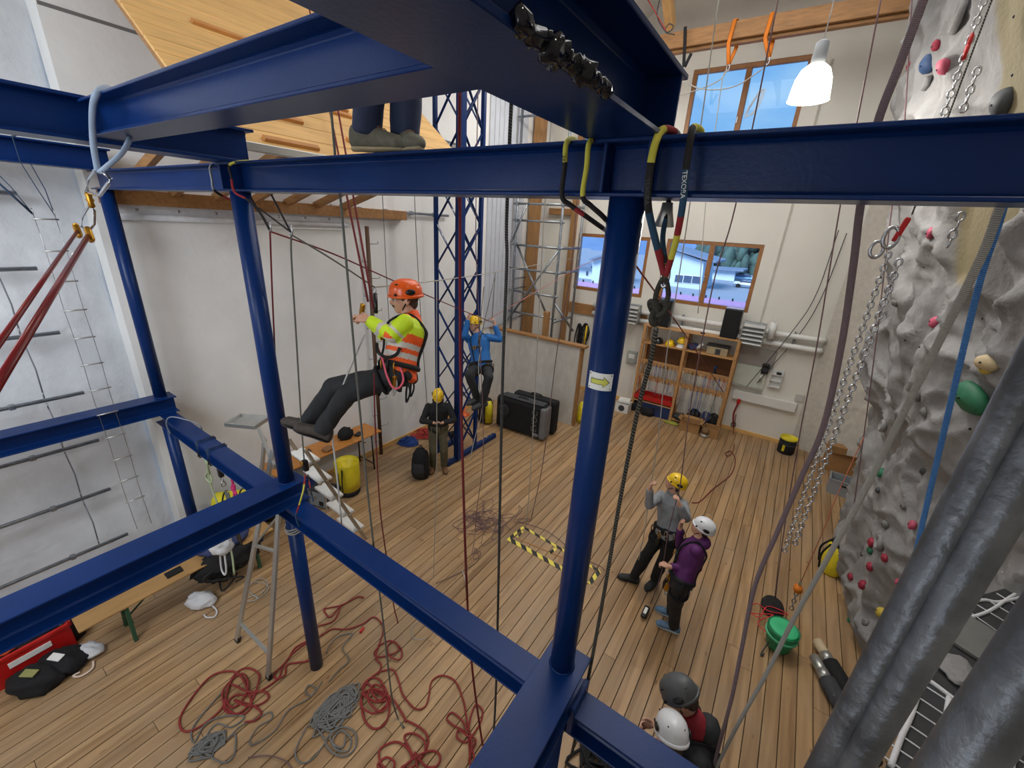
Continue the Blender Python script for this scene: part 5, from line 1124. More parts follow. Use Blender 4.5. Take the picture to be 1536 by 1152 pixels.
MB().box(sc_ + Rs @ V((.02, 0, .845)), (1.1, .24, .03), Rs, bev=.012).build('top_edge', M_dgrey, b1)
def text_mesh(s, size, m, name, parent, M):
    cu = bpy.data.curves.new(name, 'FONT'); cu.body = s; cu.size = size; cu.align_x = 'CENTER'; cu.align_y = 'CENTER'; cu.extrude = .001
    o = bpy.data.objects.new(name, cu); COL.objects.link(o)
    dg = bpy.context.evaluated_depsgraph_get(); me = bpy.data.meshes.new_from_object(o.evaluated_get(dg)); bpy.data.objects.remove(o)
    me.materials.clear(); me.materials.append(m); o = bpy.data.objects.new(name, me); COL.objects.link(o); o.matrix_basis = M
    if parent: put(o, parent)
    return o
FR = Rs.to_4x4() @ Matrix.Rotation(PI / 2, 4, 'X') @ Matrix.Rotation(PI / 2, 4, 'Z')
mm = FR.copy(); mm.translation = sc_ + Rs @ V((.40, -.152, .45)); text_mesh('EVOC', .20, mat('grey_print', (96, 96, 98), .6), 'lettering', b1, mm)
MB().lathe([(0, 0), (.075, 0), (.08, .004), (.07, .008), (0, .008)], sc_ + Rs @ V((.44, -.15, .12)), 24, R=Rs @ Matrix.Rotation(PI / 2, 3, 'X'), sy=.6).build('oval_badge', mat('grey_badge', (120, 122, 126), .4), b1)
b2 = suitcase(sc_ + V((.12, .38, 0)), (1.15, .26, .82), Rs, 'second black bike travel bag standing behind the first one', M_black)
ybk = thing('yellow_backpack', (-5.434, 7.709, 0.000), 'yellow and black haul bag by the wall left of the bike bags', 'bag')
c = V((-5.55, 7.4, 0)); MB().loft([(c + V((0, 0, .02)), (.2, 0, 0), (0, .14, 0)), (c + V((0, 0, .5)), (.19, 0, 0), (0, .13, 0)), (c + V((.02, 0, .62)), (.12, 0, 0), (0, .09, 0))], 18).build('bag_body', M_black, ybk)
MB().loft([(c + V((.13, -.06, .06)), (.10, 0, 0), (0, .10, 0)), (c + V((.14, -.06, .48)), (.09, 0, 0), (0, .09, 0)), (c + V((.12, -.05, .6)), (.05, 0, 0), (0, .06, 0))], 16).build('yellow_panel', M_yel, ybk)
for s in (-1, 1): MB().tube(spline([c + V((s * .08, -.13, .56)), c + V((s * .1, -.2, .3)), c + V((s * .09, -.15, .08))], 5), .014, 6).build('strap', M_black, ybk)
ybk2 = thing('yellow_rucksack', (-3.580, 8.042, 0.000), 'yellow rucksack with black straps leaning behind the end of the partition', 'bag')
c = V((-3.70, 8.95, 0)); MB().loft([(c + V((0, 0, .02)), (.12, 0, 0), (0, .12, 0)), (c + V((.02, 0, .15)), (.15, 0, 0), (0, .14, 0)), (c + V((.0, 0, .42)), (.12, 0, 0), (0, .12, 0)), (c + V((-.02, 0, .55)), (.05, 0, 0), (0, .06, 0))], 18).build('bag_body', M_yel, ybk2)
for k in range(2): MB().tube(spline([c + V((.13, -.05 + k * .1, .40)), c + V((.24, -.04 + k * .1, .25)), c + V((.30 + k * .05, -.06 + k * .1, .06)), c + V((.18, -.02 + k * .1, .04))], 6), .016, 6).build('strap', M_black, ybk2)
oc = tag(MB().lathe([(.13, 0), (.13, .02), (.03, .03), (.02, .32), (0, .33)], (-6.187, 7.361, 0.000), 16).build('orange_cone', mat('orange_plastic', (232, 104, 44), .5)), 'orange cone on the floor behind the blue lattice tower', 'cone')
# galvanised tubes close to the viewer, right
for k, (p, lab) in enumerate((((0.265, 0.762, 4.046), 'weathered galvanised tube close to the viewer, leftmost of the three'), ((0.291, 0.744, 4.080), 'weathered galvanised tube close to the viewer, middle one of the three'), ((0.242, 0.463, 4.140), 'weathered galvanised tube nearest the viewer, rightmost of the three'))):
    t = thing('scaffold_tube', (p[0], p[1], 0), lab, 'tube', None)
    MB().cyl((p[0], p[1], .012), (p[0], p[1], 6.2), .0242, n=28).build('tube', M_galvd, t)
    MB().box((p[0], p[1], .006), (.09, .09, .012), bev=.003).build('foot_plate', M_galvd, t)
# dark deck with white rope netting, right edge
dk = thing('net_deck', (1.6, 3.0, 2.2), 'dark platform with white rope netting lashed over it at the lower right', 'platform')
D0 = [(0.882, 2.000, 2.200), (1.195, 2.846, 2.200), (1.509, 3.744, 2.200), (2.119, 4.471, 2.200), (1.700, 2.592, 2.200)]
MB().prism(D0, (0, 0, 0), (0, 0, -.045)).build('deck', mat('black_rubber_mat', (52, 52, 54), .8, 0, .15, 10), dk)
for p in (D0[0], D0[2], D0[3]): MB().cyl((p[0], p[1], 0), (p[0], p[1], 2.16), .024, n=12).build('deck_post', M_galv, dk)
def deck_cord(pts, r, nm='net_cord'):
    MB().tube(spline(pts, 4), r, 7).build(nm, M_whitef, dk)
for pts in ([(1.504, 3.693, 2.205), (1.663, 3.870, 2.205), (1.761, 3.923, 2.205), (1.976, 4.160, 2.205)], [(1.518, 3.570, 2.205), (1.672, 3.765, 2.205), (1.840, 4.034, 2.205), (2.012, 4.286, 2.205)], [(1.506, 3.606, 2.205), (1.588, 3.546, 2.205), (1.693, 3.493, 2.205)], [(1.693, 3.493, 2.205), (1.766, 3.643, 2.205), (1.818, 3.598, 2.205)]): deck_cord(pts, .011, 'edge_cord')
for pts in ([(1.121, 2.663, 2.205), (1.064, 2.481, 2.205), (1.005, 2.322, 2.205), (0.938, 2.117, 2.205)], [(1.268, 2.754, 2.205), (1.219, 2.575, 2.205), (1.159, 2.387, 2.205), (1.107, 2.234, 2.205)], [(1.183, 2.819, 2.205), (1.241, 2.787, 2.205), (1.324, 2.734, 2.205)], [(1.457, 2.626, 2.205), (1.471, 2.572, 2.205), (1.424, 2.437, 2.205)]): deck_cord(pts, .013, 'edge_cord')
for i in range(7):
    deck_cord([(1.600, 3.788, 2.204), (1.829, 3.637, 2.204)] if i == 0 else [], .004) if i == 0 else None
for pts in ([(1.680, 3.899, 2.204), (1.866, 3.769, 2.204)], [(1.770, 4.026, 2.204), (1.908, 3.918, 2.204)], [(1.533, 3.668, 2.204), (1.667, 3.545, 2.204)], [(1.057, 2.547, 2.204), (1.210, 2.499, 2.204)], [(1.116, 2.647, 2.204), (1.269, 2.593, 2.204)], [(1.162, 2.757, 2.204), (1.323, 2.701, 2.204)], [(1.019, 2.429, 2.204), (1.169, 2.389, 2.204)], [(0.985, 2.335, 2.204), (1.128, 2.296, 2.204)], [(0.948, 2.245, 2.204), (1.086, 2.218, 2.204)], [(0.907, 2.156, 2.204), (0.999, 2.130, 2.204)], [(1.358, 2.456, 2.204), (1.453, 2.421, 2.204)], [(1.412, 2.573, 2.204), (1.520, 2.540, 2.204)]): deck_cord(pts, .0045)
tag(MB().prism([(1.517, 3.593, 2.206), (1.689, 3.477, 2.206), (1.529, 3.143, 2.206), (1.371, 3.228, 2.206)], (0, 0, 0), (0, 0, .02)).build('grey_board', mat('flat_grey_panel', (112, 112, 108), .7)), 'flat grey panel lying on the netted platform', 'panel')
gs = blob('crumpled_sheet', 'crumpled grey concrete-like sheet on the netted platform', 'sheet', V((1.357, 2.976, 2.206)), (.11, .13, .03), M_rock, 61, .35, 3, rz=.6)

# ================================================================ ROPES AND RIGGING
M_rred = rope_mat('dark_red_rope', (88, 15, 21), (126, 34, 38), 80)
M_rred2 = rope_mat('floor_red_rope', (120, 30, 31), (156, 58, 52), 70)
M_rblack = rope_mat('black_rope', (20, 20, 22), (84, 84, 80), 45, .62)
M_rpurp = rope_mat('purple_grey_rope', (112, 94, 100), (140, 122, 126), 150)
M_rthin = rope_mat('thin_purple_rope', (92, 68, 76), (142, 112, 112), 120)
M_rpale = rope_mat('pale_grey_rope', (150, 148, 140), (190, 186, 176), 120)
M_rhaw = rope_mat('grey_white_hawser', (140, 138, 131), (186, 184, 176), 120)
M_rblue = rope_mat('bright_blue_rope', (40, 96, 170), (92, 152, 214), 110)
M_rgreyf = rope_mat('grey_flecked_rope', (76, 78, 80), (142, 140, 134), 90)
def to_floor(p): return [p, (p[0], p[1], .012)]
def up(p, z): return (p[0], p[1], z)
# plumb ropes over the hall
pts = [(-1.411, 2.000, 4.990), (-1.390, 2.000, 4.330), (-1.375, 2.000, 3.512), (-1.291, 2.000, 1.129), (-1.278, 2.000, 0.173)]
hang_rope('hanging_rope', 'black and grey rope hanging plumb left of the nearest post', [up(pts[0], 8.6)] + pts + to_floor(pts[-1])[1:], .0095, M_rblack)
pts = [(-1.753, 2.000, 5.009), (-1.743, 2.000, 4.671), (-1.735, 2.000, 4.094), (-1.711, 2.000, 3.315), (-1.629, 2.000, 1.783), (-1.549, 2.000, 0.907), (-1.413, 2.000, 0.075)]
hang_rope('hanging_rope', 'dark red rope hanging in front of the blue lattice tower', [up(pts[0], 8.6)] + pts + [(-1.325, 1.950, 0.020)], .0095, M_rred)
pts = [(-2.378, 1.640, 5.076), (-2.361, 1.640, 4.670), (-2.355, 1.640, 4.252), (-2.342, 1.640, 3.246), (-2.318, 1.640, 2.331), (-2.257, 1.640, 1.262), (-2.215, 1.640, 0.388)]
hang_rope('hanging_rope', 'grey black rope hanging in front of the climber in the orange helmet', [up(pts[0], 8.6)] + pts + [(-2.196, 1.675, 0.020), (-2.073, 1.649, 0.014)], .0075, M_rgw)
pts = [(-2.210, 1.680, 3.570), (-2.235, 1.680, 3.161), (-2.245, 1.680, 2.469), (-2.210, 1.680, 2.032), (-2.157, 1.680, 1.528), (-2.111, 1.680, 1.330)]
hang_rope('hanging_rope', 'thin red rope running down from the climber\'s harness', pts, .005, M_rred)
for k, (a, b) in enumerate((((490, 143), (552, 452)), ((503, 143), (560, 462)))):
    A, B = ((-3.963, 2.700, 5.560), (-2.460, 1.860, 3.997)) if k == 0 else ((-3.834, 2.700, 5.548), (-2.407, 1.860, 3.959))
    d = (V(A) - V(B)).normalized()
    hang_rope('hanging_rope', 'dark red rope leading up from the climber\'s hands, %s of the pair' % ('left', 'right')[k], [V(B) + d * 5.5, A, B], .008, M_rred)
hang_rope('white_tail', 'white rope tail hanging slack below the climber\'s hands', [(-2.306, 1.700, 3.824), (-2.454, 1.700, 3.604), (-2.632, 1.700, 3.328), (-2.784, 1.700, 3.060), (-2.820, 1.700, 2.838), (-2.814, 1.700, 2.588), (-2.821, 1.700, 2.181), (-2.834, 1.700, 1.696)], .007, M_rwhite)
pts = [(-2.999, 3.100, 3.985), (-3.024, 3.100, 1.912), (-3.072, 3.100, 0.808), (-3.147, 3.100, -0.771)]
hang_rope('hanging_rope', 'thin pale rope hanging before the man in black', pts + [(-2.578, 2.449, 0.012), (-2.671, 2.348, 0.012), (-2.797, 2.425, 0.012), (-2.800, 2.557, 0.012)], .0045, M_rpale)
pts = [(-3.411, 4.200, 4.808), (-3.324, 4.200, 3.465), (-3.172, 4.200, 1.558), (-3.256, 4.200, 0.374), (-3.300, 4.200, -0.397)]
hang_rope('hanging_rope', 'thin grey rope hanging right of the lattice tower to the rope heap', [up(pts[0], 8.6)] + pts + [(-2.949, 3.696, 0.012)], .0055, M_rthin)
pts = [(-2.781, 4.750, 4.860), (-2.767, 4.750, 4.210), (-2.675, 4.750, 1.271), (-2.666, 4.750, 0.142)]
hang_rope('hanging_rope', 'thin grey rope left of two before the white partition', [up(pts[0], 8.6)] + pts, .0065, M_rpale)
pts = [(-2.354, 4.750, 4.867), (-2.344, 4.750, 3.986), (-2.426, 4.750, 3.000), (-2.473, 4.750, 1.350), (-2.586, 4.750, 0.235)]
hang_rope('hanging_rope', 'thin grey rope right of two before the white partition', [up(pts[0], 8.6)] + pts, .0065, M_rthin)
pts = [(-4.789, 7.000, 4.995), (-4.753, 7.000, 3.535), (-4.815, 7.000, 2.146), (-4.840, 7.000, 1.069)]
hang_rope('hanging_rope', 'thin grey rope hanging before the scaffold above the bike bag', [up(pts[0], 8.6)] + pts, .006, M_rpale)
for k, (q, lab) in enumerate((([(-6.051, 5.000, 4.824), (-6.052, 5.000, 3.522), (-6.035, 5.000, 2.298)], 'thin dark rope hanging along the left wall above the climber'), ([(-5.612, 5.300, 4.854), (-5.532, 5.300, 2.969), (-5.379, 5.300, 0.723)], 'thin dark rope hanging along the left wall beside the orange helmet'))):
    hang_rope('hanging_rope', lab, [up(q[0], 7.0)] + q, .006, M_rgw)
# ropes held by the man in grey
pts = [(-1.138, 4.550, 6.408), (-1.090, 4.550, 5.485), (-1.055, 4.550, 4.844), (-1.022, 4.550, 4.059), (-1.000, 4.550, 3.396), (-0.926, 4.550, 2.557), (-0.890, 4.550, 1.970), (-0.884, 4.550, 1.614), (-0.847, 4.550, 1.112), (-0.843, 4.550, 0.579)]
hang_rope('hanging_rope', 'thin grey rope held in the left hand of the man in grey', pts, .0055, M_rpale)
pts = [(-0.678, 4.500, 6.307), (-0.653, 4.500, 5.404), (-0.649, 4.500, 4.708), (-0.685, 4.500, 4.104), (-0.640, 4.500, 2.858), (-0.578, 4.500, 2.120), (-0.558, 4.500, 1.788), (-0.569, 4.500, 1.240), (-0.537, 4.500, 0.583), (-0.577, 4.500, 0.050)]
hang_rope('hanging_rope', 'thin grey purple rope held in the right hand of the man in grey', pts, .006, M_rthin)
dv = thing('rope_weight', (-0.594, 4.304, 0.000), 'black and white rope clamp lying at the end of the rope by the blue shoes', 'clamp')
c = V((-0.592, 4.325, 0.050)); d_ = (V((-0.591, 4.586, 0.080)) - c).normalized()
MB().bar(c - d_ * .09, c + d_ * .09, .075, .05, bev=.02).build('clamp_body', M_blackp, dv); MB().bar(c - d_ * .05 + V((0, 0, .02)), c + d_ * .05 + V((0, 0, .02)), .04, .03, bev=.01).build('label', M_label, dv)
pts = [(-0.019, 5.450, 6.533), (0.079, 5.450, 5.578), (0.145, 5.450, 4.901), (0.321, 5.450, 3.516), (0.428, 5.450, 2.505), (0.561, 5.450, 1.451), (0.645, 5.450, 0.856), (0.751, 5.450, 0.184)]
hang_rope('hanging_rope', 'thin purple rope running down to the black pouch on the floor', pts, .0065, M_rthin)
pts = [(0.238, 6.600, 6.904), (0.510, 6.600, 5.794), (0.649, 6.600, 4.986), (0.895, 6.600, 3.735), (1.084, 6.600, 2.741), (1.248, 6.600, 1.828), (1.361, 6.600, 1.198)]
hang_rope('hanging_rope', 'thin purple rope hanging close along the edge of the climbing wall', pts, .0065, M_rthin)
hang_rope('hanging_rope', 'thin orange red rope leading to the orange pulley', [(1.106, 6.200, 2.390), (0.998, 5.750, 1.772), (0.946, 5.450, 1.352), (0.905, 5.300, 0.662)], .005, rope_mat('orange_red_rope', (150, 70, 46), (182, 104, 70), 100))
pts = [(0.087, 1.680, 5.197), (0.084, 1.680, 5.145), (0.078, 1.680, 5.012), (0.071, 1.680, 4.866), (0.093, 1.700, 4.670), (0.128, 1.740, 4.488), (0.173, 1.800, 4.222), (0.211, 1.880, 3.895), (0.206, 1.950, 3.615), (0.196, 2.000, 3.296), (0.189, 2.060, 2.916), (0.230, 2.100, 2.451), (0.267, 2.140, 2.051), (0.287, 2.170, 1.722), (0.315, 2.200, 1.260)]
hang_rope('thick_rope', 'thick purple grey rope curving down past the climbing wall', pts, .0105, M_rpurp, n=12)
pts = [(0.375, 1.660, 4.870), (0.377, 1.660, 4.665), (0.387, 1.680, 4.533), (0.391, 1.750, 4.256), (0.399, 1.840, 3.947), (0.401, 1.900, 3.664), (0.392, 1.980, 3.270), (0.377, 2.050, 2.833), (0.367, 2.100, 2.386), (0.339, 2.150, 1.837), (0.322, 2.200, 1.267)]
hang_rope('thick_rope', 'thick grey white rope sloping down across the climbing wall', pts, .0105, M_rhaw, n=12)
pts = [(0.414, 1.900, 4.870), (0.443, 1.900, 4.645), (0.460, 1.900, 4.454), (0.539, 1.950, 4.003), (0.615, 2.000, 3.583), (0.659, 2.000, 3.316), (0.716, 2.000, 3.015)]
hang_rope('blue_rope', 'bright blue rope hanging before the climbing wall', pts, .0085, M_rblue, n=10)
pts = [(0.023, 8.000, 4.970), (0.216, 8.000, 3.832), (0.213, 8.000, 3.678)]
for k, q in enumerate(([(0.384, 10.900, 4.827), (0.351, 10.900, 3.580), (0.142, 10.900, 2.757), (-0.433, 10.900, 1.270)], [(0.532, 10.980, 4.774), (0.466, 10.980, 3.587), (0.281, 10.980, 2.694), (-0.253, 10.980, 1.380)])):
    hang_rope('slanting_cord', 'thin dark cord slanting down the back wall, %s of two' % ('left', 'right')[k], q, .008, M_dgrey)
# heavy chains on the right
ch = thing('steel_chain', (0.296, 2.400, 4.557), 'two long steel chains hanging from a red shackle by the climbing wall', 'chain')
chain(ch, (0.279, 2.400, 4.534), (0.294, 2.400, 2.948), .034, .0040, .0098, 'chain_link', M_steel)
chain(ch, (0.327, 2.450, 4.510), (0.333, 2.450, 2.961), .038, .0046, .0112, 'chain_link', M_steel)
c = V((0.299, 2.420, 4.641))
MB().bar(c + V((-.016, 0, -.065)), c + V((.004, 0, .03)), .022, .016, (0, 1, 0), bev=.01).build('red_shackle', M_red, ch)
MB().tube([c + V((-.03 + .024 * math.cos(a), 0, -.05 + .042 * math.sin(a))) for a in [2 * PI * k / 14 for k in range(14)]], .008, 8, closed=True).build('steel_ring', M_steel, ch)
MB().tube([c + V((-.06 + .022 * math.cos(a), .02, -.10 + .034 * math.sin(a))) for a in [2 * PI * k / 14 for k in range(14)]], .007, 8, closed=True).build('steel_ring', M_steel, ch)
MB().tube([c + V((.01, 0, .04)), c + V((.01, 0, .3)), c + V((.02, 0, 4.0))], .0028, 6).build('suspension_rope', M_rgw, ch)
for k, (a, b, lab) in enumerate((((0.620, 5.175, 6.337), (0.620, 5.091, 5.491), 'steel chain with red links on the upper climbing wall'), ((0.700, 4.961, 5.836), (0.700, 4.920, 5.496), 'short steel chain beside the olive panel on the upper climbing wall'), ((0.820, 4.370, 4.814), (0.820, 4.405, 4.573), 'short steel chain below the beam at the olive panel edge'))):
    t = thing('wall_chain', a, lab, 'chain'); chain(t, a, b, .075, .0075, .019, 'chain_link', M_steel)
    if k == 0:
        for s in (.33, .41): 
            q = V(a) + (V(b) - V(a)) * s; MB().tube([q + V((0, .025 * math.cos(w_), .045 * math.sin(w_))) for w_ in [2 * PI * j / 12 for j in range(12)]], .012, 6, closed=True).build('red_link', M_red, t)
# beam slings with printed sleeves near the nearest post
sl_cols = {'y': mat('sleeve_yellow', (212, 206, 78), .8, 0, .12), 'r': mat('sleeve_red', (150, 40, 48), .8, 0, .15), 'k': mat('sleeve_black', (38, 34, 36), .85, 0, .2), 'b': mat('sleeve_blue', (40, 78, 108), .8, 0, .2), 'g': mat('sleeve_grey', (150, 152, 156), .8, 0, .15)}
SK = list(sl_cols)
def sleeve(name, parent, pts, seq, r=.0125, rx=.8):
    P_ = spline(pts, 6); m = MB(); m.tube(P_, r, 10, rx=rx); n = len(P_) - 1
    cum = [0]
    for a, b in zip(P_, P_[1:]): cum.append(cum[-1] + (b - a).length)
    for i in range(n):
        t = (cum[i] + cum[i + 1]) / 2 / cum[-1]; k = seq[min(len(seq) - 1, int(t * len(seq)))]
        for j in range(10): m.m[i * 10 + j] = SK.index(k)
    return m.build(name, [sl_cols[k] for k in SK], parent)
bs = thing('beam_sling', (-0.417, 1.420, 4.742), 'colourful webbing slings over the upper beam right of the nearest post', 'sling')
yb_ = 1.415
sleeve('sling', bs, [((-0.460, 1.600, 4.855)[0], 1.612, 4.80), ((-0.443, 1.500, 4.853)[0], 1.58, 4.853), (-0.459, 1.470, 4.852), (-0.458, 1.405, 4.803), (-0.460, 1.400, 4.722), (-0.450, 1.400, 4.638), (-0.433, 1.440, 4.562), (-0.400, 1.500, 4.452), (-0.388, 1.500, 4.422)], 'ggrryyykkkbbbrr')
sleeve('sling', bs, [((-0.384, 1.600, 4.851)[0], 1.612, 4.80), ((-0.371, 1.500, 4.849)[0], 1.58, 4.855), (-0.372, 1.470, 4.850), (-0.358, 1.405, 4.804), (-0.354, 1.400, 4.729), (-0.345, 1.400, 4.640), (-0.357, 1.450, 4.536), (-0.379, 1.500, 4.432), (-0.380, 1.500, 4.414)], 'yyyyykkkkbbbrryyrr')
sleeve('sling', bs, [(-0.437, 1.580, 4.657), (-0.429, 1.550, 4.596), (-0.418, 1.520, 4.532), (-0.388, 1.500, 4.457)], 'kkbbbbk', .011)
MB().lathe([(.018, 0), (.022, -.03), (.034, -.075), (.03, -.078), (.0, -.07)], (-0.436, 1.570, 4.652), 14).build('silver_tape', M_alu, bs)
c = V((-0.384, 1.500, 4.416)); MB().tube([c + V((.012 * math.cos(a), .004, .036 * math.sin(a))) for a in [2 * PI * k / 16 for k in range(16)]], .0055, 8, closed=True).build('steel_ring', M_steel, bs)
def word_on(parent, s, px_c, px_t, size, m, Y):
    c, t = V(px_c), V(px_t); ux = (t - c).normalized(); nz = V((0, -1, .0)); nz = (nz - ux * nz.dot(ux)).normalized(); uy = nz.cross(ux)
    M = Matrix((ux, uy, nz)).transposed().to_4x4(); M.translation = c + nz * .0145; return text_mesh(s, size, m, 'lettering', parent, M)
word_on(bs, 'TEXORA', (-0.453, 1.400, 4.670), (-0.447, 1.400, 4.628), .019, M_blackp, 1.4)
word_on(bs, 'TEXORA', (-0.349, 1.400, 4.689), (-0.345, 1.400, 4.649), .019, M_label, 1.4)
kn = thing('knotted_rope', (-0.387, 1.520, 4.287), 'thick dark rope with a big knot hanging from the beam slings to the floor', 'rope')
c = V((-0.394, 1.520, 4.295)); q = MB(); KS = .66
for s, sc2 in ((0, 1.0), (1, .8)):
    q.tube([c + KS * V((.034 * sc2 * (math.sin(t) + 1.6 * math.sin(2 * t)) * .62, .02 * -math.sin(3 * t) * 1.1, .036 * sc2 * (math.cos(t) - 1.6 * math.cos(2 * t)) * .8 - .012 * s)) for t in [2 * PI * k / 60 + s for k in range(60)]], .0095, 8, closed=True)
q.build('knot', mat('dark_olive_rope', (62, 60, 52), .85, 0, .25, 90, .3, 200), kn)
MB().tube(spline([c + V((-.012, 0, .02)), c + V((-.014, 0, .06)), (-0.391, 1.500, 4.404), (-0.378, 1.500, 4.405), c + V((.028, 0, .06)), c + V((.022, 0, .02))], 6), .009, 8).build('eye_loop', MATS['dark_olive_rope'], kn)
pts = [(-0.392, 1.540, 4.229), (-0.406, 1.600, 4.076), (-0.435, 1.660, 3.861), (-0.443, 1.660, 3.380), (-0.440, 1.660, 2.779), (-0.444, 1.660, 2.082), (-0.461, 1.660, 1.435)]
MB().tube(spline(pts, 6), .0095, 10).build('standing_rope', rope_mat('black_olive_rope', (36, 36, 32), (104, 100, 88), 40), kn)
bs2 = thing('beam_sling', (-0.755, 1.420, 4.728), 'two colourful slings over the upper beam left of the nearest post', 'sling')
sleeve('sling', bs2, [((-0.834, 1.600, 4.852)[0], 1.612, 4.80), ((-0.804, 1.520, 4.844)[0], 1.56, 4.85), (-0.757, 1.405, 4.819), (-0.754, 1.400, 4.746), (-0.754, 1.400, 4.655), (-0.732, 1.430, 4.628), (-0.685, 1.470, 4.594), (-0.649, 1.620, 4.543)], 'ryyyyyykkkkrkkkg', .0105)
sleeve('sling', bs2, [((-0.741, 1.600, 4.853)[0], 1.612, 4.80), ((-0.715, 1.520, 4.840)[0], 1.56, 4.85), (-0.674, 1.405, 4.815), (-0.672, 1.400, 4.745), (-0.675, 1.400, 4.656), (-0.656, 1.430, 4.629), (-0.622, 1.470, 4.596), (-0.623, 1.620, 4.549)], 'rbbbryyyykkkgrr', .0105)
word_on(bs2, 'TEXORA', (-0.753, 1.400, 4.756), (-0.752, 1.400, 4.716), .016, M_blackp, 1.4)
# slings at the second post and the lines they carry
bs3 = thing('beam_sling', (-3.180, 1.420, 4.760), 'slings with carabiners over the upper beam at the second post', 'sling')
sleeve('sling', bs3, [((-3.761, 1.600, 4.834)[0], 1.612, 4.8), ((-3.598, 1.520, 4.833)[0], 1.56, 4.845), (-3.408, 1.410, 4.806), (-3.413, 1.405, 4.722), (-3.415, 1.410, 4.657), (-3.561, 1.560, 4.608)], 'rkgggkr', .009)
sleeve('sling', bs3, [((-3.250, 1.600, 4.839)[0], 1.612, 4.8), ((-3.136, 1.520, 4.834)[0], 1.56, 4.845), (-3.128, 1.410, 4.811), (-3.136, 1.405, 4.739), (-3.136, 1.410, 4.651), (-3.064, 1.450, 4.608), (-3.024, 1.500, 4.524), (-2.988, 1.520, 4.436)], 'ggyykrrkkk', .008)
for a, b in (((-3.129, 1.500, 4.627), (-2.988, 1.520, 4.436)), ((-2.865, 1.500, 4.646), (-2.732, 1.520, 4.433)), ((-3.046, 1.500, 4.564), (-2.732, 1.520, 4.433))): MB().tube([a, b], .006, 6).build('sling_leg', sl_cols['k'], bs3)
for p in ((-2.983, 1.520, 4.453), (-2.729, 1.520, 4.445)):
    c = V(p); MB().tube([c + V((.018 * math.cos(a), 0, .03 * math.sin(a))) for a in [2 * PI * k / 12 for k in range(12)]], .0045, 6, closed=True).build('carabiner', M_steel, bs3)
hang_rope('red_rope', 'thin red rope hanging from the left carabiner behind the second post', [(-3.101, 1.580, 4.418), (-3.185, 1.580, 4.032), (-3.281, 1.580, 3.556), (-3.384, 1.580, 3.069)], .006, M_rred)
hang_rope('grey_rope', 'thin grey black rope hanging from the right carabiner to the lower beam', [(-2.764, 1.540, 4.415), (-2.797, 1.540, 4.281), (-2.856, 1.540, 3.826), (-2.962, 1.540, 3.009), (-3.006, 1.540, 2.590)], .006, M_rgw)
hang_rope('red_rope', 'thin red rope slanting from the left carabiner past the orange helmet', [(-2.983, 1.520, 4.423), (-2.876, 1.900, 4.281), (-3.056, 2.600, 4.020), (-3.381, 3.900, 3.545), (-3.817, 5.200, 3.106)], .0055, M_rred)
hang_rope('grey_rope', 'thin dark rope slanting from the right carabiner to the white traverse rope', [(-2.728, 1.520, 4.417), (-2.655, 1.750, 4.262), (-2.621, 2.050, 4.059)], .0055, M_rgw)
hang_rope('traverse_rope', 'thin pale rope stretched across the hall past the lattice tower', [(-2.621, 2.050, 4.059), (-2.999, 3.100, 3.992), (-3.891, 5.300, 3.868), (-4.434, 9.400, 3.934)], .0055, M_rpale)
hang_rope('pink_rope', 'thin pale red rope slanting up to the right behind the scaffold ropes', [(-4.205, 5.500, 3.017), (-3.965, 6.600, 3.413), (-4.032, 8.600, 3.793), (-4.017, 9.800, 3.975)], .006, rope_mat('pale_red_rope', (170, 100, 92), (196, 140, 130), 100))
hang_rope('red_rope', 'dark red rope slanting down from behind the nearest post to the shelf', [(-1.120, 3.000, 4.488), (-1.232, 3.800, 4.269), (-1.315, 5.500, 3.679), (-1.255, 8.600, 2.352), (-0.856, 10.500, 1.137)], .009, rope_mat('brown_red_rope', (110, 48, 44), (140, 76, 66), 80))
rg = thing('ring_bundle', (-2.786, 1.420, 2.677), 'rope clamp with colourful sling tied at the foot of the second upper post', 'clamp')
c = V((-2.953, 1.520, 2.633)); MB().box(c, (.05, .04, .10), bev=.012).build('clamp_body', M_blackp, rg); MB().cyl(c + V((0, -.025, .03)), c + V((0, -.035, .03)), .022, n=14).build('wheel', M_gold, rg)
sleeve('sling', rg, [(-2.935, 1.500, 2.562), (-2.842, 1.420, 2.499), (-2.915, 1.400, 2.316), (-2.986, 1.400, 2.182), (-2.998, 1.420, 2.059)], 'ryyrbb', .008)
sleeve('sling', rg, [(-2.893, 1.500, 2.579), (-2.805, 1.460, 2.462), (-2.792, 1.460, 2.391)], 'krkb', .007)
q = MB()
for k in range(3): q.tube([(BX + (R1 + .012) * math.cos(a), FY + (R1 + .012) * math.sin(a), 1.83 + k * .018 + .01 * math.sin(2 * a + k)) for a in [2 * PI * j / 20 for j in range(20)]], .007, 6, closed=True)
tag(q.build('lashing', M_rpale), 'pale cord lashed round the lower second post', 'cord')
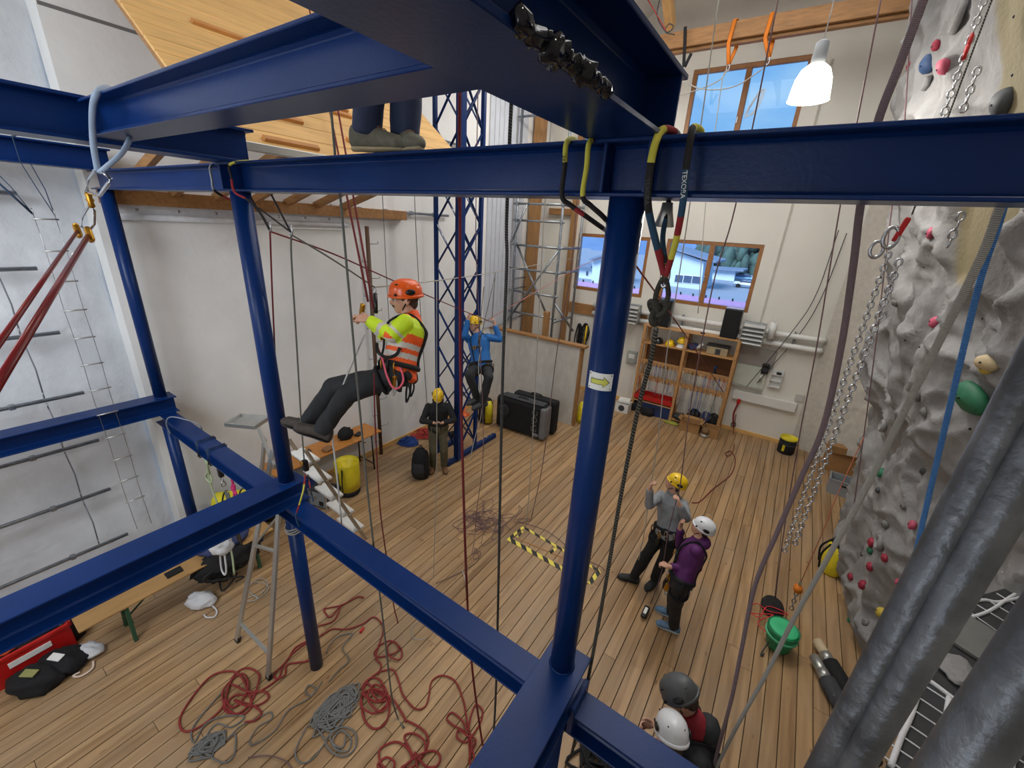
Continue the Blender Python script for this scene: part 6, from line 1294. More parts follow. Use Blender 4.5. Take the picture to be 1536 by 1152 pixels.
# steel hook and red hauling ropes at the upper left
hk = thing('hauling_tackle', (-3.005, 0.720, 4.705), 'white sling, gold swivel and pulleys on the short cross beam, upper left', 'tackle')
M_cov = mat('grey_blue_sleeve', (146, 162, 184), .7, 0, .15)
MB().tube(spline([(-3.223, 0.940, 5.093), (-2.976, 0.840, 5.058), (-2.810, 0.755, 5.000), (-2.893, 0.745, 4.940), (-2.991, 0.740, 4.808), (-2.955, 0.720, 4.680)], 6), .0135, 10).build('sling', M_cov, hk)
MB().tube(spline([(-3.109, 0.930, 4.922), (-2.927, 0.880, 4.872), (-2.831, 0.800, 4.774), (-2.845, 0.730, 4.703), (-2.924, 0.720, 4.680)], 6), .011, 10).build('sling', M_cov, hk)
MB().tube([(-2.990, 0.720, 4.687), (-3.134, 0.720, 4.652), (-3.233, 0.720, 4.589), (-3.023, 0.720, 4.576), (-2.853, 0.720, 4.627), (-2.794, 0.720, 4.650), (-2.875, 0.720, 4.679)], .0085, 8, closed=True).build('triangular_link', M_steel, hk)
c = V((-3.214, 0.720, 4.551)); MB().lathe([(.008, .04), (.016, .03), (.012, .012), (.018, 0), (.012, -.012), (.016, -.03), (.008, -.04)], c, 14).build('gold_swivel', M_gold, hk)
MB().tube([(-3.234, 0.720, 4.531), (-3.441, 0.720, 4.460), (-3.528, 0.720, 4.403), (-3.389, 0.720, 4.388), (-3.252, 0.720, 4.430), (-3.184, 0.720, 4.499)], .0055, 8, closed=True).build('carabiner', M_steel, hk)
for px in ((-3.639, 0.720, 4.375), (-3.318, 0.700, 4.371)):
    c = V(px); MB().box(c, (.05, .03, .085), Matrix.Rotation(-.4, 3, 'Y'), bev=.014).build('pulley_cheek', M_gold, hk)
M_hred = mat('glossy_dark_red_sleeve', (122, 22, 24), .28, 0, .15)
for k, (a, b, lab, rr_) in enumerate((((-3.618, 0.715, 4.373), (-1.600, 0.054, 4.126), 'dark red hauling rope leading down to the left edge, thinner one', .0085), ((-3.303, 0.690, 4.365), (-1.500, 0.024, 4.050), 'glossy dark red hauling rope leading down to the left edge, thicker one', .0120))):
    tag(MB().tube([a, b], rr_, 12).build('hauling_rope', M_hred), lab, 'rope')
c = V((-3.724, 0.690, 4.220)); MB().box(c, (.03, .02, .04), Matrix.Rotation(.6, 3, 'Y'), bev=.006).build('white_tag', M_label, hk)
# slings over the roof beam, top right
for k, (p, q_, lab) in enumerate((((-2.104, 9.880, 8.233), (-2.060, 9.800, 7.538), 'orange webbing sling over the roof beam, left of two'), ((-1.510, 9.880, 8.210), (-1.419, 9.800, 7.566), 'orange webbing sling over the roof beam, right of two'))):
    a = V(p); b = V(q_); t = thing('roof_sling', a, lab, 'sling')
    for s in (-1, 1): MB().tube([(a.x + .02 * s, 9.885 if s < 0 else 10.12, 8.25), (a.x + .05 * s, 9.88 if s < 0 else 10.12, 7.89), (b.x, b.y + .01 * s, b.z)], .035, 6, rx=.2).build('strap', M_org, t)
    MB().box((a.x, 10.0, 8.25), (.07, .24, .012)).build('strap', M_org, t)
    MB().tube([b + V((.025 * math.cos(x), 0, -.05 + .06 * math.sin(x))) for x in [2 * PI * j / 12 for j in range(12)]], .009, 6, closed=True).build('carabiner', M_steel, t)
t = thing('roof_sling', (-2.994, 9.880, 8.276), 'black sling hanging from the left end of the roof beam', 'sling')
MB().tube(spline([(-2.970, 9.800, 8.246), (-2.919, 9.800, 7.929), (-2.868, 9.800, 7.605), (-2.813, 9.800, 7.705), (-2.772, 9.800, 7.804)], 4), .03, 6, rx=.4).build('strap', M_black, t)
hang_rope('sagging_cord', 'thin grey cord sagging between slings before the upper window', [(-2.763, 9.600, 7.304), (-2.442, 9.600, 7.154), (-2.059, 9.600, 7.105), (-1.759, 9.600, 7.156), (-1.480, 9.600, 7.323), (-1.393, 9.600, 7.390)], .010, M_rpale)
hang_rope('sagging_cord', 'thin white cord rising from the left window frame to the orange sling', [(-3.199, 9.700, 7.040), (-2.701, 9.700, 7.128), (-2.352, 9.700, 7.201), (-2.118, 9.700, 7.302), (-2.052, 9.700, 7.418)], .010, M_rpale)
hang_rope('thin_cord', 'thin grey line hanging from the left orange sling', [(-2.034, 9.700, 7.436), (-2.094, 9.700, 7.299), (-2.036, 9.700, 6.382), (-1.941, 9.700, 5.121), (-1.648, 9.700, 3.000)], .008, M_rpale)
rc_ = MB()
for k in range(3): rc_.tube(spline([V((-1.342, 9.400, 6.946)) + V((.02 * k - .04, 0, .02)), V((-1.448, 9.400, 6.737)) + V((-.05 + .012 * k, .01 * k, 0)), V((-1.474, 9.400, 6.578)) + V((.02 * k - .05, 0, .01 * k)), V((-1.394, 9.400, 6.683)) + V((.02 * k, 0, 0)), V((-1.311, 9.400, 6.943)) + V((.02 * k - .03, 0, 0))], 4, True), .0055, 6, closed=True)
tag(rc_.build('coiled_rope', M_rwhite), 'white rope coil hanging in front of the right upper window pane', 'rope')
hang_rope('red_rope', 'red rope coil hanging at the frame of the left upper window', [(-3.601, 11.060, 7.462), (-3.741, 11.060, 7.397), (-3.772, 11.060, 7.229), (-3.661, 11.060, 7.128), (-3.628, 11.060, 7.283), (-3.726, 11.060, 7.317), (-3.776, 11.060, 7.163)], .022, mat('dull_red_rope', (172, 60, 52), .85))
hang_rope('thin_cord', 'thin red line along the gable end at the top edge', [(-3.799, 9.600, 8.825), (-3.490, 9.600, 8.447), (-3.245, 9.600, 8.142)], .010, MATS['dull_red_rope'])
hang_rope('thin_cord', 'thin dark line looping at the left end of the roof beam', [(-3.475, 9.600, 8.715), (-3.471, 9.600, 8.413), (-3.245, 9.600, 8.142), (-3.133, 9.600, 8.206), (-3.230, 9.600, 8.262), (-3.271, 9.600, 8.146), (-3.084, 9.600, 8.077)], .010, M_dgrey)
# rope on the floor from the red hoist to the man in grey
hang_rope('floor_rope', 'brown red rope curling over the floor from the red hoist to the man in grey', [(-0.487, 10.750, 0.569), (-0.442, 10.907, 0.012), (-0.315, 10.063, 0.012), (-0.357, 9.564, 0.012), (-0.438, 9.647, 0.012), (-0.354, 9.833, 0.012), (-0.209, 9.467, 0.012), (-0.201, 8.734, 0.012), (-0.399, 7.950, 0.012), (-0.524, 7.345, 0.012), (-0.635, 7.207, 0.012)], .010, MATS['brown_red_rope'])
# rope heaps on the floor, lower left
hang_rope('floor_rope', 'big red rope coil on the floor beside the ladder foot', [(-3.401, 1.541, 0.014), (-3.399, 1.472, 0.014), (-3.528, 1.330, 0.014), (-3.446, 1.257, 0.014), (-3.473, 1.183, 0.014), (-3.546, 1.204, 0.014), (-3.571, 1.344, 0.014), (-3.645, 1.481, 0.014), (-3.602, 1.614, 0.014), (-3.604, 1.438, 0.014), (-3.555, 1.299, 0.014), (-3.467, 1.198, 0.014), (-3.476, 1.065, 0.014), (-3.517, 0.954, 0.014), (-3.636, 0.867, 0.014), (-3.634, 0.789, 0.014), (-3.595, 0.742, 0.014), (-3.496, 0.759, 0.014), (-3.394, 0.834, 0.014), (-3.421, 0.908, 0.014), (-3.593, 0.958, 0.014), (-3.818, 0.981, 0.014), (-3.952, 0.926, 0.014), (-4.032, 0.801, 0.014), (-3.963, 0.625, 0.014), (-3.842, 0.469, 0.014), (-3.708, 0.436, 0.014), (-3.627, 0.487, 0.014), (-3.597, 0.613, 0.014), (-3.624, 0.740, 0.014), (-3.740, 0.837, 0.030), (-3.859, 0.950, 0.014), (-3.836, 1.056, 0.014), (-3.685, 1.102, 0.014), (-3.568, 1.047, 0.030), (-3.452, 0.923, 0.014), (-3.433, 0.794, 0.030), (-3.569, 0.761, 0.014), (-3.707, 0.775, 0.014), (-3.784, 0.825, 0.030), (-3.828, 0.952, 0.014), (-3.777, 1.011, 0.014), (-3.597, 0.963, 0.030), (-3.527, 0.849, 0.014), (-3.547, 0.784, 0.030), (-3.698, 0.801, 0.014), (-3.779, 0.883, 0.014), (-3.564, 0.947, 0.030), (-3.443, 1.049, 0.014), (-3.353, 1.036, 0.014), (-3.369, 0.947, 0.014), (-3.460, 0.867, 0.030), (-3.599, 0.835, 0.014), (-3.379, 0.920, 0.014), (-3.266, 0.928, 0.014), (-3.258, 0.861, 0.014), (-3.319, 0.799, 0.014)], .0095, M_rred2)
hang_rope('floor_rope', 'red rope with sewn eyes lying behind the foot of the second post', [(-3.593, 2.355, 0.014), (-3.671, 2.312, 0.014), (-3.716, 2.135, 0.014), (-3.812, 2.001, 0.014), (-3.839, 1.950, 0.014), (-3.681, 1.937, 0.014), (-3.717, 2.102, 0.030), (-3.609, 1.934, 0.014), (-3.685, 1.765, 0.014), (-3.591, 1.623, 0.014), (-3.546, 1.761, 0.014), (-3.526, 1.857, 0.014), (-3.387, 1.962, 0.014), (-3.302, 2.109, 0.014), (-3.281, 2.239, 0.014), (-3.180, 2.257, 0.014), (-3.051, 2.214, 0.014), (-2.938, 2.061, 0.014), (-2.841, 1.936, 0.014), (-2.736, 1.920, 0.014), (-2.670, 1.833, 0.014)], .0085, M_rred2)
hang_rope('floor_rope', 'small round red rope coil beside the plumb rope', [(-2.937, 2.036, 0.014), (-2.864, 2.168, 0.014), (-2.694, 2.167, 0.014), (-2.619, 2.077, 0.014), (-2.728, 2.029, 0.030), (-2.846, 2.104, 0.014), (-2.825, 2.184, 0.014), (-2.707, 2.143, 0.030), (-2.738, 2.061, 0.014), (-2.819, 1.964, 0.014), (-2.902, 1.962, 0.014), (-2.911, 2.040, 0.030)], .008, M_rred2)
rs = random.Random(5)
hang_rope('floor_rope', 'dense red rope heap in the middle of the lower floor', [(-2.692, 1.861, 0.014), (-2.705, 1.720, 0.014), (-2.616, 1.580, 0.014), (-2.443, 1.478, 0.014), (-2.294, 1.479, 0.014), (-2.250, 1.583, 0.014), (-2.359, 1.717, 0.030), (-2.593, 1.803, 0.014), (-2.706, 1.763, 0.014), (-2.691, 1.646, 0.014), (-2.469, 1.621, 0.050), (-2.406, 1.734, 0.014), (-2.519, 1.724, 0.050), (-2.636, 1.646, 0.014), (-2.570, 1.535, 0.014), (-2.400, 1.546, 0.040), (-2.372, 1.642, 0.014), (-2.360, 1.740, 0.050), (-2.540, 1.716, 0.014), (-2.705, 1.699, 0.014), (-2.602, 1.602, 0.050), (-2.462, 1.654, 0.014), (-2.446, 1.749, 0.060), (-2.622, 1.739, 0.014), (-2.548, 1.602, 0.050), (-2.374, 1.603, 0.014), (-2.337, 1.679, 0.050), (-2.486, 1.715, 0.014), (-2.563, 1.655, 0.070), (-2.435, 1.673, 0.014), (-2.370, 1.748, 0.030), (-2.202, 1.729, 0.014), (-2.094, 1.697, 0.014)], .0095, M_rred2)
hang_rope('floor_rope', 'red rope running in a wave to the rightmost red rope bundle', [(-2.678, 1.872, 0.014), (-2.591, 1.958, 0.014), (-2.446, 1.912, 0.014), (-2.308, 1.847, 0.014), (-2.118, 1.829, 0.014), (-2.049, 1.899, 0.014), (-2.095, 2.004, 0.014), (-2.170, 2.116, 0.014), (-2.127, 2.224, 0.014), (-1.970, 2.264, 0.014), (-1.768, 2.164, 0.014), (-1.621, 2.043, 0.014), (-1.521, 1.975, 0.014)], .0085, M_rred2)
hang_rope('floor_rope', 'red rope bundle tied like a butterfly beside the lower stub beam', [(-1.362, 1.782, 0.014), (-1.499, 1.923, 0.014), (-1.578, 1.968, 0.014), (-1.707, 1.944, 0.014), (-1.800, 1.949, 0.014), (-1.796, 2.018, 0.014), (-1.671, 2.026, 0.014), (-1.563, 1.986, 0.030), (-1.623, 2.097, 0.014), (-1.651, 2.211, 0.014), (-1.567, 2.214, 0.014), (-1.515, 2.121, 0.014), (-1.503, 1.977, 0.030), (-1.524, 1.904, 0.014), (-1.615, 1.889, 0.014), (-1.640, 1.941, 0.014), (-1.538, 1.944, 0.040), (-1.461, 1.976, 0.014), (-1.433, 1.904, 0.014), (-1.406, 1.812, 0.014), (-1.453, 1.916, 0.050), (-1.528, 1.970, 0.014), (-1.377, 1.848, 0.040), (-1.356, 1.787, 0.014)], .0085, M_rred2)
hang_rope('floor_rope', 'red rope heap cut by the bottom edge of the picture', [(-2.105, 1.707, 0.014), (-1.935, 1.742, 0.014), (-1.823, 1.720, 0.014), (-1.771, 1.626, 0.014), (-1.789, 1.539, 0.030), (-1.934, 1.572, 0.014), (-2.021, 1.610, 0.014), (-1.955, 1.675, 0.014), (-1.822, 1.676, 0.030), (-1.765, 1.598, 0.014), (-1.785, 1.475, 0.014), (-1.857, 1.423, 0.014), (-1.812, 1.501, 0.040), (-1.914, 1.554, 0.014), (-2.030, 1.536, 0.014), (-2.094, 1.472, 0.014), (-2.114, 1.392, 0.014), (-2.020, 1.335, 0.014), (-1.910, 1.354, 0.014), (-1.927, 1.408, 0.030), (-2.024, 1.394, 0.014), (-2.035, 1.309, 0.014), (-1.877, 1.363, 0.014), (-1.802, 1.533, 0.050), (-1.731, 1.671, 0.014), (-1.641, 1.688, 0.014), (-1.613, 1.615, 0.014), (-1.698, 1.554, 0.014), (-1.831, 1.559, 0.050), (-1.719, 1.493, 0.014)], .0095, M_rred2)
tag(MB().box((-3.236, 2.054, 0.020), (.03, .07, .03), rotz(.3), bev=.008).build('rope_clip', M_red), 'small red rope clip lying on the floor behind the lower post', 'clip')
heap('floor_rope', 'tight grey rope bundle on the floor in front of the big red coil', (-3.370, 0.512, 0.000), .12, .16, .05, .009, M_rgreyf, 46, 11)
hang_rope('floor_rope', 'loose grey rope strands trailing from the tight grey bundle', [(-3.780, 0.821, 0.014), (-3.723, 0.648, 0.014), (-3.642, 0.492, 0.014), (-3.508, 0.456, 0.014), (-3.587, 0.567, 0.014), (-3.563, 0.656, 0.014), (-3.480, 0.752, 0.014), (-3.364, 0.820, 0.014), (-3.374, 0.706, 0.014), (-3.504, 0.646, 0.014), (-3.471, 0.549, 0.014), (-3.314, 0.582, 0.014), (-3.291, 0.698, 0.014), (-3.124, 0.624, 0.014), (-3.128, 0.544, 0.014), (-3.262, 0.493, 0.014)], .007, M_rgreyf)
heap('floor_rope', 'large tangled grey rope heap on the floor at the foot of the second post', (-2.728, 1.374, 0.000), .17, .30, .06, .009, M_rgreyf, 80, 12)
hang_rope('floor_rope', 'round grey rope turns at the near end of the grey heap', [(-2.583, 1.267, 0.014), (-2.572, 1.155, 0.014), (-2.441, 1.137, 0.014), (-2.322, 1.192, 0.014), (-2.315, 1.293, 0.014), (-2.419, 1.352, 0.014), (-2.545, 1.313, 0.014), (-2.572, 1.206, 0.014), (-2.440, 1.170, 0.014), (-2.343, 1.224, 0.014), (-2.398, 1.299, 0.014), (-2.533, 1.286, 0.014), (-2.511, 1.183, 0.014), (-2.402, 1.213, 0.014), (-2.459, 1.289, 0.014)], .008, M_rgreyf)
hang_rope('floor_rope', 'grey rope loop lying left of the grey heap', [(-2.572, 1.155, 0.014), (-2.722, 1.165, 0.014), (-2.811, 1.135, 0.014), (-2.783, 1.052, 0.014), (-2.707, 0.943, 0.014), (-2.600, 0.928, 0.014), (-2.540, 1.002, 0.014), (-2.560, 1.147, 0.014)], .007, M_rgreyf)
hang_rope('floor_rope', 'thin grey rope snaking from the grey heap towards the red coil', [(-3.076, 1.444, 0.014), (-3.037, 1.308, 0.014), (-3.121, 1.286, 0.014), (-3.155, 1.344, 0.014), (-3.070, 1.365, 0.014), (-3.034, 1.270, 0.014), (-3.090, 1.095, 0.014), (-3.022, 0.928, 0.014), (-3.061, 0.766, 0.014), (-3.124, 0.753, 0.014), (-3.175, 0.852, 0.014), (-3.146, 0.962, 0.014), (-3.217, 0.982, 0.014), (-3.249, 0.904, 0.014), (-3.314, 0.767, 0.014), (-3.296, 0.644, 0.014)], .006, M_rgreyf)
hang_rope('floor_rope', 'thin grey rope curling behind the foot of the second post', [(-3.021, 1.485, 0.014), (-3.045, 1.621, 0.014), (-3.055, 1.752, 0.014), (-3.231, 1.791, 0.014), (-3.281, 1.959, 0.014), (-3.385, 1.854, 0.014), (-3.367, 1.713, 0.014), (-3.319, 1.651, 0.014)], .006, M_rgreyf)
hang_rope('floor_rope', 'thin dark rope arc near the bottom edge of the picture', [(-3.003, 0.681, 0.014), (-2.874, 0.791, 0.014), (-2.718, 0.857, 0.014), (-2.612, 0.859, 0.014)], .005, M_rthin)
rs = random.Random(9)
hang_rope('floor_rope', 'loose heap of thin purple rope beyond the hazard tape', [(p[0] + rs.uniform(-.30, .30), p[1] + rs.uniform(-.26, .26), .01 + .04 * rs.random()) for p in [(-3.407, 4.523, 0.014), (-3.290, 4.616, 0.014), (-3.399, 4.433, 0.014), (-3.166, 4.617, 0.014), (-3.477, 4.372, 0.014), (-3.392, 4.584, 0.014), (-3.084, 4.588, 0.014), (-3.485, 4.461, 0.014), (-3.260, 4.496, 0.014), (-3.479, 4.614, 0.014), (-3.320, 4.740, 0.014), (-3.426, 4.272, 0.014), (-3.254, 4.407, 0.014), (-3.220, 4.210, 0.014), (-3.134, 4.411, 0.014), (-3.016, 4.414, 0.014)] for _ in range(4)], .0045, M_rthin, k=5)
hang_rope('floor_rope', 'thin purple rope from the heap along the hazard tape', [(-3.166, 4.617, 0.014), (-2.974, 4.866, 0.014), (-2.961, 5.076, 0.014), (-3.069, 5.146, 0.014), (-2.980, 5.011, 0.014), (-2.890, 4.741, 0.014), (-2.734, 4.911, 0.014), (-2.715, 4.974, 0.014), (-2.864, 4.881, 0.014), (-2.872, 4.803, 0.014), (-2.666, 4.848, 0.014), (-2.407, 4.892, 0.014), (-2.169, 4.860, 0.014), (-1.979, 4.800, 0.014), (-1.684, 4.716, 0.014), (-1.378, 4.730, 0.014), (-1.292, 4.690, 0.014)], .0045, M_rthin)
hang_rope('floor_rope', 'thin purple rope trailing from the heap towards the lower beam', [(-3.257, 4.180, 0.014), (-3.088, 3.936, 0.014), (-2.989, 3.780, 0.014), (-2.939, 3.895, 0.014), (-2.865, 3.801, 0.014), (-2.915, 3.725, 0.014), (-3.031, 3.902, 0.014), (-2.845, 3.742, 0.014), (-2.889, 3.462, 0.014), (-2.965, 3.237, 0.014), (-3.032, 3.074, 0.014)], .0045, M_rthin)
hang_rope('floor_rope', 'short white cord with a dark clip on the floor by the lower beam', [(-2.898, 3.456, 0.014), (-2.787, 3.374, 0.014), (-2.672, 3.270, 0.014), (-2.556, 3.148, 0.014)], .006, M_rwhite)
hang_rope('floor_rope', 'pale cord coil on the floor beside the aluminium ladder', [(-4.916, 1.663, 0.014), (-4.787, 1.727, 0.014), (-4.648, 1.699, 0.014), (-4.625, 1.523, 0.014), (-4.722, 1.449, 0.014), (-4.702, 1.560, 0.014), (-4.618, 1.559, 0.014), (-4.873, 1.560, 0.014), (-4.921, 1.729, 0.014), (-4.754, 1.753, 0.014), (-4.662, 1.622, 0.014)], .006, M_rpale)
# gear at the bottom edge
heap('dark_slings', 'heap of black slings at the bottom edge under the lower beam', (-0.452, 2.484, 0.000), .35, .25, .06, .013, M_black, 36, 21)

# ================================================================ PEOPLE
M_skin = mat('skin', (206, 158, 132), .55, 0, .05, 20)
M_hair = mat('brown_hair', (62, 44, 32), .7, 0, .25, 40)
tmp_scene = bpy.data.scenes.new('work')
def evaluated_mesh(o):
    # evaluate one object alone, so that the whole hall is not updated each time
    if o.name in COL.objects: COL.objects.unlink(o)
    tmp_scene.collection.objects.link(o)
    with bpy.context.temp_override(scene=tmp_scene, view_layer=tmp_scene.view_layers[0]):
        dg = bpy.context.evaluated_depsgraph_get(); dg.update()
        me = bpy.data.meshes.new_from_object(o.evaluated_get(dg), depsgraph=dg)
    bpy.data.objects.remove(o); return me
def remeshed(name, mb, voxel, mats, parent=None, smooth=4, noise_amp=0.0, nscale=9.0, stretch=(1, 1, .5), seed=0, keep=None):
    o = mb.build(name, mats); r = o.modifiers.new('r', 'REMESH'); r.mode = 'VOXEL'; r.voxel_size = voxel; r.use_smooth_shade = True
    if smooth: sm = o.modifiers.new('s', 'SMOOTH'); sm.factor = .5; sm.iterations = smooth
    me = evaluated_mesh(o)
    me.materials.clear()
    for m in (mats if isinstance(mats, (list, tuple)) else [mats]): me.materials.append(m)
    if noise_amp:
        nv = len(me.vertices); co = [0.0] * (nv * 3); no = [0.0] * (nv * 3)
        me.vertices.foreach_get('co', co); me.vertices.foreach_get('normal', no)
        for i in range(0, nv * 3, 3):
            p = V(co[i:i + 3]); q = V((p.x * stretch[0], p.y * stretch[1], p.z * stretch[2])) * nscale + V((seed, seed * 2.3, 0))
            d = noise_amp * (1 - 2.2 * abs(noise.noise(q))) + noise_amp * .4 * noise.noise(q * 2.6)
            co[i] += no[i] * d; co[i + 1] += no[i + 1] * d; co[i + 2] += no[i + 2] * d
        me.vertices.foreach_set('co', co)
    me.polygons.foreach_set('use_smooth', [True] * len(me.polygons)); me.update()
    me.name = name; ob = bpy.data.objects.new(name, me); COL.objects.link(ob)
    if parent: put(ob, parent)
    return ob
def cone(mb, a, b, ra, rb, n=14):
    a, b = V(a), V(b); d = b - a; L = d.length
    mb.tube([a, a + d * .5, b], [ra, (ra + rb) / 2, rb], n)
    mb.ell(a, (ra, ra, ra), nu=n, nv=8); mb.ell(b, (rb, rb, rb), nu=n, nv=8)
def ik(a, c, l1, l2, pole):
    a, c, pole = V(a), V(c), V(pole); d = c - a; L = d.length; k = 1
    if L > (l1 + l2) * .999: k = L / ((l1 + l2) * .999)
    l1 *= k; l2 *= k; d.normalize(); x = (l1 * l1 - l2 * l2 + L * L) / (2 * L); h = math.sqrt(max(0, l1 * l1 - x * x))
    p = pole - d * pole.dot(d); p.normalize(); return a + d * x + p * h
def hand(mb, w, d, n, s, curl, side):
    # w wrist, d direction of the hand, n palm normal (fingers curl towards n), side = thumb side vector sign
    d = V(d).normalized(); n = V(n); n = (n - d * n.dot(d)).normalized(); t = d.cross(n) * side
    R = Matrix((t, d, n)).transposed()
    mb.ell(V(w) + d * .040 * s, (.040 * s, .046 * s, .017 * s), R, 12, 8)
    mb.ell(V(w) + d * .02 * s, (.030 * s, .035 * s, .018 * s), R, 12, 8)
    for i, (off, L) in enumerate(((.029, .072), (.010, .080), (-.010, .074), (-.028, .058))):
        p = V(w) + d * .076 * s + t * off * s; a = curl * .6; pts = [p - d * .02 * s, p]
        for k, f in enumerate((.45, .32, .26)):
            dd = d * math.cos(a) + n * math.sin(a); p = p + dd * L * f * s; pts.append(p); a += curl
        mb.tube(pts, [.0095 * s, .0095 * s, .0088 * s, .008 * s, .006 * s], 8)
    p = V(w) + d * .028 * s + t * .032 * s; a = 0; pts = [p - t * .012 * s, p]
    for f in (.034, .030, .022):
        dd = (t * math.cos(a + .2) * .75 + d * .75 * math.cos(a * .5) + n * (.25 + math.sin(a) * curl * .5)).normalized(); p = p + dd * f * s; pts.append(p); a += .5
    mb.tube(pts, [.013 * s, .012 * s, .011 * s, .010 * s, .007 * s], 8)
def person(label, J, S, group=None):
    s = S.get('size', 1.0); g = lambda k: V(J[k])
    hip, neck, head = g('hip'), g('neck'), g('head')
    up = (neck - hip).normalized(); fwd = V(J['fwd']); fwd = (fwd - up * fwd.dot(up)).normalized(); rt = fwd.cross(up).normalized()
    hf = V(J['headf']).normalized(); hu = V(J['headu']); hu = (hu - hf * hu.dot(hf)).normalized(); hr = hf.cross(hu)
    L = (neck - hip).length
    pel = V(J.get('pelup', up)); pel.normalize()
    body = MB()
    def torso(mb, e):
        secs = []
        bend = V(J.get('belly', (0, 0, 0)))
        for q, rx, ry in ((-.20, .10, .075), (-.12, .155, .11), (0, .172, .118), (.2, .155, .108), (.42, .152, .108), (.62, .172, .122), (.80, .178, .115), (.92, .135, .088), (1.0, .07, .065)):
            base = hip + up * (q * L) if q >= 0 else hip + pel * (q * L)
            base = base + bend * (4 * q * (1 - q) if 0 < q < 1 else 0)
            secs.append((base, rt * (rx * s * S.get('wide', 1) + e), fwd * (ry * s * S.get('deep', 1) + e)))
        mb.loft(secs, 20)
    torso(body, 0)
    cone(body, neck - up * .03, head - hu * .05 * s - hf * .015, .056 * s, .053 * s)
    Rh = Matrix((hr, hf, hu)).transposed(); H = lambda x, y, z: head + hr * x * s + hf * y * s + hu * z * s
    E = lambda c, r: body.ell(H(*c), tuple(q * s for q in r), Rh, 16, 12)
    E((0, -.012, .035), (.074, .093, .085)); E((0, .02, -.03), (.062, .070, .070)); E((0, .045, -.078), (.036, .034, .030)); E((0, .02, -.06), (.052, .055, .045))
    E((0, .080, .022), (.045, .012, .012)); E((-.035, .062, -.02), (.022, .022, .022)); E((.035, .062, -.02), (.022, .022, .022))
    body.tube([H(0, .082, .018), H(0, .098, -.005), H(0, .108, -.026)], [.009 * s, .012 * s, .015 * s], 10); body.ell(H(0, .102, -.03), (.017 * s, .012 * s, .011 * s), Rh)
    E((0, .083, -.054), (.023, .010, .006)); E((0, .081, -.066), (.020, .010, .007))
    for sd in (-1, 1): E((sd * .074, -.008, -.005), (.010, .020, .032))
    arms = {}; legs = {}
    for sd, k in ((1, 'R'), (-1, 'L')):
        sh = V(J['sh' + k]) if 'sh' + k in J else neck - up * .07 * s + rt * sd * .175 * s * S.get('wide', 1)
        wr = g('wr' + k); el = V(J['el' + k]) if 'el' + k in J else ik(sh, wr, .285 * s, .255 * s, J.get('pole' + k, (0, 0, -1)))
        arms[k] = (sh, el, wr); cone(body, sh, el, .048 * s, .040 * s); cone(body, el, wr, .040 * s, .027 * s)
        hj = hip + rt * sd * .088 * s - pel * .03 * s; an = g('an' + k)
        kn = V(J['kn' + k]) if 'kn' + k in J else ik(hj, an, .43 * s, .42 * s, J.get('kpole' + k, fwd))
        toe = V(J['toe' + k]); legs[k] = (hj, kn, an, toe)
        cone(body, hj, kn, .078 * s, .054 * s); cone(body, kn, kn + (an - kn) * .3, .052 * s, .053 * s); cone(body, kn + (an - kn) * .3, an, .053 * s, .036 * s)
        cone(body, an - V(J.get('soleup' + k, (0, 0, 1))).normalized() * .02 * s, an + toe.normalized() * .10 * s - V(J.get('soleup' + k, (0, 0, 1))).normalized() * .05 * s, .034 * s, .022 * s)
    m_skin = S.get('skin', M_skin)
    root = remeshed('person', body, .0085, m_skin, None, 3)
    hm = MB(); 
    for sd, k in ((1, 'R'), (-1, 'L')):
        sh, el, wr = arms[k]; d = V(J['hd' + k]) if 'hd' + k in J else (wr - el); n = V(J.get('pn' + k, -up))
        hand(hm, wr, d, n, s, J.get('curl' + k, .75), J.get('th' + k, sd))
        cone(hm, wr - (wr - el).normalized() * .05, wr + V(d).normalized() * .015, .026 * s, .024 * s, 10)
    ho = remeshed('hands', hm, .0045, m_skin, None, 2)
    # one figure: join the finely meshed hands into the body mesh
    bm = bmesh.new(); bm.from_mesh(root.data); bm.from_mesh(ho.data); bm.to_mesh(root.data); bm.free(); hme = ho.data; bpy.data.objects.remove(ho)
    for pl in root.data.polygons: pl.use_smooth = True
    base = V((hip.x, hip.y, min(legs['R'][2].z, legs['L'][2].z) - .08))
    root.data.transform(Matrix.Translation(-base)); root.location = base
    tag(root, label, 'person', group)
    # eyes
    for sd in (-1, 1):
        e = MB().ell(H(sd * .031, .076, .008), (.0125 * s,) * 3, Rh, 10, 8); e.ell(H(sd * .031, .0845, .008), (.0062 * s,) * 3, Rh, 8, 6, mi=1)
        e.build('eye', [M_label, mat('dark_iris', (40, 30, 26), .2)], root)
        b = MB().tube([H(sd * .016, .087, .026), H(sd * .032, .087, .031), H(sd * .047, .075, .026)], .0035 * s, 6).build('eyebrow', M_hair, root)
    if S.get('hair', True):
        q = MB(); q.ell(H(0, -.022, .028), (.079 * s, .090 * s, .088 * s), Rh, 18, 12); q.ell(H(0, -.055, -.03), (.060 * s, .045 * s, .055 * s), Rh, 14, 10)
        q.build('hair', S.get('hairmat', M_hair), root)
    if S.get('beard'):
        q = MB(); q.tube([H(-.024, .088, -.048), H(0, .095, -.043), H(.024, .088, -.048)], .0055 * s, 8); q.build('moustache', M_hair, root)
    if S.get('glasses'):
        q = MB()
        for sd in (-1, 1):
            q.tube([H(sd * .031 + .019 * math.cos(a), .092, .006 + .014 * math.sin(a)) for a in [2 * PI * k / 14 for k in range(14)]], .0016, 5, closed=True); q.tube([H(sd * .05, .09, .008), H(sd * .076, .0, .01)], .0016, 5)
        q.tube([H(-.012, .093, .01), H(.012, .093, .01)], .0016, 5); q.build('glasses', M_blackp, root)
    # jacket
    jk = MB(); torso(jk, .020)
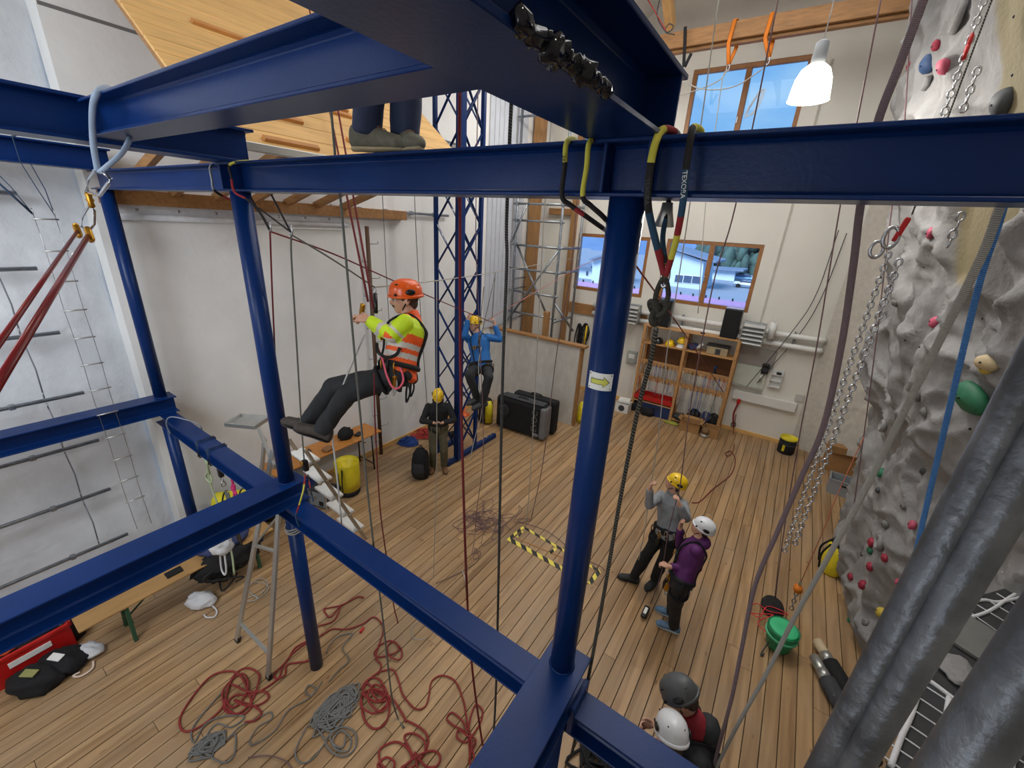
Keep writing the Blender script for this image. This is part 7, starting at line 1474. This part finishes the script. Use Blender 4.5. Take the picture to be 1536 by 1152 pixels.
    for k in 'RL':
        sh, el, wr = arms[k]; w2 = el + (wr - el) * .93
        cone(jk, sh, el, .064 * s, .054 * s); jk.tube([el, el + (w2 - el) * .5, w2], [.054 * s, .047 * s, .040 * s], 14); jk.ell(el, (.054 * s,) * 3)
    cn = neck + (head - neck) * .28
    jk.tube([neck - up * .05, neck + up * .01, cn], [.085 * s, .076 * s, .070 * s], 16)
    if S.get('collar'):
        q = MB(); q.tube([neck - up * .02, neck + up * .03, neck + (head - neck) * .55], [.088 * s, .084 * s, .074 * s], 18); q.build('collar', S['collar'], root)
    if S.get('hood'): jk.ell(neck - fwd * .075 * s + up * .02, (.105 * s, .075 * s, .075 * s), Matrix((rt, fwd, up)).transposed())
    jo = remeshed(S.get('topname', 'jacket'), jk, .010, S['top'], root, 3, .006, 9, seed=len(label))
    if S.get('topmats'):
        mi = S['topmats']; jo.data.materials.clear()
        for m in mi[0]: jo.data.materials.append(m)
        wm = world_of(jo)
        for pl in jo.data.polygons: pl.material_index = mi[1](wm @ pl.center, hip, up, fwd, rt, L, arms)
    # trousers
    tr = MB()
    secs = [(hip + pel * (q * L), rt * (rx * s + .018), fwd * (ry * s + .018)) for q, rx, ry in ((-.20, .095, .08), (-.12, .155, .11), (0, .174, .12), (.14, .16, .112))]
    tr.loft(secs, 20)
    for k in 'RL':
        hj, kn, an, toe = legs[k]; a2 = kn + (an - kn) * 1.02
        cone(tr, hj, kn, .094 * s, .072 * s); tr.tube([kn, kn + (a2 - kn) * .4, a2], [.072 * s, .068 * s, .062 * s], 16); tr.ell(kn, (.072 * s,) * 3)
    remeshed('trousers', tr, .010, S['legs'], root, 3, .0085, 8, seed=len(label) + 3)
    if S.get('stripe'):
        hj, kn, an, toe = legs['R']; q = MB(); q.tube([kn + (an - kn) * t + V(S['stripe']) for t in (.05, .5, .9)], .006, 6); q.build('trouser_stripe', mat('pale_blue_trim', (120, 190, 236), .5), root)
    # boots
    for k in 'RL':
        hj, kn, an, toe = legs[k]; sd = (an - kn).normalized(); t = toe.normalized()
        u = V(J['soleup' + k]) if 'soleup' + k in J else -sd
        u = (u - t * u.dot(t)).normalized(); r = t.cross(u); a = an - u * .0
        q = MB(); R3 = Matrix((r, t, u)).transposed()
        q.loft([(a + t * y * s + u * z * s, r * w_ * s, u * h * s) for y, z, w_, h in ((-.085, -.036, .02, .03), (-.074, -.030, .040, .052), (-.02, -.022, .043, .056), (.05, -.031, .045, .048), (.11, -.043, .050, .038), (.165, -.050, .050, .034), (.20, -.056, .032, .022), (.212, -.06, .01, .010))], 14)
        q.tube([a - sd * .0 + u * .0, a + u * .03 - t * .005, a + u * .065 - t * .01], [.050 * s, .054 * s, .056 * s], 14)
        b = remeshed('boot', q, .007, S['boots'], root, 2, .002, 20)
        so = MB(); so.loft([(a + t * y * s - u * .078 * s, r * w_ * s, u * .011 * s) for y, w_ in ((-.08, .02), (-.068, .038), (-.02, .043), (.05, .043), (.11, .051), (.165, .047), (.2, .028), (.212, .01))], 14); so.build('sole', S.get('sole', M_blackp), b)
        la = MB()
        for i in range(4): la.tube([a + t * (.02 + .022 * i) * s + r * .022 * s + u * (.030 - .009 * i) * s, a + t * (.02 + .022 * i) * s + u * (.037 - .009 * i) * s, a + t * (.02 + .022 * i) * s - r * .022 * s + u * (.030 - .009 * i) * s], .0022, 5)
        la.build('laces', S.get('lace', M_dgrey), b)
    # helmet
    if S.get('helmet'):
        hm_ = S['helmet']; Rz = Rh; c = H(0, -.010, .047)
        s0 = s; s = s * .95; prof = [(.112, -.028), (.121, -.022), (.122, .0), (.118, .04), (.103, .075), (.075, .100), (.04, .113), (0, .117)]
        h = MB().lathe([(a * s, b * s) for a, b in prof], c, 28, R=Rz, sx=.86, sy=1.12).build('helmet', hm_, root)
        MB().lathe([(a * s, b * s) for a, b in ((.118, -.030), (.127, -.026), (.128, -.012), (.121, -.006))], c, 28, R=Rz, sx=.86, sy=1.14).build('brim', hm_, h)
        for sd in (-1, 1):
            MB().ell(c + hr * sd * .105 * s - hf * .02 * s + hu * .022 * s, (.012 * s, .040 * s, .024 * s), Rz, 12, 8).build('side_vent', M_blackp, h)
            for dy in (.035, .075): MB().ell(c + hr * sd * .060 * s + hf * dy * s + hu * (.094 - dy * .22) * s, (.010 * s, .018 * s, .007 * s), Rz, 8, 6).build('vent', S.get('ventmat', M_blackp), h)
            for dy in (-.045, -.082): MB().ell(c + hr * sd * .050 * s + hf * dy * s + hu * (.098 + dy * .36) * s, (.009 * s, .020 * s, .007 * s), Rz, 8, 6).build('vent', S.get('ventmat', M_blackp), h)
            MB().box(c + hr * sd * .085 * s + hf * .095 * s + hu * .0 * s, (.014 * s, .02 * s, .02 * s), Rz, bev=.004).build('lamp_clip', M_blackp, h)
        MB().tube(spline([c + hr * .094 * s - hf * .01 * s - hu * .03 * s, H(.066, .02, -.05), H(.03, .035, -.105), H(-.03, .035, -.105), H(-.066, .02, -.05), c - hr * .094 * s - hf * .01 * s - hu * .03 * s], 5), .005 * s, 6, rx=.5).build('chin_strap', M_black, h)
    s = S.get('size', 1.0)
    # harness
    if S.get('harness'):
        mh = S.get('harnmat', M_black); mh2 = M_black
        def ring(c, ax, ay, rx, ry, r, n=26): return [c + ax * rx * math.cos(2 * PI * i / n) + ay * ry * math.sin(2 * PI * i / n) for i in range(n)]
        hc = hip + up * .10 * L
        hb_ = MB().tube(ring(hc, rt, fwd, .196 * s, .146 * s, 0), .020, 8, closed=True, rx=.7).build('harness_belt', mh, root)
        for k in 'RL':
            hj, kn, an, toe = legs[k]; dd = (kn - hj).normalized(); ax = dd.orthogonal().normalized(); ay = dd.cross(ax)
            MB().tube(ring(hj + dd * .13 * s, ax, ay, .104 * s, .104 * s, 0, 18), .016, 6, closed=True).build('leg_loop', mh, hb_)
        if S['harness'] > 1:
            for sd in (-1, 1):
                MB().tube(spline([hc + fwd * .14 * s + rt * sd * .05, hip + up * .35 * L + fwd * .135 * s + rt * sd * .065, hip + up * .62 * L + fwd * .150 * s + rt * sd * .075 * s, hip + up * .85 * L + fwd * .125 * s + rt * sd * .09, neck + up * .012 + rt * sd * .095 * s, hip + up * .85 * L - fwd * .130 * s + rt * sd * .08, hip + up * .6 * L - fwd * .145 * s + rt * sd * .03, hip + up * .3 * L - fwd * .130 * s + rt * sd * .03, hc - fwd * .14 * s + rt * sd * .03], 6), .0115, 6, rx=.6).build('shoulder_strap', mh2, hb_)
            MB().box(hip + up * .58 * L + fwd * .165 * s, (.16, .02, .03), Matrix((rt, fwd, up)).transposed(), bev=.006).build('chest_strap', M_dgrey, hb_)
            c = hip + up * .56 * L + fwd * .18 * s; MB().tube(ring(c, rt, up, .022, .03, 0, 14), .006, 6, closed=True).build('chest_ring', M_gold, hb_)
        rs = random.Random(len(label)); gm = [M_steel, M_gold, M_blackp, M_steel, M_gold, M_steel]
        for i in range(S.get('gear', 7)):
            a = PI * (.5 + rs.uniform(-.75, .75)); c = hc + rt * .215 * s * math.cos(a) + fwd * .165 * s * math.sin(a) - V((0, 0, 1)) * rs.uniform(.03, .09)
            o_ = MB().tube([c + (rt * .02 * math.cos(t) + V((0, 0, 1)) * .045 * math.sin(t)) for t in [2 * PI * j / 12 for j in range(12)]], .006, 6, closed=True).build('carabiner', gm[i % 6], hb_)
            if i % 2 == 0: MB().tube(spline([c - V((0, 0, .04)), c - V((.02, 0, .13)), c - V((0, .02, .20)), c - V((-.02, 0, .12)), c - V((0, 0, .04))], 4), .008, 6).build('sling', [M_black, M_rpale, M_black][i % 3], hb_)
            if i % 3 == 1: MB().bar(c - V((0, 0, .05)), c - V((.01, .01, .15)), .045, .03, (0, 1, 0), bev=.008).build('device', [M_gold, M_blackp][i % 2], hb_)
    return root
Y_HEL = mat('yellow_helmet_shell', (240, 196, 24), .28, 0, .03, coat=.3); W_HEL = mat('white_helmet_shell', (232, 234, 238), .28, 0, .02, coat=.3)
O_HEL = mat('orange_helmet_shell', (238, 92, 16), .28, 0, .03, coat=.3); G_HEL = mat('grey_helmet_shell', (84, 86, 88), .45, 0, .04)
M_blktr = mat('black_trousers', (34, 35, 38), .8, 0, .18, 12); M_navy = mat('navy_trousers', (38, 50, 82), .75, 0, .15, 12); M_olv = mat('olive_trousers', (84, 78, 56), .85, 0, .15, 12)
M_btboot = mat('dark_brown_boot', (62, 54, 48), .75, 0, .3, 30); M_gyboot = mat('grey_green_boot', (108, 106, 92), .75, 0, .25, 30); M_brboot = mat('brown_boot', (120, 84, 52), .7, 0, .2); M_blboot = mat('blue_grey_shoe', (98, 128, 156), .7, 0, .2, 30)
M_hiy = mat('hi_vis_yellow', (206, 236, 30), .6, 0, .06, 10); M_hio = mat('hi_vis_orange', (246, 92, 24), .6, 0, .06, 10); M_refl = mat('reflective_band', (206, 200, 190), .35, 0, .04)
VIEW = V((0, 0, 4.55))
def away(p, d): # unit vector from the point to the right of its line of sight
    v = (V(p) - VIEW); v.z = 0; v.normalize(); return V((v.y, -v.x, 0)) * d[0] + v * d[1] + V((0, 0, d[2]))
# 1 climber in hi-vis, braced against the second post
def hv(p, hip, up, fwd, rt, L, arms):
    t = (p - hip).dot(up) / L
    for k in 'RL':
        sh, el, wr = arms[k]
        for a, b, w_ in ((sh, el, .075), (el, wr, .075)):
            d = b - a; q = (p - a).dot(d) / d.length_squared
            if 0.12 < q < 1.1 and (p - a - d * q).length < w_:
                if a is el and (.30 < q < .46): return 2
                if a is sh and (.62 < q < .78): return 2
                return 0
    if t > .97: return 1
    if t > .66: return 0
    if .40 < t < .50 or .22 < t < .32: return 2
    return 1
HP = V((-2.381, 2.038, 3.457)); NK = V((-2.419, 2.211, 3.836)); HD = V((-2.477, 2.210, 3.972))
left = V((-2.796, 1.754, 3.429)) - V((-2.372, 2.043, 3.457)); left.normalize(); near = (VIEW - HP).normalized()
an_l, an_r = V((-2.787, 1.607, 2.983)), V((-3.055, 1.643, 2.940))
toed = (left * .92 + V((0, 0, .38))).normalized()
climber = person('climber in orange helmet and yellow orange high visibility jacket leaning back in a harness', dict(hip=HP, neck=NK, head=HD, fwd=left + V((0, 0, .25)), headf=left + near * .42 + V((0, 0, -.10)), headu=(0, 0, 1),
    pelup=(NK - HP) + left * .25, wrR=(-2.773, 2.067, 3.804), wrL=(-2.601, 1.962, 3.831), elL=(-2.349, 1.964, 3.755), elR=(-2.634, 2.160, 3.639), pnR=near * .4 + V((0, 0, -1)), pnL=near * -.6 + V((0, 0, -.6)), hdR=left + V((0, 0, .1)), hdL=left + V((0, 0, .15)), curlR=1.35, curlL=1.35,
    knL=(-2.560, 1.705, 3.320), knR=(-2.869, 1.786, 3.267), anL=an_l, anR=an_r, toeL=toed, toeR=toed, soleupL=V((0, 0, 1)) + left * -.5, soleupR=V((0, 0, 1)) + left * -.5),
    dict(top=M_hiy, topmats=([M_hiy, M_hio, M_refl], hv), legs=M_blktr, boots=M_btboot, helmet=O_HEL, harness=2, gear=9, glasses=True, beard=True))
# hand ascender, chest gear and loops of the climber
ca = thing('hand_ascender', (-2.730, 1.990, 3.853), 'gold and black hand ascender clamped on the ropes in front of the climber\'s hands', 'ascender')
c = V((-2.727, 2.001, 3.872)); MB().box(c, (.04, .03, .12), Matrix.Rotation(.3, 3, 'Y'), bev=.012).build('ascender_frame', M_gold, ca); MB().cyl(V((-2.675, 2.094, 4.003)), V((-2.633, 2.056, 3.859)), .016, n=10).build('black_handle', M_blackp, ca)
MB().tube([V((-2.684, 2.097, 4.022)) + V((.014 * math.cos(a), 0, .022 * math.sin(a))) for a in [2 * PI * k / 12 for k in range(12)]], .004, 6, closed=True).build('carabiner', M_steel, ca)
tag(MB().tube(spline([(-2.425, 1.888, 3.670), (-2.346, 1.866, 3.591), (-2.281, 1.841, 3.500), (-2.228, 1.840, 3.422), (-2.201, 1.877, 3.408), (-2.202, 1.924, 3.457), (-2.238, 1.935, 3.533), (-2.270, 1.934, 3.577)], 6), .0075, 8).build('pink_lanyard', mat('pink_cord', (232, 96, 118), .7)), 'pink lanyard looped below the climber\'s harness', 'lanyard')
tag(MB().tube(spline([(-2.427, 1.886, 3.695), (-2.388, 1.862, 3.643), (-2.311, 1.874, 3.616), (-2.261, 1.917, 3.638), (-2.264, 1.959, 3.678)], 6), .012, 8).build('black_sling', M_black), 'thick black sling hanging across the climber\'s waist', 'sling')
# 2 man in blue hanging by the tower
D2 = 7.05
HP = V((-4.110, 5.305, 2.304)); NK = V((-4.284, 5.411, 2.787)); HD = V((-4.341, 5.386, 2.954)); rgt = V((-3.888, 5.692, 2.835)) - V((-4.355, 5.372, 2.804)); rgt.normalize(); near = (VIEW - HP); near.normalize()
f2 = (near * .9 - rgt * .45)
person('man in a blue jacket and yellow helmet hanging on ropes beside the lattice tower', dict(hip=HP, neck=NK, head=HD, fwd=f2, headf=-rgt * .65 + near * .75 + V((0, 0, -.05)), headu=(0, 0, 1),
    wrR=(-4.363, 5.234, 3.074), wrL=(-4.034, 5.536, 2.984), elR=(-4.373, 5.168, 2.802), elL=(-3.928, 5.561, 2.747), pnR=rgt, pnL=-rgt, hdR=V((0, 0, 1)) + rgt * .2, hdL=V((0, 0, 1)) - rgt * .15, curlR=1.1, curlL=1.1,
    knR=(-4.019, 4.864, 2.274), knL=(-3.755, 5.049, 2.245), anR=(-3.964, 5.035, 1.841), anL=(-3.827, 5.006, 1.805), toeR=-rgt * .8 + near * .5 + V((0, 0, -.25)), toeL=-rgt * .8 + near * .5 + V((0, 0, -.25)), soleupR=(0, 0, 1), soleupL=(0, 0, 1)),
    dict(top=mat('bright_blue_jacket', (22, 100, 172), .6, 0, .1, 10), legs=M_blktr, boots=mat('charcoal_boot', (66, 68, 70), .75, 0, .2), helmet=Y_HEL, harness=2, gear=6))
for kk, (a, b) in enumerate((((-4.240, 5.776, 3.807), (-4.095, 5.537, 3.075)), ((-4.230, 5.764, 3.765), (-4.075, 5.173, 2.667)), ((-4.337, 5.604, 3.567), (-4.067, 5.143, 2.731)))):
    hang_rope('hanging_rope', 'thin rope from above down to the man in blue, %s of three' % ('rightmost', 'middle', 'leftmost')[kk], [a, b], .007, M_rgw, group='ropes of the man in blue')
hang_rope('hanging_rope', 'pale rope hanging from the man in blue past his boots', [(-4.039, 5.198, 2.669), (-3.979, 5.063, 2.428), (-3.890, 4.983, 2.125), (-3.827, 4.980, 1.608), (-3.874, 4.913, 1.246), (-3.882, 4.794, 0.858), (-3.875, 4.770, 0.794)], .006, M_rpale)
# 3 man in black looking at his phone
B3 = V((-4.945, 5.122, 0.000)); near = VIEW - B3; near.z = 0; near.normalize(); rgt = V((-near.y, near.x, 0))
HP = B3 + V((0, 0, .93)); NK = B3 + V((0, 0, 1.44)) + near * .04; HD = B3 + V((0, 0, 1.585)) + near * .10
person('man in black jacket and yellow helmet standing by the tower looking at his phone', dict(hip=HP, neck=NK, head=HD, fwd=near, headf=near + V((0, 0, -.75)), headu=near * .75 + V((0, 0, 1)),
    wrR=HP + near * .27 - rgt * .075 + V((0, 0, .22)), wrL=HP + near * .27 + rgt * .075 + V((0, 0, .22)), poleR=V((0, 0, -1)) - rgt, poleL=V((0, 0, -1)) + rgt, pnR=rgt * .5 + V((0, 0, 1)), pnL=-rgt * .5 + V((0, 0, 1)), hdR=near * .6 + rgt * .7, hdL=near * .6 - rgt * .7, curlR=.8, curlL=.8,
    anR=B3 - rgt * .11 + V((0, 0, .09)), anL=B3 + rgt * .11 + V((0, 0, .09)), toeR=near - rgt * .25, toeL=near + rgt * .15, soleupR=(0, 0, 1), soleupL=(0, 0, 1)),
    dict(top=mat('black_jacket', (26, 26, 28), .8, 0, .2, 12), legs=M_olv, boots=M_brboot, helmet=Y_HEL, hood=True, size=1.0))
tag(MB().box(HP + near * .36 + V((0, 0, .235)), (.075, .012, .14), Matrix((rgt, near, V((0, 0, 1)))).transposed() @ Matrix.Rotation(-.9, 3, 'X'), bev=.004).build('phone', M_blackp), 'black phone held by the man in the black jacket', 'phone')
# 4 man in grey sweater holding two ropes
FA, FB = V((-1.001, 4.745, 0.000)), V((-0.644, 4.901, 0.000)); HP = V((-0.612, 4.867, 0.950)); near = VIEW - HP; near.z = 0; near.normalize(); rgt = V((-near.y, near.x, 0))
lft = -rgt; NK = V((-0.681, 4.988, 1.420)); HD = V((-0.686, 4.989, 1.580))
f4 = (lft * .55 + near * .85)
person('man in a grey sweater and yellow helmet standing and holding two ropes, looking up', dict(hip=HP, neck=NK, head=HD, fwd=f4, headf=lft + near * .15 + V((0, 0, .42)), headu=V((0, 0, 1)) - lft * .35,
    wrR=(-0.878, 4.520, 1.681), wrL=(-0.511, 4.420, 1.682), elR=(-0.859, 4.580, 1.422), elL=(-0.423, 4.550, 1.458), pnR=rgt, pnL=lft, hdR=V((0, 0, 1)) + rgt * .1, hdL=V((0, 0, .9)) + lft * .35, curlR=1.1, curlL=1.1,
    anR=FA + V((0, 0, .09)) + rgt * .10, anL=FB + V((0, 0, .09)), toeR=lft + near * .15, toeL=near * .9 + lft * .4, soleupR=(0, 0, 1), soleupL=(0, 0, 1), kpoleR=f4, kpoleL=f4),
    dict(top=mat('grey_wool_sweater', (134, 138, 142), .9, 0, .10, 30), topname='sweater', legs=mat('black_work_trousers', (22, 22, 24), .85, 0, .2), boots=mat('dark_grey_boot', (52, 52, 52), .8, 0, .2), helmet=Y_HEL, harness=1, gear=10))
# 5 woman in purple
FA, FB = V((-0.336, 4.498, 0.000)), V((-0.262, 4.308, 0.000)); HP = V((-0.282, 4.158, 0.900)); near = VIEW - HP; near.z = 0; near.normalize(); rgt = V((-near.y, near.x, 0)); lft = -rgt
NK = V((-0.242, 4.356, 1.350)); HD = V((-0.232, 4.403, 1.500))
f5 = lft + near * .15
person('woman in a purple jacket and white helmet standing, hand at her mouth, looking up', dict(hip=HP, neck=NK, head=HD, fwd=f5, headf=lft + near * .05 + V((0, 0, .35)), headu=V((0, 0, 1)) - lft * .3,
    wrR=NK + lft * .20 + V((0, 0, .05)) - near * .06, elR=NK + lft * .16 + V((0, 0, -.24)) - near * .14, wrL=(-0.427, 4.063, 1.100), elL=(-0.163, 4.294, 1.060), pnR=-lft + V((0, 0, .2)), pnL=lft * .1 + V((0, 0, -1)), hdR=V((0, 0, 1)) + lft * .15, hdL=lft, curlR=.9, curlL=1.1,
    anR=FA + V((0, 0, .085)) - lft * .02, anL=FB + V((0, 0, .085)) - lft * .02, toeR=lft - near * .06, toeL=lft + near * .06, soleupR=(0, 0, 1), soleupL=(0, 0, 1)),
    dict(top=mat('purple_softshell', (88, 30, 96), .7, 0, .12, 12), legs=M_blktr, boots=M_blboot, sole=mat('pale_sole', (190, 196, 200), .7), helmet=W_HEL, harness=2, gear=10, hood=True, size=.95, wide=.93))
# 6, 7 two people seen from above at the bottom edge
HD = V((0.028, 2.309, 1.600)); B6 = V((HD.x + .10, HD.y - .02, 0)); near = V((-.2, -1, 0)).normalized(); rgt = V((1, -.2, 0)).normalized(); lft = -rgt
f6 = lft * .85 + near * .5
person('person in a dark jacket with red collar and grey helmet, seen from above', dict(hip=B6 + V((.12, 0, .92)), neck=B6 + V((.04, 0, 1.43)), head=HD, fwd=f6, headf=lft * .9 + near * .3 + V((0, 0, -.8)), headu=V((0, 0, 1)) + lft * .8 + near * .2,
    wrR=B6 + lft * .22 + V((0, .10, 1.02)), wrL=B6 + lft * .12 + near * .28 + V((0, 0, 1.0)), poleR=rgt - near, poleL=rgt + near, pnR=near, pnL=-near, curlR=.9, curlL=.9,
    anR=B6 + V((.12, .12, .09)), anL=B6 + V((.12, -.12, .09)), toeR=lft, toeL=lft + near * .2, soleupR=(0, 0, 1), soleupL=(0, 0, 1)),
    dict(top=mat('anthracite_jacket', (34, 35, 38), .75, 0, .15, 12), legs=M_blktr, boots=M_btboot, helmet=G_HEL, hood=True, harness=2, gear=5, harnmat=M_yelp, collar=mat('dark_red_lining', (138, 26, 40), .8)))
HDw = V((0.034, 2.037, 1.560)); B7 = V((HDw.x + .03, HDw.y - .02, 0)); f7 = V((-.35, .9, 0))
person('person in a blue jacket and white helmet, seen from above beside the lower beam', dict(hip=B7 + V((.02, -.06, .90)), neck=B7 + V((.01, -.03, 1.40)), head=HDw, fwd=f7, headf=V((-.4, .8, -.55)), headu=V((-.2, .45, 1)),
    wrR=B7 + V((.10, .25, 1.0)), wrL=B7 + V((-.15, .22, 1.0)), poleR=(1, 0, -1), poleL=(-1, 0, -1), pnR=(-1, 0, .3), pnL=(1, 0, .3), curlR=.9, curlL=.9, anR=B7 + V((.11, -.06, .09)), anL=B7 + V((-.10, -.06, .09)), toeR=f7, toeL=f7, soleupR=(0, 0, 1), soleupL=(0, 0, 1)),
    dict(top=mat('royal_blue_jacket', (38, 70, 140), .7, 0, .1, 12), legs=M_blktr, boots=M_btboot, helmet=W_HEL, harness=1, gear=4))
# 8 person standing on the upper beam, only the legs in view
B8 = V((-1.779, 1.468, 4.835)); B8.y = FY; near = VIEW - B8; near.z = 0; near.normalize(); rgt = V((-near.y, near.x, 0))
person('person in navy trousers and grey green shoes standing on the upper blue beam', dict(hip=B8 + V((0, 0, .95)), neck=B8 + V((0, -.05, 1.46)), head=B8 + V((0, -.06, 1.62)), fwd=near + rgt * .5, headf=near, headu=(0, 0, 1),
    wrR=B8 + V((-.25, -.2, 1.0)), wrL=B8 + V((.3, -.2, 1.0)), poleR=(0, 0, -1), poleL=(0, 0, -1), pnR=rgt, pnL=-rgt, anR=B8 - rgt * .085 + V((0, 0, .09)), anL=B8 + rgt * .07 + V((0, .02, .09)), toeR=rgt * .85 + near * .45, toeL=near + rgt * .25, soleupR=(0, 0, 1), soleupL=(0, 0, 1)),
    dict(top=M_black, legs=M_navy, boots=M_gyboot, sole=mat('tan_sole', (176, 160, 128), .8), lace=mat('brown_lace', (150, 104, 84), .8), helmet=Y_HEL, stripe=tuple(near * .066 + rgt * .01)))

bpy.data.scenes.remove(tmp_scene)
